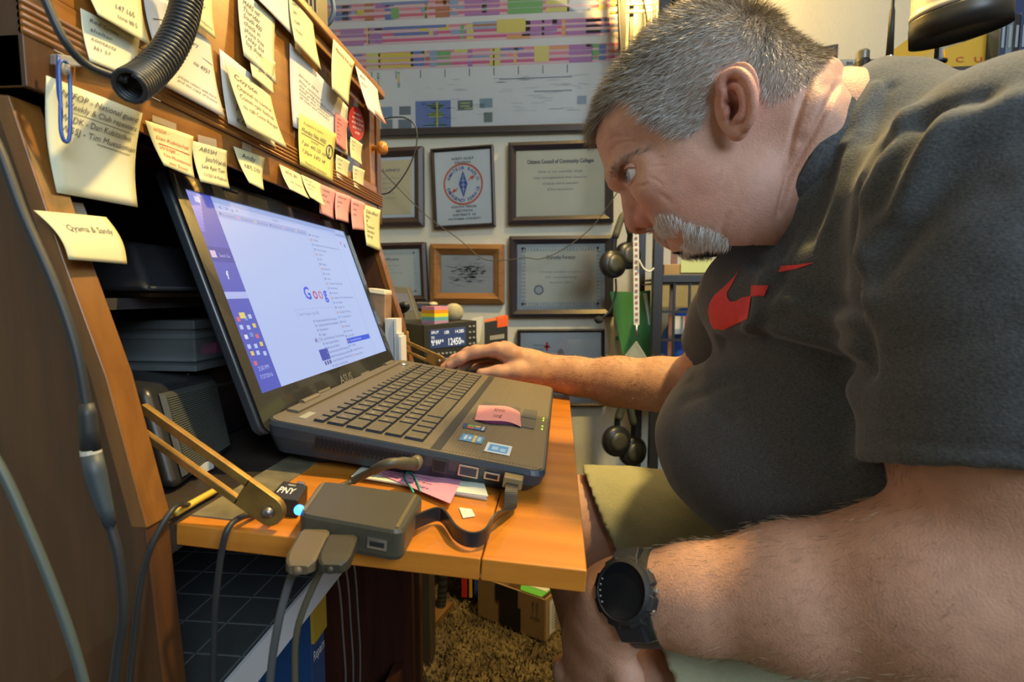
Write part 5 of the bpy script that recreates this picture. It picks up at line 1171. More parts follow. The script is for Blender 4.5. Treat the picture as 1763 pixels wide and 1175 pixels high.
MB().hexa([mf_(.05, .74), mf_(.93, .74), mf_(.88, .20), mf_(.05, .20)], [p+V3(0, .001, 0) for p in (mf_(.05, .74), mf_(.93, .74), mf_(.88, .20), mf_(.05, .20))]).build('screen', mat('screen_dull', (.12, .13, .19), .25), mn_)
MB().box(((mq[3]+mq[2])/2+V3(0, .06, -.02), ), (.1, .1, .1)) if False else None
bs_ = (mq[3]+mq[2])/2; MB().hexa([(bs_[0]-.06, 1.29, ZTB), (bs_[0]+.06, 1.29, ZTB), (bs_[0]+.06, 1.42, ZTB), (bs_[0]-.06, 1.42, ZTB)], [(bs_[0]-.05, 1.30, bs_[2]+.002), (bs_[0]+.05, 1.30, bs_[2]+.002), (bs_[0]+.05, 1.34, bs_[2]+.02), (bs_[0]-.05, 1.34, bs_[2]+.02)]).build('stand', MATS['case_grey'], mn_, bevel=.002)
hp_ = thing('handheld_case', 'dark handheld device with cream end behind the rainbow block', 'device', PY(735, 540, 1.40))
hz_ = rF[0][2]; q = [PY(715, 520, 1.42), PY(748, 521, 1.45), PY(748, 532, 1.45), PY(715, 534, 1.42)]
MB().hexa([q[3], q[2], q[1], q[0]], [p+V3(0, .06, 0) for p in (q[3], q[2], q[1], q[0])]).build('body', mat('case_navy', (.03, .032, .05), .4), hp_, bevel=.004)
MB().ball(PY(746, 524, 1.44), (.012, .02, .007)).build('cream_end', mat('cream_plastic', (.50, .46, .30), .5), hp_, smooth=True)
MB().hexa([V3(q[3][0], 1.43, ZTB), V3(q[2][0], 1.46, ZTB), V3(q[2][0], 1.50, ZTB), V3(q[3][0], 1.48, ZTB)], [V3(q[3][0], 1.43, q[3][2]+.004), V3(q[2][0], 1.46, q[3][2]+.004), V3(q[2][0], 1.50, q[3][2]+.004), V3(q[3][0], 1.48, q[3][2]+.004)]).build('charger_stand', M_blk, hp_)
ar_ = thing('microphone_arm', 'black curved microphone arm beside the small display', 'microphone', PY(686, 560, 1.10))
pz_ = PY(686, 570, 1.10); MB().tube([V3(pz_[0], 1.14, ZTB), PY(687, 560, 1.12), PY(688, 540, 1.10)], [.012, .012, .011], 14).build('post', M_blk, ar_, smooth=True)
MB().tube(spline([PY(682, 536, 1.10), PY(692, 526, 1.08), PY(700, 527, 1.08), PY(698, 532, 1.09), PY(686, 538, 1.10)], 5), .007, 10).build('head', M_blk, ar_, smooth=True)
tag(MB().box((-.40, 1.175, ZTB+.003), (.30, .06, .006)).build('teal_mat', mat('teal_felt', (.03, .20, .16), .8)), 'teal green mat in front of the radio', 'mat')
bb_ = thing('brass_block', 'small amber bottle cap beside the microphone post', 'bottle', PY(696, 590, 1.16)); bz = PY(696, 575, 1.16)
MB().lathe([(.012, ZTB-bz[2]), (.012, -.012), (.010, -.010), (.010, .004), (.008, .006)], bz, (0, 0, 1), 16).build('bottle_body', mat('amber', (.50, .28, .03), .3), bb_, smooth=False)
# ------------------------------------------------------------------ rack, shelf and items behind the man
M_rack = mat('rack_black', (.014, .014, .016), .4)
rk = thing('wire_rack', 'tall black metal rack with wire grid shelves behind the man', 'rack', V3(.33, 1.5, 0))
YR = 1.46
xr = PY(1131, 500, YR)[0]
def post(x, y, z0, z1, r=.011): MB().box((x, y, (z0+z1)/2), (r*2, r*2, z1-z0)).build('post', M_rack, rk, bevel=.002)
post(xr, YR, 0, 2.2, .013); post(PY(1071, 50, 1.72)[0], 1.72, 1.42, 2.2, .010); post(xr+.31, YR, 0, 1.45); post(xr, 1.74, 0, 2.2); post(PY(1087, 50, 1.74)[0], 1.745, 1.44, 2.2, .007)
zz = PY(1170, 480, YR)[2]
MB().box((xr+.155, YR, zz), (.31, .016, .022)).build('shelf_rail', M_rack, rk, bevel=.002)
for k in range(8): MB().box((xr+.155, YR+.02+k*.035, zz), (.31, .004, .004)).build('shelf_wire', M_rack, rk)
for yy in (537, 586, 636, 690, 740):
    z_ = PY(1170, yy, YR)[2]; MB().box((xr+.155, YR, z_), (.31, .007, .007)).build('grid_wire', M_rack, rk)
for xx in (1160, 1186, 1212, 1240): x_ = PY(xx, 550, YR)[0]; MB().box((x_, YR+.001, zz-.14), (.006, .006, .28)).build('grid_wire', M_rack, rk)
zs = PY(1170, 690, YR)[2]
MB().box((xr+.155, 1.60, zs-.005), (.31, .28, .008)).build('lower_shelf', M_rack, rk)
MB().box((xr+.155, 1.60, zz-.012), (.31, .28, .004)).build('upper_shelf', mat('shelf_mesh', (.03, .03, .03), .5), rk)
for yy in (4, 17):
    z_ = PY(1100, yy, 1.72)[2]; MB().box((xr-.03, 1.73, z_), (.17, .006, .006)).build('cross_wire', mat('brass_wire', (.35, .25, .08), .4, metal=.6), rk)
# hanging cables on the post
cable('rack_cable', 'black cable running down the rack post beside the chart', [PY(*p, 1.70) for p in ((1064, -20), (1066, 40), (1069, 90), (1068, 130), (1070, 170))], .0042, M_cab)
cable('rack_cable', 'blue-grey cable hanging behind the top of his head', [PY(*p, 1.66) for p in ((1126, -20), (1126, 40), (1120, 90), (1118, 140))], .0055, mat('cable_bluegrey', (.10, .14, .20), .45))
cable('rack_cable', 'thin black cable crossing the rack near the lamp glow', [PY(*p, 1.64) for p in ((1106, -10), (1113, 30), (1116, 70), (1114, 110))], .003, M_cab)
bn = thing('dried_bundle', 'dark bristly bundle hanging on the rack near the lamp', 'decoration', PY(1155, 10, 1.60))
m = MB(); r_ = np.random.default_rng(2); c0 = PY(1155, -5, 1.60)
for k in range(160):
    d = nrm(r_.normal(0, 1, 3)*[1, .6, 1.3]); a = c0+d*.010; b = c0+d*r_.uniform(.035, .055)+V3(0, 0, -.01); m.tube([a, b], [.0022, .0008], 4)
m.build('bristles', mat('bristle_dark', (.035, .03, .012), .7), bn)['kind'] = 'stuff'
MB().ball(c0, .018, 12, 8).build('core', MATS['bristle_dark'], bn)
# headphones
def headphones(label, cA, cB, top, Y, big=1.0):
    o = thing('headphones', label, 'headphones', PY(*cA, Y), 'headphones hung on the rack')
    a, b, t = PY(*cA, Y), PY(*cB, Y+.03), PY(*top, Y+.015)
    M_hp = mat('headphone_black', (.016, .016, .016), .35); R = .040*big
    ax = nrm((b-a)*[1, .5, 0]+V3(.35, -.9, .05))
    for p, s in ((a, 1), (b, 1)):
        MB().lathe([(R*.75, -.016), (R, -.010), (R, .004), (R*.85, .012), (R*.4, .015)], p, ax*s, 26).build('ear_cup', M_hp, o, smooth=True)
        MB().lathe([(R*.62, .0135), (R*.60, .0165), (R*.30, .018)], p, ax*s, 22).build('cup_badge', mat('badge_olive', (.05, .048, .03), .4), o, smooth=True)
    MB().tube(spline([a+V3(0, .01, R*.4), lerp3(a, t, .6)+V3(-.012, 0, .004), t, lerp3(b, t, .6)+V3(.012, 0, .004), b+V3(0, .01, R*.4)], 6), .008*big, 10).build('headband', M_hp, o, smooth=True)
    MB().tube(spline([lerp3(a, t, .55)+V3(-.012, -.006, 0), t+V3(0, -.004, .004), lerp3(b, t, .55)+V3(.012, -.006, 0)], 6), .010*big, 10).build('pad', mat('pad_olive', (.09, .085, .045), .6), o, smooth=True)
    return o
headphones('black headphones hanging above the green folder', (1056, 455), (1082, 440), (1074, 372), 1.52)
headphones('black headphones hanging below his right forearm', (1062, 760), (1090, 778), (1078, 690), 1.50, 1.12)
mcp = thing('headset_microphone', 'small headset microphone tip in front of the lower certificate', 'microphone', PY(1032, 550, 1.5)); MB().ball(PY(1031, 551, 1.52), (.013, .013, .011), 14, 10).build('foam_tip', mat('foam_black', (.015, .015, .015), .9), mcp, smooth=True)
MB().tube(spline([PY(1036, 548, 1.52), PY(1050, 535, 1.52), PY(1060, 505, 1.52), PY(1060, 480, 1.52)], 6), .003, 8).build('boom', M_cab, mcp, smooth=True)
# lanyard with badge pouch
ly = thing('lanyard', 'white printed lanyard with a clear badge pouch', 'lanyard', PY(1096, 600, 1.44))
lw = .0075
A0, A1 = PY(1095, 395, 1.44), PY(1096, 560, 1.44)
MB().sheet(lambda u, v: lerp3(A0, A1, v)+V3(lw*(u-.5)*2, .001*sin(v*20), 0), 2, 14, th=V3(0, .0012, 0)).build('strap', mat('strap_white', (.62, .60, .52), .7), ly)
m = MB()
for k in range(16):
    p = lerp3(A0, A1, .03+k*.061); m.box(p+V3(0, -.0014, 0), (.007, .0006, .007))
m.build('strap_print', mat('strap_print', (.45, .12, .10), .7, col2=(.12, .12, .12), scale=40), ly)['kind'] = 'stuff'
MB().tube([A1, A1+V3(0, 0, -.03)], [.004, .0025], 10).build('clasp', M_steel, ly, smooth=True)
zb_ = PY(1096, 585, 1.44)
m = MB(); m.add([zb_+V3(0, 0, 0), zb_+V3(.045, .01, -.07), zb_+V3(.04, .0, -.12), zb_+V3(-.05, .0, -.12), zb_+V3(-.05, .01, -.07), zb_+V3(0, .03, -.02), zb_+V3(.04, .035, -.08), zb_+V3(.035, .03, -.12), zb_+V3(-.045, .03, -.12), zb_+V3(-.045, .035, -.08)], [(0, 1, 2, 3, 4), (9, 8, 7, 6, 5), (0, 5, 6, 1), (1, 6, 7, 2), (2, 7, 8, 3), (3, 8, 9, 4), (4, 9, 5, 0)])
m.build('badge_pouch', mat('pouch_film', (.48, .50, .42), .18, alpha=.5), ly, bevel=.004)
# green folder, patterned strip
gq = [PY(1050, 502, 1.70), PY(1098, 503, 1.70), PY(1120, 500, 1.70), PY(1120, 640, 1.69), PY(1092, 690, 1.69), PY(1078, 640, 1.69)]
o = thing('green_folder', 'green card folder standing beside the rack post', 'folder', V3(gq[3][0]-.02, 1.69, gq[4][2])); MB().prism(gq, (0, .012, 0)).build('cover', mat('card_green', (.05, .22, .06), .7), o)
MB().prism([PY(1107, 505, 1.694), PY(1114, 505, 1.694), PY(1119, 560, 1.694), PY(1117, 560, 1.694)], (0, .003, 0)).build('paper_edge', mat('paper_white', (.70, .70, .66), .8), o)
sq_ = [PY(1056, 520, 1.74), PY(1066, 520, 1.74), PY(1068, 700, 1.74), PY(1058, 700, 1.74)]; o = thing('paper_strip', 'pale paper strip with green marks behind the folder', 'paper', sq_[2]); MB().hexa(sq_[::-1], [p+V3(0, .004, 0) for p in sq_[::-1]]).build('strip', mat('strip_pale', (.46, .46, .38), .8), o)
for k in range(4):
    p = PY(1062, 545+k*38, 1.737); MB().box(p, (.010, .002, .014)).build('green_mark', mat('mark_green', (.04, .22, .14), .7), o)
# items in the rack
o = thing('blue_bag', 'bright blue bag behind the wire grid', 'bag', V3(xr+.12, 1.58, zs)); F_ = Field((xr+.02, 1.50, zs-.01), (xr+.34, 1.70, zs+.28), .006)
F_.ell((xr+.15, 1.61, zs+.13), (.11, .06, .125), k=.03); F_.ell((xr+.10, 1.57, zs+.20), (.04, .04, .05), k=.03); v_, f_ = F_.mesh(); v_ = v_+mesh_normals(v_, f_)*(.006*vnoise(v_, 40, 3))[:, None]; nmesh('bag_body', v_, f_, mat('bag_blue', (.03, .09, .42), .4), o)
p = PY(1170, 560, 1.50); MB().box(p, (.028, .012, .05)).build('white_label', mat('label_white', (.55, .55, .5), .5), o); MB().box(p+V3(.018, -.001, 0), (.012, .012, .05)).build('red_label', mat('label_red', (.45, .05, .04), .5), o)
o = thing('clear_bag', 'crumpled clear plastic bag on the lower rack shelf', 'bag', V3(xr+.10, 1.52, zs)); F_ = Field((xr+.0, 1.48, zs-.005), (xr+.22, 1.56, zs+.12), .005)
F_.ell((xr+.10, 1.52, zs+.045), (.07, .03, .05), k=.02); v_, f_ = F_.mesh(); v_ = v_+mesh_normals(v_, f_)*(.007*vnoise(v_, 70, 8))[:, None]; nmesh('bag_film', v_, f_, mat('film_grey', (.30, .31, .33), .25, alpha=.6), o)
o = thing('brown_strap', 'brown leather strap hanging in the rack', 'strap', PY(1160, 620, 1.49)); q = [PY(1157, 410, 1.52), PY(1168, 410, 1.52), PY(1157, 640, 1.50), PY(1148, 640, 1.50)]; MB().hexa(q[::-1], [p+V3(0, .006, 0) for p in q[::-1]]).build('strap_band', mat('leather_brown', (.16, .06, .02), .5), o)
MB().lathe([(.004, 0), (.003, .003)], PY(1164, 433, 1.515), (0, -1, 0), 10).build('rivet', M_steel, o)
o = thing('cardboard_tray', 'tan cardboard tray with green slip on the rack shelf', 'box', V3(xr+.12, 1.58, zz)); zt_ = zz-.010
MB().box((xr+.155, 1.60, zt_+.026), (.26, .20, .05)).build('tray_body', mat('cardboard', (.36, .22, .09), .8, var=.15, scale=20), o, bevel=.002); MB().box((xr+.14, 1.497, zt_+.045), (.14, .003, .035)).build('green_slip', mat('slip_green', (.50, .56, .24), .8), o)
cable('white_cable', 'white cord loop hanging under the rack shelf', [PY(*p, 1.43) for p in ((1100, 448), (1108, 462), (1118, 468), (1126, 462))], .0024, mat('cord_white', (.6, .58, .5), .6))
# ------------------------------------------------------------------ low bookcase top behind his shoulders
ZS = PY(1480, 128, 1.45)[2]
bc2 = thing('bookcase', 'low dark bookcase behind his shoulder', 'bookcase', V3(.95, 1.6, 0))
MB().box((1.14, 1.60, ZS-.012), (.96, .36, .024)).build('top_board', M_tab, bc2, bevel=.003)
for x in (.68, 1.60): MB().box((x, 1.60, (ZS-.024)/2), (.024, .36, ZS-.024)).build('side_board', M_tab, bc2)
for z in (.30, .62, .94, 1.22): MB().box((1.14, 1.60, z), (.90, .34, .02)).build('shelf', M_tab, bc2)
MB().box((1.14, 1.775, ZS/2), (.90, .008, ZS-.05)).build('back_board', M_tab, bc2)
def sbox(name, label, cat, q, dep, mm, bev=.0015, drop=True):
    Q = [PY(*p) for p in q]
    if drop: Q[2] = V3(Q[2][0], Q[2][1], ZS); Q[3] = V3(Q[3][0], Q[3][1], ZS)
    o = thing(name, label, cat, V3((Q[2]+Q[3])[0]/2, Q[2][1], ZS)); MB().hexa([Q[3], Q[2], Q[1], Q[0]], [p+V3(0, dep, 0) for p in (Q[3], Q[2], Q[1], Q[0])]).build('body', mm, o, bevel=bev); return o, Q
# small photo frame
Qf = [PY(*p, 1.72) for p in ((1384, 86), (1444, 75), (1446, 130), (1384, 130))]; Qf[2] = V3(Qf[1][0], 1.72, ZS); Qf[3] = V3(Qf[0][0], 1.72, ZS)
o = thing('framed_photo', 'small dark photo frame on the bookcase behind his neck', 'picture frame', (Qf[2]+Qf[3])/2)
MB().hexa([Qf[3], Qf[2], Qf[1], Qf[0]], [p+V3(0, .02, 0) for p in (Qf[3], Qf[2], Qf[1], Qf[0])]).build('frame', M_frbrn, o, bevel=.002)
def pff(u, v): return lerp3(lerp3(Qf[0], Qf[1], u), lerp3(Qf[3], Qf[2], u), v)+V3(0, -.001, 0)
MB().hexa([pff(.12, .95), pff(.86, .95), pff(.86, .16), pff(.12, .16)], [p+V3(0, -.001, 0) for p in (pff(.12, .95), pff(.86, .95), pff(.86, .16), pff(.12, .16))]).build('photo', mat('photo_grey', (.42, .46, .47), .4, col2=(.03, .04, .03), scale=14), o)
o, Q = sbox('name_plate', 'clear plastic box with white name label behind his neck', 'name plate', [(1420, 103, 1.55), (1512, 101, 1.55), (1512, 130, 1.55), (1420, 130, 1.55)], .08, mat('box_teal_grey', (.18, .22, .20), .2))
nq = [PY(*p, 1.546) for p in ((1447, 104), (1486, 102), (1486, 113), (1447, 115))]; MB().hexa(nq[::-1], [p+V3(0, .002, 0) for p in nq[::-1]]).build('label', mat('label_white', (.55, .55, .5), .5), o)
m = MB(); text_on(m, 'BILL', lambda u, v: lerp3(lerp3(nq[0], nq[1], u), lerp3(nq[3], nq[2], u), v)+V3(0, -.001, 0), .25, .78, .5, w=.5, bold=.02); m.build('lettering', INKD, o)
rq = [PY(*p, 1.546) for p in ((1436, 119), (1475, 117), (1475, 126), (1436, 128))]; MB().hexa(rq[::-1], [p+V3(0, .002, 0) for p in rq[::-1]]).build('red_text_strip', mat('strip_redtext', (.60, .40, .36), .7, col2=(.5, .1, .08), scale=160), o)
o = thing('spray_bottle', 'small clear-capped black bottle on the bookcase', 'bottle', V3(*PY(1484, 120, 1.48)[:2], ZS)); p = V3(*PY(1484, 120, 1.48)[:2], ZS)
zc = PY(1484, 103, 1.48)[2]-ZS; ztp = PY(1484, 87, 1.48)[2]-ZS
MB().lathe([(.018, 0), (.018, zc-.006), (.016, zc)], p, (0, 0, 1), 20).build('bottle_body', M_blk, o); MB().lathe([(.0155, zc), (.0155, ztp-.004), (.012, ztp)], p, (0, 0, 1), 20).build('cap', mat('cap_smoke', (.22, .21, .18), .15, metal=.3), o)
# handheld radio with antenna
o = thing('handheld_radio', 'handheld radio with long whip antenna behind his shoulder', 'radio', V3(*PY(1530, 120, 1.40)[:2], ZS)); p = V3(*PY(1530, 120, 1.46)[:2], ZS)
z1_ = PY(1530, 112, 1.46)[2]; MB().box((p[0], p[1], (ZS+z1_)/2), (.05, .03, z1_-ZS)).build('case', M_blk, o, bevel=.004)
MB().lathe([(.010, 0), (.010, .012), (.008, .016), (.008, .024)], V3(p[0], p[1], z1_), (0, 0, 1), 16).build('antenna_base', M_steel, o)
zt2 = PY(1530, 20, 1.46)[2]; MB().tube([V3(p[0], p[1], z1_+.022), V3(p[0], p[1], zt2), V3(p[0], p[1], zt2+.012), V3(p[0]+.002, p[1], zt2+.25)], [.0085, .0060, .0038, .0030], 12).build('antenna', M_blk, o, smooth=True)
for dx in (.016, .026): MB().lathe([(.005, 0), (.005, .008)], V3(p[0]+dx+.004, p[1], z1_), (0, 0, 1), 10).build('knob', M_blk, o)
# yellow envelopes
M_env = mat('envelope_yellow', (.72, .42, .02), .6, var=.06, scale=20)
def env(label, poly, Y, dy=.006, txt=None):
    P = [PY(*p, Y) for p in poly]; o = thing('yellow_envelope', label, 'envelope', V3(P[-1][0], Y, ZS), 'yellow envelopes'); MB().prism(P, (0, dy, 0)).build('paper', M_env, o)
    if txt:
        m = MB(); text_on(m, txt, lambda u, v: PY(u, v, Y-.001), 1645, 107, 9, w=46, bold=.02); m.build('red_lettering', mat('print_redtext', (.55, .09, .03), .7), o)
env('yellow envelope leaning behind the antenna', [(1519, 112), (1530, 92), (1592, 45), (1612, 50), (1612, 135), (1515, 135)], 1.62)
env('yellow envelope with red letters below the lamp shade', [(1627, 84), (1700, 58), (1708, 110), (1710, 140), (1634, 140)], 1.44, txt='C   U')
for k, (x0_, x1_, Yq) in enumerate(((1612, 1622, 1.56), (1622, 1630, 1.56), (1710, 1722, 1.50))):
    Q = [PY(x0_, 82, Yq), PY(x1_, 82, Yq), PY(x1_, 140, Yq), PY(x0_, 140, Yq)]; Q[2] = V3(Q[1][0], Yq, ZS); Q[3] = V3(Q[0][0], Yq, ZS)
    o = thing('booklet', ('thin grey booklet left of the lettered yellow envelope', 'thin white booklet against the lettered yellow envelope', 'pale booklet right of the lettered yellow envelope')[k], 'book', (Q[2]+Q[3])/2, 'booklets on the bookcase'); MB().hexa([Q[3], Q[2], Q[1], Q[0]], [p+V3(0, .12, 0) for p in (Q[3], Q[2], Q[1], Q[0])]).build('cover', mat('booklet%d' % k, ((.25, .27, .26), (.45, .45, .42), (.35, .35, .33))[k], .7), o)
for k in range(4):
    x0_ = 1724+k*12; Q = [PY(x0_, 30-k*3, 1.40), PY(x0_+11, 30-k*3, 1.40)]; Q = [Q[0], Q[1], V3(Q[1][0], 1.40, ZS), V3(Q[0][0], 1.40, ZS)]
    o = thing('disc_case', ('dark blue disc case nearest the lamp', 'grey-blue disc case second from the lamp', 'black disc case third from the lamp', 'blue disc case at the picture edge')[k], 'disc case', (Q[2]+Q[3])/2, 'disc cases on the bookcase'); MB().hexa([Q[3], Q[2], Q[1], Q[0]], [p+V3(0, .13, 0) for p in (Q[3], Q[2], Q[1], Q[0])]).build('case', mat('disc%d' % k, ((.03, .05, .10), (.16, .20, .24), (.02, .02, .025), (.03, .05, .14))[k], .25), o, bevel=.001)
    MB().hexa([lerp3(Q[3], Q[2], .3)+V3(0, -.001, .03), lerp3(Q[3], Q[2], .7)+V3(0, -.001, .03), lerp3(Q[3], Q[2], .7)+V3(0, -.001, .08), lerp3(Q[3], Q[2], .3)+V3(0, -.001, .08)], [p+V3(0, .0008, 0) for p in (lerp3(Q[3], Q[2], .3)+V3(0, -.001, .03), lerp3(Q[3], Q[2], .7)+V3(0, -.001, .03), lerp3(Q[3], Q[2], .7)+V3(0, -.001, .08), lerp3(Q[3], Q[2], .3)+V3(0, -.001, .08))]).build('spine_label', mat('spine_pale', (.30, .34, .36), .5), o)
o = thing('blue_binder', 'dark blue binder lying behind the lamp shade', 'binder', V3(1.30, 1.58, ZS)); Q = [PY(1690, 20, 1.60), PY(1800, -30, 1.60), PY(1800, 135, 1.60), PY(1690, 135, 1.60)]; MB().hexa(Q[::-1], [p+V3(0, .05, 0) for p in Q[::-1]]).build('cover', mat('binder_blue', (.02, .04, .13), .5), o, bevel=.003)
# silver lamp
YL = 1.15
lm_ = thing('desk_lamp', 'silver drum lamp shade with black rim above his shoulder', 'lamp', V3(*PY(1612, 110, YL)[:2], ZS))
lc = PY(1651, 58, YL); lax = nrm(V3(-.16, -.12, 1.0)); RL = np.linalg.norm(PY(1727, 45, YL)-PY(1577, 70, YL))/2
MB().lathe([(RL*.93, .000), (RL, -.004), (RL*1.0, .030), (RL*.985, .034), (RL*.985, .040), (RL*.97, .044)], lc, lax, 64).build('black_rim', mat('lamp_black', (.018, .018, .018), .4), lm_, smooth=True)
MB().lathe([(RL*.985, .044), (RL*.98, .052), (RL*.955, .054), (RL*.95, .060), (RL*.945, .062), (RL*.86, .16), (RL*.80, .19), (RL*.40, .20)], lc, lax, 40).build('shade', mat('brushed_silver', (.58, .55, .48), .5, metal=.6), lm_, smooth=True)
MB().lathe([(RL*.90, .002), (RL*.2, .012)], lc, lax, 30).build('shade_inside', mat('lamp_inside', (.02, .02, .02), .6), lm_)
pl_ = PY(1612, 100, YL+.25); MB().tube([V3(pl_[0], pl_[1], ZS), V3(pl_[0], pl_[1], ZS+.16), lc+lax*.19], .005, 10).build('stem', M_rack, lm_, smooth=True)
MB().lathe([(.022, 0), (.022, .004), (.010, .007)], V3(pl_[0], pl_[1], ZS), (0, 0, 1), 24).build('base', M_rack, lm_)
# ------------------------------------------------------------------ floor things
cbx = thing('cardboard_box', 'small open cardboard shipping box with black tape on the carpet', 'box', V3(-.06, 1.4, 0))
k0, k1, k2 = PZ(938, 1108, .002), PZ(824, 1062, .002), PZ(985, 1062, .002)
hB = PY(938, 1037, k0[1])[2]; k3 = k1+k2-k0; up_ = V3(0, 0, hB)
M_crd = mat('cardboard_brown', (.30, .19, .085), .8, var=.12, scale=30); k0, k1, k2, k3 = [V3(p[0], p[1], .006) for p in (k0, k1, k2, k3)]
for a, b in ((k0, k1), (k0, k2), (k1, k3), (k2, k3)):
    d = nrm(b-a); n = V3(-d[1], d[0], 0)*.002; MB().hexa([a-n, b-n, b+n, a+n], [p+up_ for p in (a-n, b-n, b+n, a+n)]).build('side', M_crd, cbx)
MB().hexa([k0, k1, k3, k2], [p+V3(0, 0, .003) for p in (k0, k1, k3, k2)]).build('bottom', M_crd, cbx)
def cf(u, v, d=.0028): n = nrm(np.cross(k1-k0, V3(0, 0, 1))); n = n if n[1] < 0 else -n; return lerp3(k0, k1, u)+up_*(1-v)+n*d
def cg(u, v, d=.0028): n = nrm(np.cross(k2-k0, V3(0, 0, 1))); n = n if n[0] > 0 else -n; return lerp3(k0, k2, u)+up_*(1-v)+n*d
for (u0, u1, v0, v1) in ((.38, .72, .0, .42), (.34, .66, .42, .98)):
    MB().hexa([cf(u0, v1), cf(u1, v1), cf(u1, v0), cf(u0, v0)], [cf(u0, v1, .0034), cf(u1, v1, .0034), cf(u1, v0, .0034), cf(u0, v0, .0034)]).build('black_tape', mat('tape_black', (.012, .012, .014), .35, var=.4, scale=80), cbx)
m = MB()
for u in (.10, .16): m.add([cf(u-.004, .42), cf(u+.004, .42), cf(u+.004, .18), cf(u-.004, .18)], [(0, 1, 2, 3)]); m.add([cf(u-.018, .2), cf(u+.018, .2), cf(u, .10)], [(0, 1, 2)])
m.add([cf(.06, .52), cf(.20, .52), cf(.20, .49), cf(.06, .49)], [(0, 1, 2, 3)]); m.build('arrow_print', INKD, cbx)
MB().hexa([cg(.12, .92), cg(.31, .92), cg(.31, .12), cg(.12, .12)], [cg(.12, .92, .0034), cg(.31, .92, .0034), cg(.31, .12, .0034), cg(.12, .12, .0034)]).build('address_label', mat('label_paper', (.52, .52, .50), .7), cbx)
m = MB()
for k in range(9): m.add([cg(.2, .24+.07*k, .0037), cg(.54, .24+.07*k, .0037), cg(.54, .27+.07*k, .0037), cg(.2, .27+.07*k, .0037)], [(0, 1, 2, 3)])
m.build('label_print', INKG, cbx)
g_ = [lerp3(k0, k1, .05)+up_+V3(0, 0, .002), lerp3(k0, k1, .35)+up_+V3(0, 0, .002), lerp3(k0, k1, .35)+up_+V3(0, .02, .004), lerp3(k0, k2, .25)+up_+V3(0, .01, .006)]
o = thing('green_white_papers', 'green and white papers sticking out of the cardboard box', 'papers', sum(g_)/4); MB().hexa(g_, [p+V3(0, 0, .0015) for p in g_]).build('green_sheet', mat('sheet_green', (.10, .40, .05), .7), o); MB().hexa([p+V3(.012, .02, .003) for p in g_], [p+V3(.012, .02, .005) for p in g_]).build('white_sheet', mat('sheet_cream', (.60, .58, .46), .8), o)
bkx = PZ(790, 1040, .02)
for k, (w, h, c_, lb) in enumerate(((.018, .27, (.42, .02, .015), 'red book spine standing by the desk foot'), (.010, .26, (.55, .34, .02), 'yellow book spine between red and blue ones'), (.030, .25, (.03, .06, .26), 'blue book standing left of the cardboard box'))):
    x = -.262+(0, .018, .042)[k]; o = thing('standing_book', lb, 'book', V3(x, 1.50, 0), 'books under the table'); MB().box((x, 1.50, .02+h/2), (w*.9, .20, h)).build('cover', mat('cover%d' % k, c_, .5), o, bevel=.002); MB().box((x, 1.5, .02+h-.002), (w*.6, .19, .006)).build('pages', mat('pages_cream', (.5, .47, .38), .8), o)
o = thing('floor_shelf_board', 'low wooden board along the carpet beside the desk', 'board', V3(-.25, 1.30, 0)); bA, bB = PZ(722, 1114, .0), PZ(782, 1046, .0)
MB().hexa([bA+V3(-.30, 0, 0), bA, bB, bB+V3(-.30, 0, 0)], [p+V3(0, 0, .018) for p in (bA+V3(-.30, 0, 0), bA, bB, bB+V3(-.30, 0, 0))]).build('plank', wood('plank_wood', (.20, .10, .03), (.10, .05, .018), 'Y', .5), o, bevel=.002)
hs1 = thing('corrugated_hose', 'black corrugated hose looped beside the desk base', 'hose', V3(-.30, 1.18, .02))
hpts = spline([PY(*p, 1.36) for p in ((728, 900), (729, 1000), (735, 1040), (745, 1066), (757, 1052), (762, 1010), (764, 900))], 14)
MB().tube(hpts, [.012+.0022*(i % 2) for i in range(len(hpts))], 12).build('hose_body', mat('hose_black', (.016, .017, .016), .45), hs1)
# ------------------------------------------------------------------ the seated man
person = thing('person', 'bearded grey-haired man in grey t-shirt leaning towards the laptop', 'person', (0.3, 0.55, 0.0))
M_skin = mat('skin', vcol=True, rough=0.52, var=0.14, scale=110, bump=0.30, bscale=620, sss=0.12, spec=0.35)
SK = np.array((0.56, 0.325, 0.235))
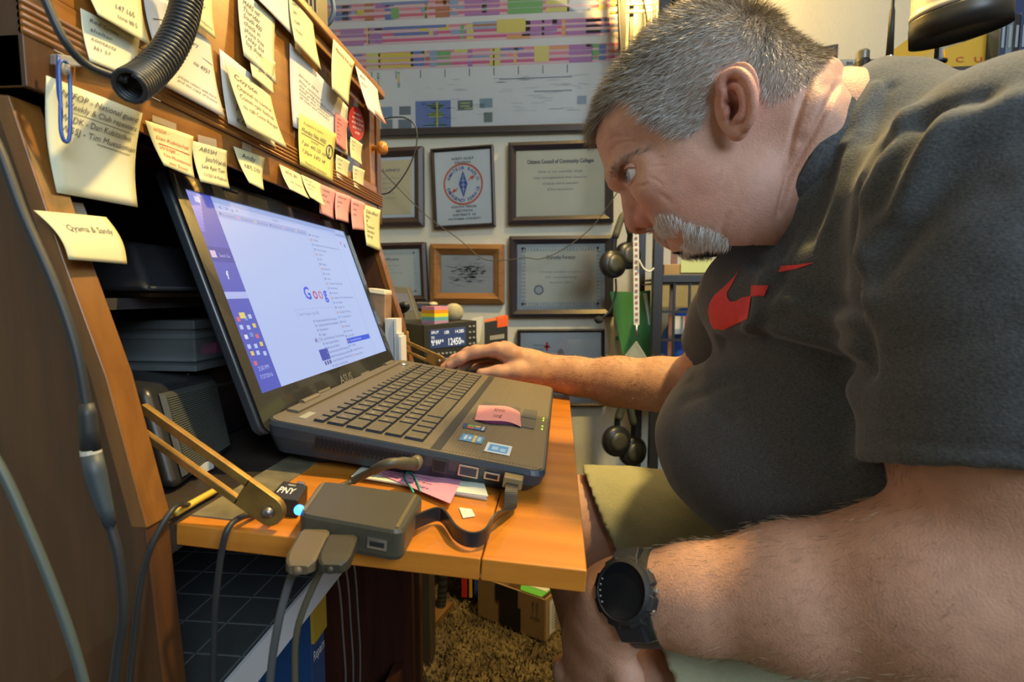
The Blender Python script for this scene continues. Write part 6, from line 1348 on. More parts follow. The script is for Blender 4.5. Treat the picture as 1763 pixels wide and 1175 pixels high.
# ---- head, built in its own frame: u forward, v up, w to his left (towards the viewer)
HY = radians(10.0)
Hf = V3(-cos(HY), sin(HY), 0); Hz = V3(0, 0, 1); Hl = V3(-sin(HY), -cos(HY), 0)
HC = PY(1230, 230, 0.535)
def z2uv(zx, zy):
    r = ray(980+zx/2.448, zy/2.448); P = CAM+r*(((HC-CAM)@Hl)/(r@Hl)); d = P-HC; return np.array([d@Hf, d@Hz])
def zpt(zx, zy, w):
    """point whose picture position is (zx,zy) (face close-up px), at lateral offset w -> local (u,v,w)"""
    r = ray(980+zx/2.448, zy/2.448); P = CAM+r*(((HC+Hl*w-CAM)@Hl)/(r@Hl)); d = P-HC; return np.array([d@Hf, d@Hz, w])
def h2w(L): L = np.asarray(L); return HC+L[..., 0:1]*Hf+L[..., 1:2]*Hz+L[..., 2:3]*Hl
sil = [(116, 560), (128, 515), (155, 440), (205, 360), (275, 272), (350, 195), (430, 138), (510, 98), (580, 80), (650, 82), (720, 100), (790, 130), (860, 170), (930, 220), (985, 252), (1030, 272),
       (1075, 270), (1112, 283), (1136, 312), (1143, 340), (1160, 332), (1205, 322), (1240, 345), (1275, 440), (1290, 700), (1150, 1000), (960, 1150), (880, 1020),
       (845, 1000), (800, 1038), (760, 1064), (700, 1083), (650, 1088), (600, 1082), (545, 1070), (500, 1045), (470, 1020), (447, 1004), (441, 988), (430, 972), (410, 980), (385, 972), (362, 950),
       (330, 900), (290, 850), (262, 818), (240, 800), (210, 790), (178, 772), (160, 745), (146, 705), (125, 650), (113, 600)]
SUV = np.array([z2uv(*p) for p in sil])
res = 0.0014
lo = np.array([SUV[:, 0].min()-0.02, SUV[:, 1].min()+0.02, -0.118]); hi = np.array([SUV[:, 0].max()+0.045, SUV[:, 1].max()+0.02, 0.118])
lo[0] = max(lo[0], z2uv(1330, 600)[0])
HFd = Field(lo, hi, res)
U, Vv = np.meshgrid(HFd.ax[0], HFd.ax[1], indexing='ij'); UV = np.stack([U.ravel(), Vv.ravel()], 1).astype(float)
d2 = polydist(UV, [*SUV, SUV[0]]); ins = inpoly(UV[:, 0], UV[:, 1], SUV); d2 = np.where(ins, d2, -d2).reshape(U.shape)
wc = [((600, 250), .077), ((450, 250), .073), ((250, 450), .064), ((180, 560), .060), ((350, 560), .069), ((600, 450), .079), ((900, 330), .072), ((760, 250), .077), ((400, 780), .066), ((470, 700), .071), ((560, 800), .074), ((720, 820), .078), ((600, 930), .062),
      ((560, 1040), .042), ((480, 1000), .036), ((420, 950), .036), ((280, 720), .054), ((220, 790), .036), ((330, 870), .045), ((950, 600), .080), ((1090, 330), .062), ((800, 1000), .064), ((720, 1060), .050), ((1240, 420), .045), ((1160, 560), .062), ((1070, 700), .070), ((1000, 850), .072), ((200, 680), .053)]
cuv = np.array([z2uv(*p) for p, _ in wc]); cw = np.array([w for _, w in wc])
dd = ((UV[:, None, :]-cuv[None])**2).sum(2)+1e-6; iw = dd**-1.6; Wm = ((iw*cw).sum(1)/iw.sum(1)).reshape(U.shape); Wm = blur2(Wm, 6)
Rm = 0.058
db = blur2(d2, 1.6)
q = np.maximum(Rm-db, 0)/Rm; qq = (q**2.15)[:, :, None]; w3 = np.abs(HFd.ax[2])[None, None, :]
HFd.a = (((qq+(w3/Wm[:, :, None])**2.15)**(1/2.15)-1)*np.minimum(Rm, Wm)[:, :, None]).astype(np.float32)
Z = zpt
def both(fn):
    for sgn in (1, -1): fn(sgn)
def mir(p, s): p = np.array(p); p[2] *= s; return p
# nose
HFd.chain([Z(262, 790, 0), Z(274, 850, 0), Z(288, 905, 0), Z(289, 938, 0)], [.0080, .0090, .0100, .0092], k=.012)
HFd.ell(Z(303, 936, 0), (.0125, .0105, .0115), k=.008)
def alae(s):
    HFd.ell(mir(Z(342, 914, .0145), s), (.0130, .0115, .0092), k=.006)
    HFd.cap(mir(Z(300, 968, .0065), s), mir(Z(325, 955, .0085), s), .0032, .0030, k=.003, mode=-1)
    HFd.chain([mir(Z(345, 870, .020), s), mir(Z(382, 890, .023), s), mir(Z(388, 925, .022), s)], [.0022, .0030, .0026], k=.005, mode=-1)      # crease beside the wing
both(alae)
# brow, eye socket, eyeball bulge, lids
def eyes(s):
    HFd.chain([mir(Z(196, 752, .010), s), mir(Z(232, 702, .029), s), mir(Z(325, 662, .047), s)], [.0075, .0075, .0065], k=.012)          # brow ridge
    HFd.ell(mir(Z(264, 736, .034), s), (.0140, .0115, .0155), k=.006, mode=-1)
    HFd.ell(mir(Z(284, 730, .045), s), (.0115, .0078, .0100), k=.005, mode=-1)                       # socket
    HFd.chain([mir(Z(262, 778, .022), s), mir(Z(300, 786, .033), s), mir(Z(350, 762, .046), s)], [.0040, .0045, .0050], k=.008)           # bag
    HFd.cap(mir(Z(272, 688, .036), s), mir(Z(350, 696, .050), s), .0040, .0050, k=.008)           # hood over the lid
both(eyes)
# cheek, nasolabial mound, jowl, chin
def cheeks(s):
    HFd.ell(mir(Z(415, 800, .045), s), (.026, .022, .022), k=.025)
    HFd.ell(mir(Z(455, 905, .040), s), (.020, .020, .014), k=.015)
    HFd.ell(mir(Z(640, 900, .052), s), (.040, .034, .026), k=.03)
    HFd.ell(mir(Z(760, 940, .042), s), (.036, .030, .032), k=.03)
    HFd.chain([mir(Z(405, 880, .030), s), mir(Z(460, 905, .040), s), mir(Z(500, 945, .044), s)], [.0022, .0026, .0022], k=.006, mode=-1)
both(cheeks)
HFd.ell(Z(545, 1035, 0), (.024, .020, .024), k=.02)
# mouth
both(lambda s: HFd.cap(Z(424, 985, 0), mir(Z(466, 945, .025), s), .0042, .0022, k=.003, mode=-1))
both(lambda s: HFd.cap(Z(457, 1002, 0), mir(Z(480, 962, .022), s), .0062, .0040, k=.006))
both(lambda s: HFd.cap(Z(405, 965, 0), mir(Z(448, 930, .024), s), .0065, .0050, k=.008))
# ears
def ear_mesh():
    E = Field(Z(830, 640, .09)*[1, 1, 0]+[-.004, -.004, .058], Z(600, 250, .09)*[1, 1, 0]+[.004, .004, .110], .0008)
    t = radians(27); Re = np.stack([V3(-cos(t), 0, sin(t)), V3(0, 1, 0), V3(sin(t), 0, cos(t))], 1)
    E.cap(Z(690, 430, .062), Z(712, 425, .078), .020, .016, k=.004)
    E.ell(Z(710, 415, .0845), (.0205, .0325, .0042), Re, k=.004)
    E.ell(Z(722, 552, .0835), (.0100, .0130, .0048), Re, k=.006)
    E.ell(Z(705, 440, .0905), (.0125, .0185, .0085), Re, k=.0025, mode=-1)
    E.ell(Z(688, 462, .088), (.0070, .0095, .0140), Re, k=.0025, mode=-1)
    E.ell(Z(700, 345, .0925), (.0130, .0110, .0042), Re, k=.003, mode=-1)
    hx = [(672, 425, .0800), (650, 400, .0815), (634, 360, .083), (645, 318, .085), (680, 292, .0875), (720, 290, .0905), (758, 318, .0945), (782, 368, .0975), (793, 430, .0985), (789, 488, .0965), (772, 535, .0935), (752, 565, .090)]
    hs4 = spline([np.append(Z(*p), r) for p, r in zip(hx, [.0020, .0028, .0034, .0037, .0039, .0040, .0040, .0038, .0035, .0032, .0028, .0024])], 5); E.chain([p[:3] for p in hs4], [p[3] for p in hs4], k=.0026)
    hs4 = spline([np.append(Z(*p), r) for p, r in zip([(688, 350, .0865), (722, 362, .0905), (744, 405, .0930), (750, 455, .0930), (738, 500, .0910), (712, 522, .0880)], [.0018, .0026, .0032, .0033, .0033, .0030])], 5); E.chain([p[:3] for p in hs4], [p[3] for p in hs4], k=.003)
    E.chain([Z(*p) for p in [(735, 340, .0905), (742, 380, .0930)]], [.0018, .0030], k=.003)
    E.ell(Z(660, 482, .0825), (.0042, .0068, .0042), Re, k=.003)
    v_, f_ = E.mesh(); c_ = Z(668, 425, .080); return c_+(v_-c_)*[.86, .86, .92], f_
# creases of nape and neck, wrinkles: grooves by distance in the (u,v) map
HV, HFc = HFd.mesh(); HV = relax(HV, HFc, 1, 0.4)
EV, EF = ear_mesh(); nH = len(HV)
EVm = EV*[1, 1, -1]; HFc = np.concatenate([HFc, EF+nH, EF[:, ::-1]+nH+len(EV)]); HV = np.concatenate([HV, EV, EVm])
HN_ = mesh_normals(HV, HFc)
def zoomc(L):
    """picture position (face close-up px) of local points, the far side folded onto the near one"""
    q = h2w(np.concatenate([L[:, :2], np.abs(L[:, 2:3])], 1))-CAM; d = q@_fw
    return np.stack([(IMW/2+FPX*(q@_rt)/d-980)*2.448, (IMH/2+FPX*(q@_dn)/d)*2.448], 1)
huv = zoomc(HV); PXM = .000240
hdisp = np.zeros(len(HV))
def groove(pts, amp, sg, wmin=0.01):
    pl_s = spline([np.array(p, float) for p in pts], 5); d = polydist(huv, pl_s)*PXM
    e0 = np.minimum(np.linalg.norm(huv-pl_s[0], axis=1), np.linalg.norm(huv-pl_s[-1], axis=1))*PXM; amp = amp*np.clip(e0/(.012 if sg > .002 else .004), 0, 1)
    hdisp[:nH] -= (amp*np.exp(-(d/sg)**2)*(np.abs(HV[:, 2]) > wmin))[:nH]
groove([(1030, 300), (985, 420), (950, 540), (925, 660), (915, 760)], .0026, .0032)
groove([(1142, 330), (1095, 430), (1040, 540), (985, 640), (940, 720), (905, 830), (880, 930)], .0040, .0036)
groove([(1085, 360), (1030, 480), (975, 600)], -.0020, .010)
groove([(330, 690), (370, 670), (405, 660)], .0007, .0010, .03); groove([(335, 705), (380, 700), (420, 700)], .0007, .0010, .03); groove([(330, 745), (370, 760), (400, 790)], .0008, .0012, .03)
groove([(262, 775), (300, 785), (340, 770)], .0011, .0013, .012)
groove([(150, 600), (200, 575), (260, 580)], .0006, .0014, .004); groove([(165, 640), (220, 600), (290, 600)], .0006, .0014, .004)
groove([(350, 800), (400, 830), (450, 880)], .0008, .003, .02)
groove([(690, 880), (640, 960), (660, 1030)], .0016, .004, .02)
HV = HV+HN_*hdisp[:, None]; HN_ = mesh_normals(HV, HFc); huv = zoomc(HV)
def zp(poly): return np.array(poly, float)
def soft(poly, sg):
    P = zp(poly); d = polydist(huv, [*P, P[0]]); i = inpoly(huv[:, 0], huv[:, 1], P); return 1/(1+np.exp(np.clip(-np.where(i, d, -d)*PXM/sg, -40, 40)))
hairpoly = [(108, 580), (120, 540), (150, 478), (210, 420), (262, 412), (285, 450), (320, 500), (400, 545), (465, 578), (525, 560), (572, 525), (590, 470), (598, 400), (618, 330), (660, 270), (735, 268), (790, 330), (815, 395), (860, 425), (930, 400), (1000, 350), (1035, 300), (1080, 240), (1000, 60), (600, -80), (60, 150), (20, 560)]
mst = [(358, 905), (395, 885), (450, 898), (478, 925), (464, 944), (442, 958), (425, 986), (388, 991), (352, 965)]
gte = [(464, 1030), (486, 1004), (482, 962), (478, 930), (505, 926), (550, 940), (600, 955), (650, 980), (680, 1015), (668, 1062), (625, 1098), (560, 1125), (490, 1090)]
hc = np.tile(SK, (len(HV), 1))
def blot(center, rad, col, amt, wr=None):
    c = np.array(center); d = np.linalg.norm(huv-c, axis=1)*PXM; f = amt*np.exp(-(d/rad)**2)
    hc[:] = hc*(1-f[:, None])+np.array(col)*f[:, None]
RED = (0.52, 0.20, 0.155)
blot((300, 930), .020, RED, .7); blot((700, 400), .030, (0.56, 0.22, 0.17), .75); blot((520, 820), .035, RED, .35); blot((760, 960), .05, (0.50, 0.24, 0.19), .4); blot((1000, 700), .06, (0.52, 0.27, 0.20), .4)
blot((690, 450), .009, (0.30, 0.10, 0.08), .6)
fr = vnoise(HV, 330, 7)+0.7*vnoise(HV, 700, 3); hc *= (1-0.5*np.clip(fr-0.50, 0, 1)[:, None]*np.array((0.5, 1.0, 1.1))); hc *= (1+.07*vnoise(HV, 90, 31)[:, None]*np.array((.6, 1.1, 1.1)))
hs = soft(hairpoly, .003)*0.8; hs[nH:] = 0; hc = hc*(1-hs[:, None])+np.array((0.36, 0.27, 0.21))*hs[:, None]
for P_ in (mst, gte):
    b = soft(P_, .002)*0.6; hc = hc*(1-b[:, None])+np.array((0.42, 0.34, 0.30))*b[:, None]
lip = np.array([Z(457, 1002, 0), Z(480, 962, .022)]); dl = np.minimum(polydist(HV, lip), polydist(HV*[1, 1, -1], lip)); f = np.exp(-(dl/.006)**4)*.6
hc = hc*(1-f[:, None])+np.array((0.42, 0.14, 0.12))*f[:, None]
mo = np.array([Z(428, 984, 0), Z(464, 946, .023)]); dl = np.minimum(polydist(HV, mo), polydist(HV*[1, 1, -1], mo)); f = np.exp(-(dl/.0036)**4)*.85
hc = hc*(1-f[:, None])+np.array((0.06, 0.018, 0.016))*f[:, None]
HWv = h2w(HV)

# ---- limbs and trunk under the clothes
def lerp(a, b, t): return np.asarray(a)*(1-t)+np.asarray(b)*t
# near (left) arm
shL = V3(.284, .362, .945); elL = V3(.280, .335, .700); wrL = PY(1092, 1030, .418)
A = Field((-.03, .27, .44), (.42, .53, .86), .0024)
A.chain([shL, lerp(shL, elL, .55), elL+V3(0, 0, .015)], [.066, .066, .058], k=.02)
A.chain([elL+V3(.004, 0, .01), lerp(elL, wrL, .22)+V3(0, 0, .002), lerp(elL, wrL, .5), lerp(elL, wrL, .8), wrL], [.054, .0535, .047, .036, .0305], k=.02)
A.ell(lerp(elL, wrL, .1)+V3(-.02, -.012, .006), (.045, .04, .045), k=.03)
kn = PY(1052, 1110, .425)
hd = nrm(PY(1050, 1240, .45)-wrL)
hw = nrm(np.cross(hd, V3(-.75, -.65, 0)))          # across the knuckles, roughly into the picture
hn = nrm(np.cross(hw, hd))
if hn[1] > 0: hn = -hn
Rh = np.stack([hn, hw, hd], 1)
A.chain([wrL, wrL+V3(-.018, .004, -.008), wrL+V3(-.028, .008, -.026)], [.0290, .0260, .0225], k=.02)
pc = wrL+V3(-.030, .014, -.062)
A.ell(pc, (.0170, .040, .054), Rh, k=.018)
for i, t in enumerate((-.030, -.010, .010, .029)):
    a = pc+hw*t+hd*.046; l = (.036, .041, .040, .031)[i]
    b = a+hd*l*.95+hn*.004; c = b+hd*l*.62-hn*.012; d = c+hd*l*.35-hn*.016
    A.chain([a, b, c, d], [.0105, .0092, .0083, .0072], k=.006)
    A.ell(a+hn*.004, (.009, .009, .010), Rh, k=.012)
a = pc-hw*.036*np.sign(hw[1])*1.0-hd*.012; A.chain([a, a+hd*.035-hn*.01, a+hd*.062-hn*.016], [.0135, .0110, .0085], k=.008)
AV, AF = A.mesh()
# far (right) arm and the hand on the mouse
shR = V3(.30, .70, .955); elR = V3(.232, .870, .722); wrR = PY(952, 643, .905)
Bf = Field((-.24, .78, .695), (.33, 1.02, .90), .0020)
Bf.chain([lerp(shR, elR, .35), elR+V3(.003, 0, .01)], [.056, .050], k=.02)
Bf.chain([elR, lerp(elR, wrR, .25), lerp(elR, wrR, .55), lerp(elR, wrR, .85), wrR], [.0500, .0485, .040, .0300, .0275], k=.02)
hp = lambda x, y, Y: PY(x, y, Y)
Bf.chain([wrR, hp(915, 632, .893), hp(880, 614, .885)], [.0265, .0255, .0205], k=.02)
Bf.chain([wrR+V3(-.01, .02, -.002), hp(885, 622, .920), hp(868, 616, .925)], [.022, .021, .018], k=.02)
# index, middle, ring, little fingers and thumb
Bf.chain([hp(880, 612, .872), hp(856, 603, .868), hp(818, 606, .862), hp(792, 618, .856), hp(774, 630, .852)], [.0165, .0118, .0100, .0088, .0072], k=.009)
Bf.chain([hp(872, 610, .893), hp(848, 604, .893), hp(806, 608, .890), hp(782, 620, .885), hp(764, 633, .882)], [.0150, .0112, .0098, .0086, .0070], k=.006)
Bf.chain([hp(870, 614, .914), hp(846, 610, .916), hp(815, 616, .914), hp(800, 627, .908), hp(795, 636, .904)], [.0145, .0108, .0095, .0085, .0070], k=.006)
Bf.chain([hp(872, 622, .932), hp(850, 619, .938), hp(830, 624, .937), hp(818, 634, .932)], [.0130, .0098, .0085, .0070], k=.006)
Bf.chain([hp(925, 645, .880), hp(890, 641, .862), hp(858, 642, .850), hp(828, 643, .842)], [.0180, .0135, .0105, .0080], k=.012)
for (x, y, Y) in ((874, 599, .872), (868, 597, .893), (868, 603, .913)): Bf.ell(hp(x, y, Y), (.010, .009, .010), k=.01)
BVv, BFc = Bf.mesh()
# trunk and legs
T = Field((-.06, .30, .02), (.66, .86, 1.10), .006)
T.ell((.33, .55, .74), (.185, .165, .12), k=.05); T.ell((.36, .535, .90), (.15, .17, .13), k=.05)
T.cap((.34, .53, .95), h2w(Z(1100, 600, 0)), .075, .062, k=.03)
T.chain([shL+V3(.02, .05, 0), shL, lerp(shL, elL, .5)], [.07, .066, .064], k=.03); T.chain([shR+V3(.02, -.05, -.02), shR+V3(0, 0, -.015), lerp(shR, elR, .5)], [.06, .060, .056], k=.03)
knL, knR = V3(.105, .462, .505), V3(.035, .735, .548)
hipL, hipR = V3(.50, .46, .52), V3(.50, .66, .54)
T.chain([hipL, lerp(hipL, knL, .5), knL], [.095, .088, .070], k=.03); T.chain([hipR, lerp(hipR, knR, .5), knR], [.095, .088, .070], k=.03)
T.chain([knL, V3(.13, .47, .33), V3(.17, .48, .09)], [.068, .058, .040], k=.02); T.chain([knR, V3(.085, .735, .33), V3(.13, .73, .09)], [.068, .058, .040], k=.02)
T.ell((.42, .56, .55), (.16, .17, .10), k=.05)
TV, TF = T.mesh()
def limbcol(V, seed):
    n1 = vnoise(V, 60, seed); n2 = vnoise(V, 260, seed+1); c = np.tile(np.array((0.53, 0.30, 0.20)), (len(V), 1))
    n3 = vnoise(V, 130, seed+5); c *= (1+0.10*n1+.07*n3)[:, None]*np.array((1, .96, .94)); c *= 1-0.55*np.clip(n2-.42, 0, 1)[:, None]*np.array((.55, 1, 1)); return c
def smat(V, F):
    return V, F
VV = np.concatenate([HWv, AV, BVv, TV]); k1, k2, k3 = len(HWv), len(HWv)+len(AV), len(HWv)+len(AV)+len(BVv)
FF = np.concatenate([HFc, AF+k1, BFc+k2, TF+k3])
body = nmesh('body', VV, FF, M_skin, person, np.concatenate([hc, limbcol(AV, 1), limbcol(BVv, 2), limbcol(TV, 3)]))

# ---- fine hair on the forearms
def armhair(V, F, sel, n, name, dirv, m_):
    r_ = np.random.default_rng(77); N_ = mesh_normals(V, F); cen = V[F].mean(1); idx = np.nonzero(sel(cen))[0]; pk_ = r_.choice(idx, n); p_ = cen[pk_]+r_.normal(0, .0012, (n, 3)); nn_ = N_[F[pk_, 0]]
    d_ = np.asarray(dirv)[None]+r_.normal(0, .35, (n, 3)); d_ -= nn_*(d_*nn_).sum(1)[:, None]; d_ /= np.linalg.norm(d_, axis=1)[:, None]; d_ = nrm_rows(d_+nn_*.35)
    sd_ = nrm_rows(np.cross(d_, r_.normal(0, 1, (n, 3)))); L_ = r_.uniform(.005, .011, n)[:, None]
    Vh = np.stack([p_-sd_*.00011, p_+sd_*.00011, p_+d_*L_*.6-nn_*.0003, p_+d_*L_-nn_*.001], 1)
    Fh = (np.arange(n)*4)[:, None]; Fh = np.concatenate([Fh+np.array([[0, 1, 2]]), Fh+np.array([[2, 1, 3]])])
    c_ = np.where((r_.random(n) > .5)[:, None], (.20, .13, .07), (.40, .30, .19)); return nmesh(name, Vh.reshape(-1, 3), Fh, m_, person, np.repeat(c_, 4, axis=0))
def nrm_rows(a): return a/(np.linalg.norm(a, axis=1)[:, None]+1e-12)
M_ahair = mat('arm_hair', vcol=True, rough=.4)
armhair(AV, AF, lambda c: (c[:, 0] < .22) & (c[:, 0] > .05) & (c[:, 2] > .62), 2600, 'forearm_hair', (wrL-elL)/.25+V3(0, 0, -.6), M_ahair)
armhair(BVv, BFc, lambda c: (c[:, 0] < .18) & (c[:, 0] > -.03), 1800, 'forearm_hair', (wrR-elR)/.25+V3(0, 0, .3), M_ahair)
# ---- eyes
def eyeball(s):
    c = mir(Z(293, 730, .0360), s); r = .0124
    gaze = nrm(nrm(zpt(190, 765, c[2])-c)+V3(0, 0, .30*s))
    m = MB(); e1 = nrm(np.cross(gaze, V3(0, 0, 1))); e2 = np.cross(gaze, e1); n = 28
    prof = [(0, 1.06)]+[(sin(t), cos(t)) for t in np.linspace(0.12, pi, 22)]
    cols = []
    vs = [[c+r*(gaze*z+q*(cos(2*pi*k/n)*e1+sin(2*pi*k/n)*e2)) for k in range(n)] for q, z in prof]
    for i in range(len(prof)-1):
        t = (i+0.5)/(len(prof)-1)*pi
        m.col((0.008, 0.008, 0.01) if t < .28 else (0.13, 0.22, 0.33) if t < .5 else (0.62, 0.60, 0.60))
        ring = [h2w(p) for p in vs[i]+vs[i+1]]
        m.add(ring, [(k, (k+1) % n, n+(k+1) % n, n+k) for k in range(n)])
    return m
for s in (1, -1): eyeball(s).build('eye', mat('eye_surface', vcol=True, rough=0.06, coat=0.8), person, smooth=True)
# lids: thin shells that leave the opening free
def lids(s):
    c = mir(Z(293, 730, .0360), s); fwd = nrm(zpt(205, 765, c[2])-c); side = V3(0, 0, float(s)); up = nrm(np.cross(side, fwd)*s)
    if up[1] < 0: up = -up
    m = MB()
    def shell(a0, a1, r0):
        def fn(a, b):
            th = (a-.5)*radians(165); ph = a0+(a1-a0)*b; ph = ph*max(.18, cos(th*0.98))**.6
            d = fwd*cos(ph)*cos(th)+up*sin(ph)+side*cos(ph)*sin(th)
            return h2w(c+nrm(d)*(r0-.0006*b))
        m.sheet(fn, 22, 8)
    shell(radians(34), radians(90), .0139); shell(radians(-27), radians(-84), .0136)
    return m
for s in (1, -1):
    o = lids(s).build('eyelid', mat('lid_skin', (0.50, 0.27, 0.20), 0.5, sss=0.1, var=.1, scale=300), person, smooth=True)
    q = o.modifiers.new('solid', 'SOLIDIFY'); q.thickness = 0.0011; q.offset = 0

# ---- hair
rngh = np.random.default_rng(11)
def scatter(poly, n, wmin, far=0.3, vmask=None):
    tri = HV[HFc]; cen = tri.mean(1); P = zp(poly)
    cz = zoomc(cen); ok = inpoly(cz[:, 0], cz[:, 1], P) & (np.abs(cen[:, 2]) >= wmin); ok[len(HFc)-2*len(EF):] = False
    if vmask is not None: ok &= vmask(cen)
    idx = np.nonzero(ok)[0]; ar = np.linalg.norm(np.cross(tri[idx, 2]-tri[idx, 0], tri[idx, 3]-tri[idx, 1]), axis=1)
    ar = ar*np.where(cen[idx, 2] < -.02, far, 1.0); pick = rngh.choice(idx, n, p=ar/ar.sum())
    a, b = rngh.random((2, n, 1)); t = tri[pick]; p = (t[:, 0]*(1-a)+t[:, 1]*a)*(1-b)+(t[:, 3]*(1-a)+t[:, 2]*a)*b
    return p, HN_[HFc[pick, 0]]
def strands(name, p, nrml, comb, L, lift, width, cols, curl=.25, m=None, seg=3):
    n = len(p); comb = comb-nrml*(comb*nrml).sum(1)[:, None]; comb /= np.linalg.norm(comb, axis=1)[:, None]+1e-9
    d0 = nrml*lift[:, None]+comb*(1-lift[:, None])+rngh.normal(0, curl, (n, 3)); d0 /= np.linalg.norm(d0, axis=1)[:, None]
    side = np.cross(d0, rngh.normal(0, 1, (n, 3))); side /= np.linalg.norm(side, axis=1)[:, None]+1e-9
    V = np.zeros((n, 2*seg+1, 3)); q = p-nrml*.0006; d = d0.copy()
    for k in range(seg):
        wk = width*(1-.6*k/seg); V[:, 2*k] = q-side*wk[:, None]; V[:, 2*k+1] = q+side*wk[:, None]
        q = q+d*(L/seg)[:, None]; d = d*.75+comb*.25-nrml*.03; d /= np.linalg.norm(d, axis=1)[:, None]
    V[:, 2*seg] = q; W_ = h2w(V.reshape(-1, 3)); M_ = 2*seg+1
    base = (np.arange(n)*M_)[:, None]
    tr = []
    for k in range(seg-1): tr += [base+np.array([[2*k, 2*k+1, 2*k+3]]), base+np.array([[2*k, 2*k+3, 2*k+2]])]
    tr.append(base+np.array([[2*seg-2, 2*seg-1, 2*seg]]))
    return nmesh(name, W_, np.concatenate(tr), m, person, np.repeat(cols, M_, axis=0))
M_hair = mat('hair_strand', vcol=True, rough=0.38, spec=0.4)
p, nn_ = scatter(hairpoly, 38000, 0.0, .30)
ctr = np.append(z2uv(600, 520), 0)
up_t = np.clip(1.15-(np.abs(p[:, 2])/.072)**2.5, 0, 1)       # 1 on the crown
fz = z2uv(110, 560)-z2uv(760, 150)
comb = np.zeros_like(p); comb[:, 0] = .75; comb[:, 1] = -.55
backm = p[:, 0] < z2uv(800, 300)[0]; tb_ = np.clip((z2uv(640, 300)[0]-p[:, 0])/.09, 0, 1)[:, None]; comb = comb*(1-tb_)+np.array((-.75, -.35, 0))*tb_+np.array((0, -.5, 0))*(4*tb_*(1-tb_))
tm = np.clip((p[:, 0]-z2uv(560, 0)[0])/.05, 0, 1)
L = .007+.011*up_t+rngh.uniform(0, .004, len(p)); L *= np.where(backm & (p[:, 1] < z2uv(0, 260)[1]), .6, 1)
lift = .22+.30*up_t+rngh.uniform(0, .1, len(p))
gr = rngh.random(len(p)); dark = np.array((.20, .15, .085)); grey = np.array((.56, .53, .48)); wht = np.array((.62, .60, .56))
side_g = 1-up_t
t = np.clip(.0+.80*side_g+rngh.normal(0, .20, len(p)), 0, 1)[:, None]; hcol = dark*(1-t)+grey*t; hcol = np.where((gr > .9)[:, None], wht, hcol)
strands('hair', p, nn_, comb, L, lift, np.full(len(p), .00017), hcol, .22, M_hair)
# goatee and moustache
p, nn_ = scatter(gte, 11000, 0, .6); cb = np.tile((.25, -1.0, 0.), (len(p), 1)); cb[:, 2] = p[:, 2]*3
bc = np.where((rngh.random(len(p)) > .75)[:, None], (.55, .52, .48), (.88, .86, .83))
strands('goatee', p, nn_, cb, .005+rngh.uniform(0, .006, len(p)), np.full(len(p), .12), np.full(len(p), .00015), bc, .20, M_hair)
p, nn_ = scatter(mst, 4600, 0, .6); cb = np.tile((.05, -.95, 0.), (len(p), 1)); cb[:, 2] = p[:, 2]*9
bc = np.where((rngh.random(len(p)) > .75)[:, None], (.55, .52, .48), (.88, .86, .83))
strands('moustache', p, nn_, cb, .006+rngh.uniform(0, .004, len(p)), np.full(len(p), .14), np.full(len(p), .00014), bc, .18, M_hair)
eb = [(168, 752), (182, 712), (215, 672), (265, 645), (330, 622), (338, 640), (275, 668), (228, 700), (205, 740), (185, 770)]
p, nn_ = scatter(eb, 520, .008, .8); cb = np.tile((-.35, .6, 0.), (len(p), 1)); cb[:, 2] = np.sign(p[:, 2])*.9
bc = np.where((rngh.random(len(p)) > .5)[:, None], (.16, .12, .085), (.45, .42, .38))
for sg in (1, -1):
    k_ = p[:, 2]*sg > 0; strands('eyebrow', p[k_], nn_[k_], cb[k_], .005+rngh.uniform(0, .004, k_.sum()), np.full(k_.sum(), .3), np.full(k_.sum(), .0002), bc[k_], .22, M_hair)

# ---- t-shirt
M_shirt = mat('shirt_heather', (0.104, 0.111, 0.116), 0.95, col2=(0.055, 0.060, 0.064), scale=500, stretch=(1, 1, 2.5), detail=2, sheen=0.25, spec=0.1, bump=.25, bscale=700)
Sf = Field((.06, .255, .56), (.66, .90, 1.13), .0038)
Sf.ell((.305, .560, .720), (.197, .182, .112), k=.05)                     # belly
Sf.ell((.295, .560, .742), (.165, .178, .092), k=.04)
Sf.ell((.285, .550, .880), (.138, .180, .090), k=.035)                    # chest
Sf.ell((.40, .555, .885), (.17, .18, .135), k=.05)                         # ribs, back
Sf.ell((.335, .475, .945), (.125, .165, .102), k=.05)                     # near trapezius
Sf.ell((.41, .53, .935), (.16, .17, .090), k=.05)
Sf.cap((.36, .53, .92), h2w(Z(1285, 580, 0)), .10, .050, k=.03)
Sf.cap(h2w(Z(1285, 590, 0)), (.345, .445, .975), .050, .070, k=.03)
Sf.cap(h2w(Z(1285, 590, 0)), (.44, .53, .93), .050, .085, k=.03)
Sf.ell((.35, .65, .955), (.11, .14, .09), k=.05)
S2 = Field((.06, .255, .56), (.66, .90, 1.13), .0038)
S2.chain([shL+V3(.03, .06, -.002), shL+V3(0, 0, -.002), lerp(shL, elL, .32), lerp(shL, elL, .75)], [.080, .079, .082, .080], k=.03)
X_, Y_, Z_ = S2.ax[0][:, None, None], S2.ax[1][None, :, None], S2.ax[2][None, None, :]
S2.a = np.maximum(S2.a, (.773+.27*(.36-Y_)-Z_+0*X_).astype(np.float32))
S2.cap(lerp(shL, elL, .42), lerp(shL, elL, 1.1), .070, .074, k=.002, mode=-1)
S3 = Field((.06, .255, .56), (.66, .90, 1.13), .0038)
S3.chain([shR+V3(.02, -.05, 0), shR, lerp(shR, elR, .45), lerp(shR, elR, .85)], [.085, .078, .072, .068], k=.03)
aR = nrm(elR-shR); e = shR+aR*np.linalg.norm(elR-shR)*.70
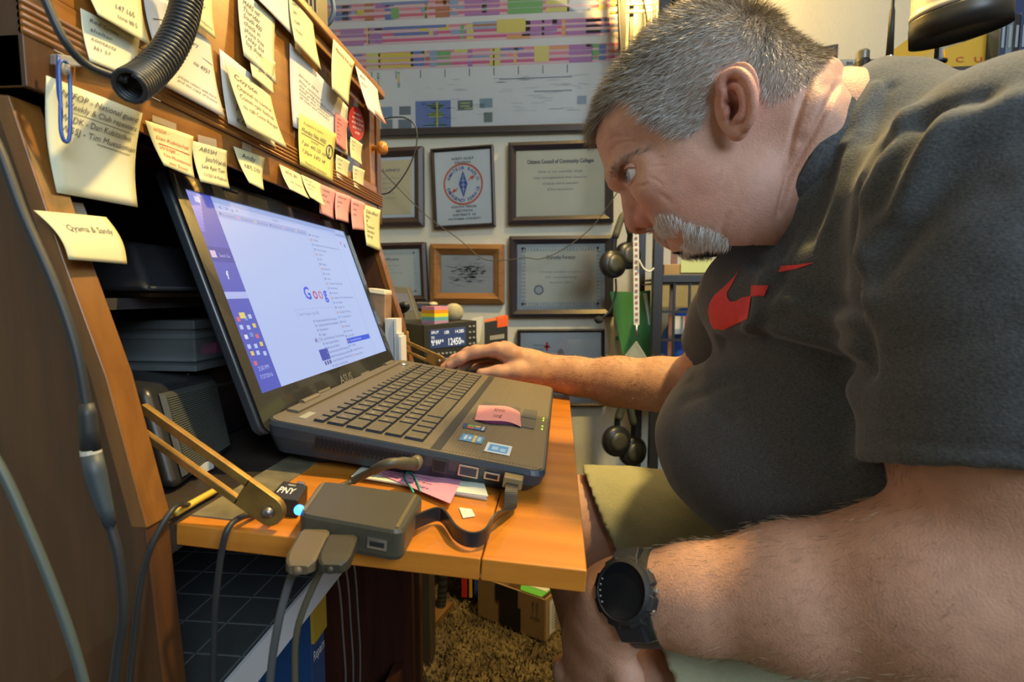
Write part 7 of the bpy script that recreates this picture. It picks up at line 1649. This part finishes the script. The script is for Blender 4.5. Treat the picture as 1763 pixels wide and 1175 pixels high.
S3.a = np.maximum(S3.a, ((X_-e[0])*aR[0]+(Y_-e[1])*aR[1]+(Z_-e[2])*aR[2]).astype(np.float32))
S3.cap(lerp(shR, elR, .5), lerp(shR, elR, 1.1), .060, .056, k=.002, mode=-1)
full = tuple(slice(0, n_) for n_ in Sf.n)
Sf.comb(full, S2.a, .014, 1); Sf.comb(full, S3.a, .014, 1)
# neck opening: everything in front of the collar plane near the neck goes
cA, cB, cC = h2w(Z(845, 985, .0)), h2w(Z(1215, 330, .0)), h2w(Z(1000, 690, .085))
# collar plane through throat and nape
cd_ = nrm(cB-cA); cn = nrm(np.cross(cd_, Hl)); 
if cn @ Hf < 0: cn = -cn
S_, X_, Y_, Z_ = Sf.sl((.06, .36, .80), (.46, .74, 1.13))
dpl = (X_-cA[0])*cn[0]+(Y_-cA[1])*cn[1]+(Z_-cA[2])*cn[2]
lat = (X_-HC[0])*Hl[0]+(Y_-HC[1])*Hl[1]+0*Z_
along = (X_-cA[0])*cd_[0]+(Y_-cA[1])*cd_[1]+(Z_-cA[2])*cd_[2]
Ln = np.linalg.norm(cB-cA)
tt = np.clip(along/Ln, 0, 1)
rad = np.sqrt(((along-Ln*.5)/(Ln*.58))**2+(lat/.125)**2)
ring = (rad-1)*.085
bow = .020*np.clip(1-(lat/.1)**2, -1, 1)
dk = np.maximum(ring, -(dpl-(.010+.030*np.clip((lat/.08)**2, 0, 1.3))))
Sf.a[S_] = np.maximum(Sf.a[S_], -dk.astype(np.float32))
colpts = [(1290, 296, 0), (1252, 358, .036), (1192, 452, .058), (1105, 600, .070), (1002, 790, .068), (915, 930, .048), (858, 1005, .0)]
colw = [h2w(Z(*p)) for p in spline([np.array(p, float) for p in colpts], 4)]
for sg in (1, -1):
    cl_ = [p if sg == 1 else p-2*Hl*((p-HC)@Hl) for p in colw]
    S2.a[:] = .06
    S2.chain([p+V3(.024, 0, -.022)-Hl*sg*.010 for p in cl_], [.022]*len(cl_), k=.001)
    S2.chain([p+V3(.008, 0, -.006)-Hl*sg*.005 for p in cl_], [.008]*len(cl_), k=.001)
    Sf.comb(full, S2.a, .022, 1)
SV, SF_ = Sf.mesh(); SV = relax(SV, SF_, 2, .5)
SN = mesh_normals(SV, SF_)
bvh = BVHTree.FromPolygons([tuple(v) for v in SV], [tuple(f) for f in SF_])
def onshirt(px, py, off=0.0):
    d = ray(px, py); d = d/np.linalg.norm(d); h = bvh.ray_cast(Vector(CAM), Vector(d))
    if h[0] is None: return None
    return np.array(h[0])-d*off
def fold(pts, amp, sg):
    P = [onshirt(*p) for p in spline([np.array(q, float) for q in pts], 5)]; P = [q for q in P if q is not None]
    if len(P) < 2: return
    d = polydist(SV, P); global SV_d; SV_d += amp*np.exp(-(d/sg)**2)
SV_d = np.zeros(len(SV))
# sleeve seam, armpit creases, folds under the chest, back folds
fold([(1475, 330), (1470, 430), (1485, 520), (1492, 640)], -.006, .006); fold([(1500, 330), (1492, 430), (1503, 520)], .004, .008)
fold([(1480, 530), (1410, 510), (1340, 475), (1300, 450)], -.004, .005); fold([(1485, 555), (1420, 548), (1350, 520), (1290, 560)], .005, .007)
fold([(1480, 640), (1400, 612), (1310, 590), (1240, 590)], -.007, .008); fold([(1470, 600), (1390, 580), (1320, 560)], .004, .006)
fold([(1470, 680), (1380, 660), (1290, 640), (1190, 640)], .004, .012)
fold([(1190, 655), (1230, 690), (1260, 720)], -.003, .007)
fold([(1465, 250), (1450, 330), (1425, 400)], .005, .007); fold([(1440, 270), (1420, 340), (1395, 410)], -.004, .007)
fold([(1560, 200), (1530, 270), (1510, 340)], .006, .008); fold([(1590, 210), (1560, 290), (1535, 350)], -.005, .008); fold([(1640, 200), (1590, 290), (1555, 360)], .005, .008)
fold([(1510, 150), (1490, 190), (1478, 230)], .004, .006); fold([(1530, 150), (1512, 195), (1500, 240)], -.004, .006)
fold([(1700, 330), (1620, 380), (1540, 440)], -.003, .012); fold([(1740, 430), (1640, 470), (1540, 520)], .003, .012); fold([(1740, 560), (1640, 590), (1520, 620)], -.003, .012)
fold([(1500, 752), (1620, 768), (1750, 775)], -.0016, .003)
fold([(1320, 470), (1300, 540), (1290, 575)], .004, .008); fold([(1345, 470), (1322, 540), (1310, 580)], -.003, .006)
fold([(1740, 185), (1630, 240), (1555, 330), (1505, 440)], .007, .012); fold([(1763, 230), (1650, 290), (1580, 370), (1520, 470)], -.006, .012); fold([(1690, 170), (1590, 200), (1530, 250)], -.005, .008)
fold([(1763, 350), (1640, 400), (1530, 480), (1500, 520)], .004, .012); fold([(1430, 230), (1395, 320), (1360, 400)], .004, .008); fold([(1410, 300), (1370, 390), (1345, 440)], -.004, .007)
fold([(1180, 690), (1250, 660), (1330, 655), (1430, 690)], -.003, .010)
SV_d += .0016*vnoise(SV*[1, 1, 1.5], 26, 4)+.0007*vnoise(SV, 60, 9)
SV = SV+SN*SV_d[:, None]
shirt = nmesh('shirt', SV, SF_, M_shirt, person)
bvh = BVHTree.FromPolygons([tuple(v) for v in SV], [tuple(f) for f in SF_])
# ribbed collar band
m = MB(); far_ = [p-2*Hl*((p-HC)@Hl) for p in colw[::-1]][1:-1]
loop = colw+far_; n_l = len(loop); vs_ = []
for i, p in enumerate(loop):
    t_ = nrm(loop[(i+1) % n_l]-loop[i-1]); o_ = nrm(np.cross(t_, cn)); a_ = nrm(V3(.9, 0, -.45)-t_*(V3(.9, 0, -.45)@t_)); b_ = np.cross(t_, a_)
    for k in range(10):
        an = 2*pi*k/10; vs_.append(p+a_*.0105*cos(an)+b_*.0040*sin(an))
m.add(vs_, [(i*10+k, i*10+(k+1) % 10, ((i+1) % n_l)*10+(k+1) % 10, ((i+1) % n_l)*10+k) for i in range(n_l) for k in range(10)])
m.build('collar', mat('shirt_rib', (0.095, 0.101, 0.106), 0.95, col2=(0.05, 0.055, 0.06), scale=400, stretch=(1, 1, 1), spec=.1), person, smooth=True)
# swoosh print
from mathutils.geometry import delaunay_2d_cdt
def print_on(poly, name, m):
    P = [Vector((1130+x/2.025, 380+y/2.025)) for x, y in poly]
    xs = [p.x for p in P]; ys = [p.y for p in P]; inner = []
    for x in np.arange(min(xs), max(xs), 3.0):
        for y in np.arange(min(ys), max(ys), 3.0):
            if inpoly(np.array([x]), np.array([y]), [(p.x, p.y) for p in P])[0]: inner.append(Vector((x, y)))
    n = len(P); r = delaunay_2d_cdt(P+inner, [], [list(range(n))], 1, 1e-4)
    V = []
    for q in r[0]:
        h = onshirt(q.x, q.y, .0012); V.append(h if h is not None else np.zeros(3))
    mb = MB(); mb.add(V, [tuple(f) for f in r[2] if all(np.any(V[i]) for i in f)]); return mb.build(name, m, person, smooth=True)
M_red = mat('print_red', (0.75, 0.045, 0.045), 0.6, var=.1, scale=200)
print_on([(290, 170), (272, 205), (262, 225), (246, 250), (247, 268), (258, 283), (275, 282), (300, 268), (330, 262), (318, 343), (280, 360), (235, 383), (200, 380), (186, 355), (180, 320), (184, 290), (200, 262), (230, 235), (262, 205)], 'shirt_emblem', M_red)
print_on([(330, 226), (392, 226), (376, 264), (328, 266)], 'shirt_emblem_middle', M_red)
print_on([(434, 158), (490, 154), (552, 145), (520, 158), (480, 170), (425, 180)], 'shirt_emblem_tip', M_red)

# ---- shorts
M_short = mat('khaki_cloth', (0.34, 0.33, 0.20), 0.9, var=.08, scale=300, bump=.2, bscale=500, spec=.15)
G = Field((.0, .33, .40), (.66, .87, .72), .0042)
G.chain([hipL, lerp(hipL, knL, .5), lerp(hipL, knL, 1.05)], [.108, .100, .094], k=.03); G.chain([hipR, lerp(hipR, knR, .5), lerp(hipR, knR, 1.05)], [.108, .100, .088], k=.03)
G.ell((.42, .56, .56), (.17, .18, .10), k=.05)
S_, X_, Y_, Z_ = G.sl(G.lo, G.lo+G.res*G.n)
near = Y_ < .60
dn = np.where(near, .082+.62*(.595-Z_)-X_, .040+.50*(.627-Z_)-X_)
G.a = np.maximum(G.a, dn.astype(np.float32))
G.cap(lerp(hipL, knL, .72), lerp(hipL, knL, 1.2), .089, .084, k=.002, mode=-1); G.cap(lerp(hipR, knR, .72), lerp(hipR, knR, 1.2), .084, .080, k=.002, mode=-1)
GV, GF = G.mesh(); GV = relax(GV, GF, 1, .5); GN = mesh_normals(GV, GF)
GV = GV+GN*(.0025*vnoise(GV*[1, 1, 1], 34, 21)+.0012*vnoise(GV, 80, 5))[:, None]
nmesh('shorts', GV, GF, M_short, person)
for kx, f in (((.17, .48, .0), 0), ((.13, .73, .0), 0)):
    m = Field(np.array(kx)+(-.24, -.06, -.01), np.array(kx)+(.09, .06, .12), .006)
    m.ell(np.array(kx)+(-.10, 0, .035), (.12, .045, .034), k=.02); m.ell(np.array(kx)+(-.005, 0, .045), (.06, .042, .045), k=.03); m.half(V3(0, 0, 1), V3(0, 0, .0145), .003)
    v_, f_ = m.mesh(); nmesh('shoe', v_, f_, mat('shoe_leather', (.05, .045, .04), .6), person)
# ------------------------------------------------------------------ wristwatch on his left wrist
wc_ = PY(1112, 1028, .412); wax = nrm(wrL-elL)
wt = thing('wristwatch', 'chunky black digital sports watch on his left wrist', 'watch', wc_)
fn_ = nrm(nrm(CAM-wc_)*1.0+V3(-.62, 0, .12))
up2 = nrm(np.cross(wax, fn_)); up2 = up2 if up2[2] > 0 else -up2; sd2 = nrm(np.cross(up2, fn_))
fc = wc_+fn_*.031
ptsw = []
for k in range(40):
    a = 2*pi*k/40; ptsw.append((cos(a), sin(a)))
def ringband():
    m = MB(); N = 40; Rr = .0325; vs = []; c0 = wc_
    n2 = nrm(np.cross(wax, up2))
    for r, w in ((Rr, -.012), (Rr+.0035, -.011), (Rr+.0035, .011), (Rr, .012)):
        for k in range(N): a = 2*pi*k/N; vs.append(c0+wax*w+r*(cos(a)*up2*1.02+sin(a)*n2))
    m.add(vs, [(i*N+k, i*N+(k+1) % N, ((i+1) % 4)*N+(k+1) % N, ((i+1) % 4)*N+k) for i in range(4) for k in range(N)]); return m
ringband().build('strap', mat('strap_rubber', (.020, .024, .018), .5), wt, smooth=False)
RW = .0240
for k in range(8):
    a = radians(22+45*k); p_ = fc+RW*1.0*(cos(a)*sd2+sin(a)*up2)+fn_*.003; t_ = -sin(a)*sd2+cos(a)*up2; r_d = cos(a)*sd2+sin(a)*up2
    MB().hexa([p_-t_*.006-r_d*.002-fn_*.006, p_+t_*.006-r_d*.002-fn_*.006, p_+t_*.005+r_d*.0022-fn_*.005, p_-t_*.005+r_d*.0022-fn_*.005], [p_-t_*.006-r_d*.002+fn_*.005, p_+t_*.006-r_d*.002+fn_*.005, p_+t_*.005+r_d*.0016+fn_*.003, p_-t_*.005+r_d*.0016+fn_*.003]).build('bezel_block', mat('watch_black', (.014, .016, .020), .38), wt, bevel=.0006)
MB().lathe([(RW*.92, -.006), (RW, -.002), (RW*1.02, .004), (RW*.96, .008), (RW*.86, .0095), (RW*.84, .0075)], fc, fn_, 40).build('case', mat('watch_black', (.014, .016, .020), .38), wt, smooth=False)
MB().lathe([(RW*.84, .0070), (RW*.82, .0078), (.001, .0079)], fc, fn_, 40).build('screen', mat('watch_glass', (.006, .008, .011), .12, coat=.0, spec=.3), wt)
m = MB()
for a0 in range(150, 215, 13):
    a = radians(a0); p = fc+fn_*.0084+RW*.78*(cos(a)*-sd2*-1+sin(a)*up2); m.ball(p, (.0009, .0009, .0009), 8, 6)
m.build('bezel_marks', mat('bezel_mark', (.10, .13, .15), .4), wt)
sgn = 1 if (sd2@_rt) > 0 else -1
for t in (-.6, .0, .55):
    MB().lathe([(.0024, 0), (.0024, .0026), (.0016, .003)], fc+sd2*sgn*RW*1.0*cos(t)+up2*RW*sin(t)+fn_*.001, nrm(sd2*sgn*cos(t)+up2*sin(t)), 12).build('push_button', mat('button_steel', (.5, .5, .48), .3, metal=.9), wt)
for s in (1, -1):
    q = fc+up2*s*RW*.9; e1, e2 = wax*.011, up2*s*.012
    MB().hexa([q-e1-fn_*.006, q+e1-fn_*.006, q+e1+fn_*.004, q-e1+fn_*.004], [q-e1*.9+e2-fn_*.014, q+e1*.9+e2-fn_*.014, q+e1*.9+e2-fn_*.006, q-e1*.9+e2-fn_*.006]).build('lug', mat('watch_black', (.014, .016, .020), .38), wt, bevel=.001)
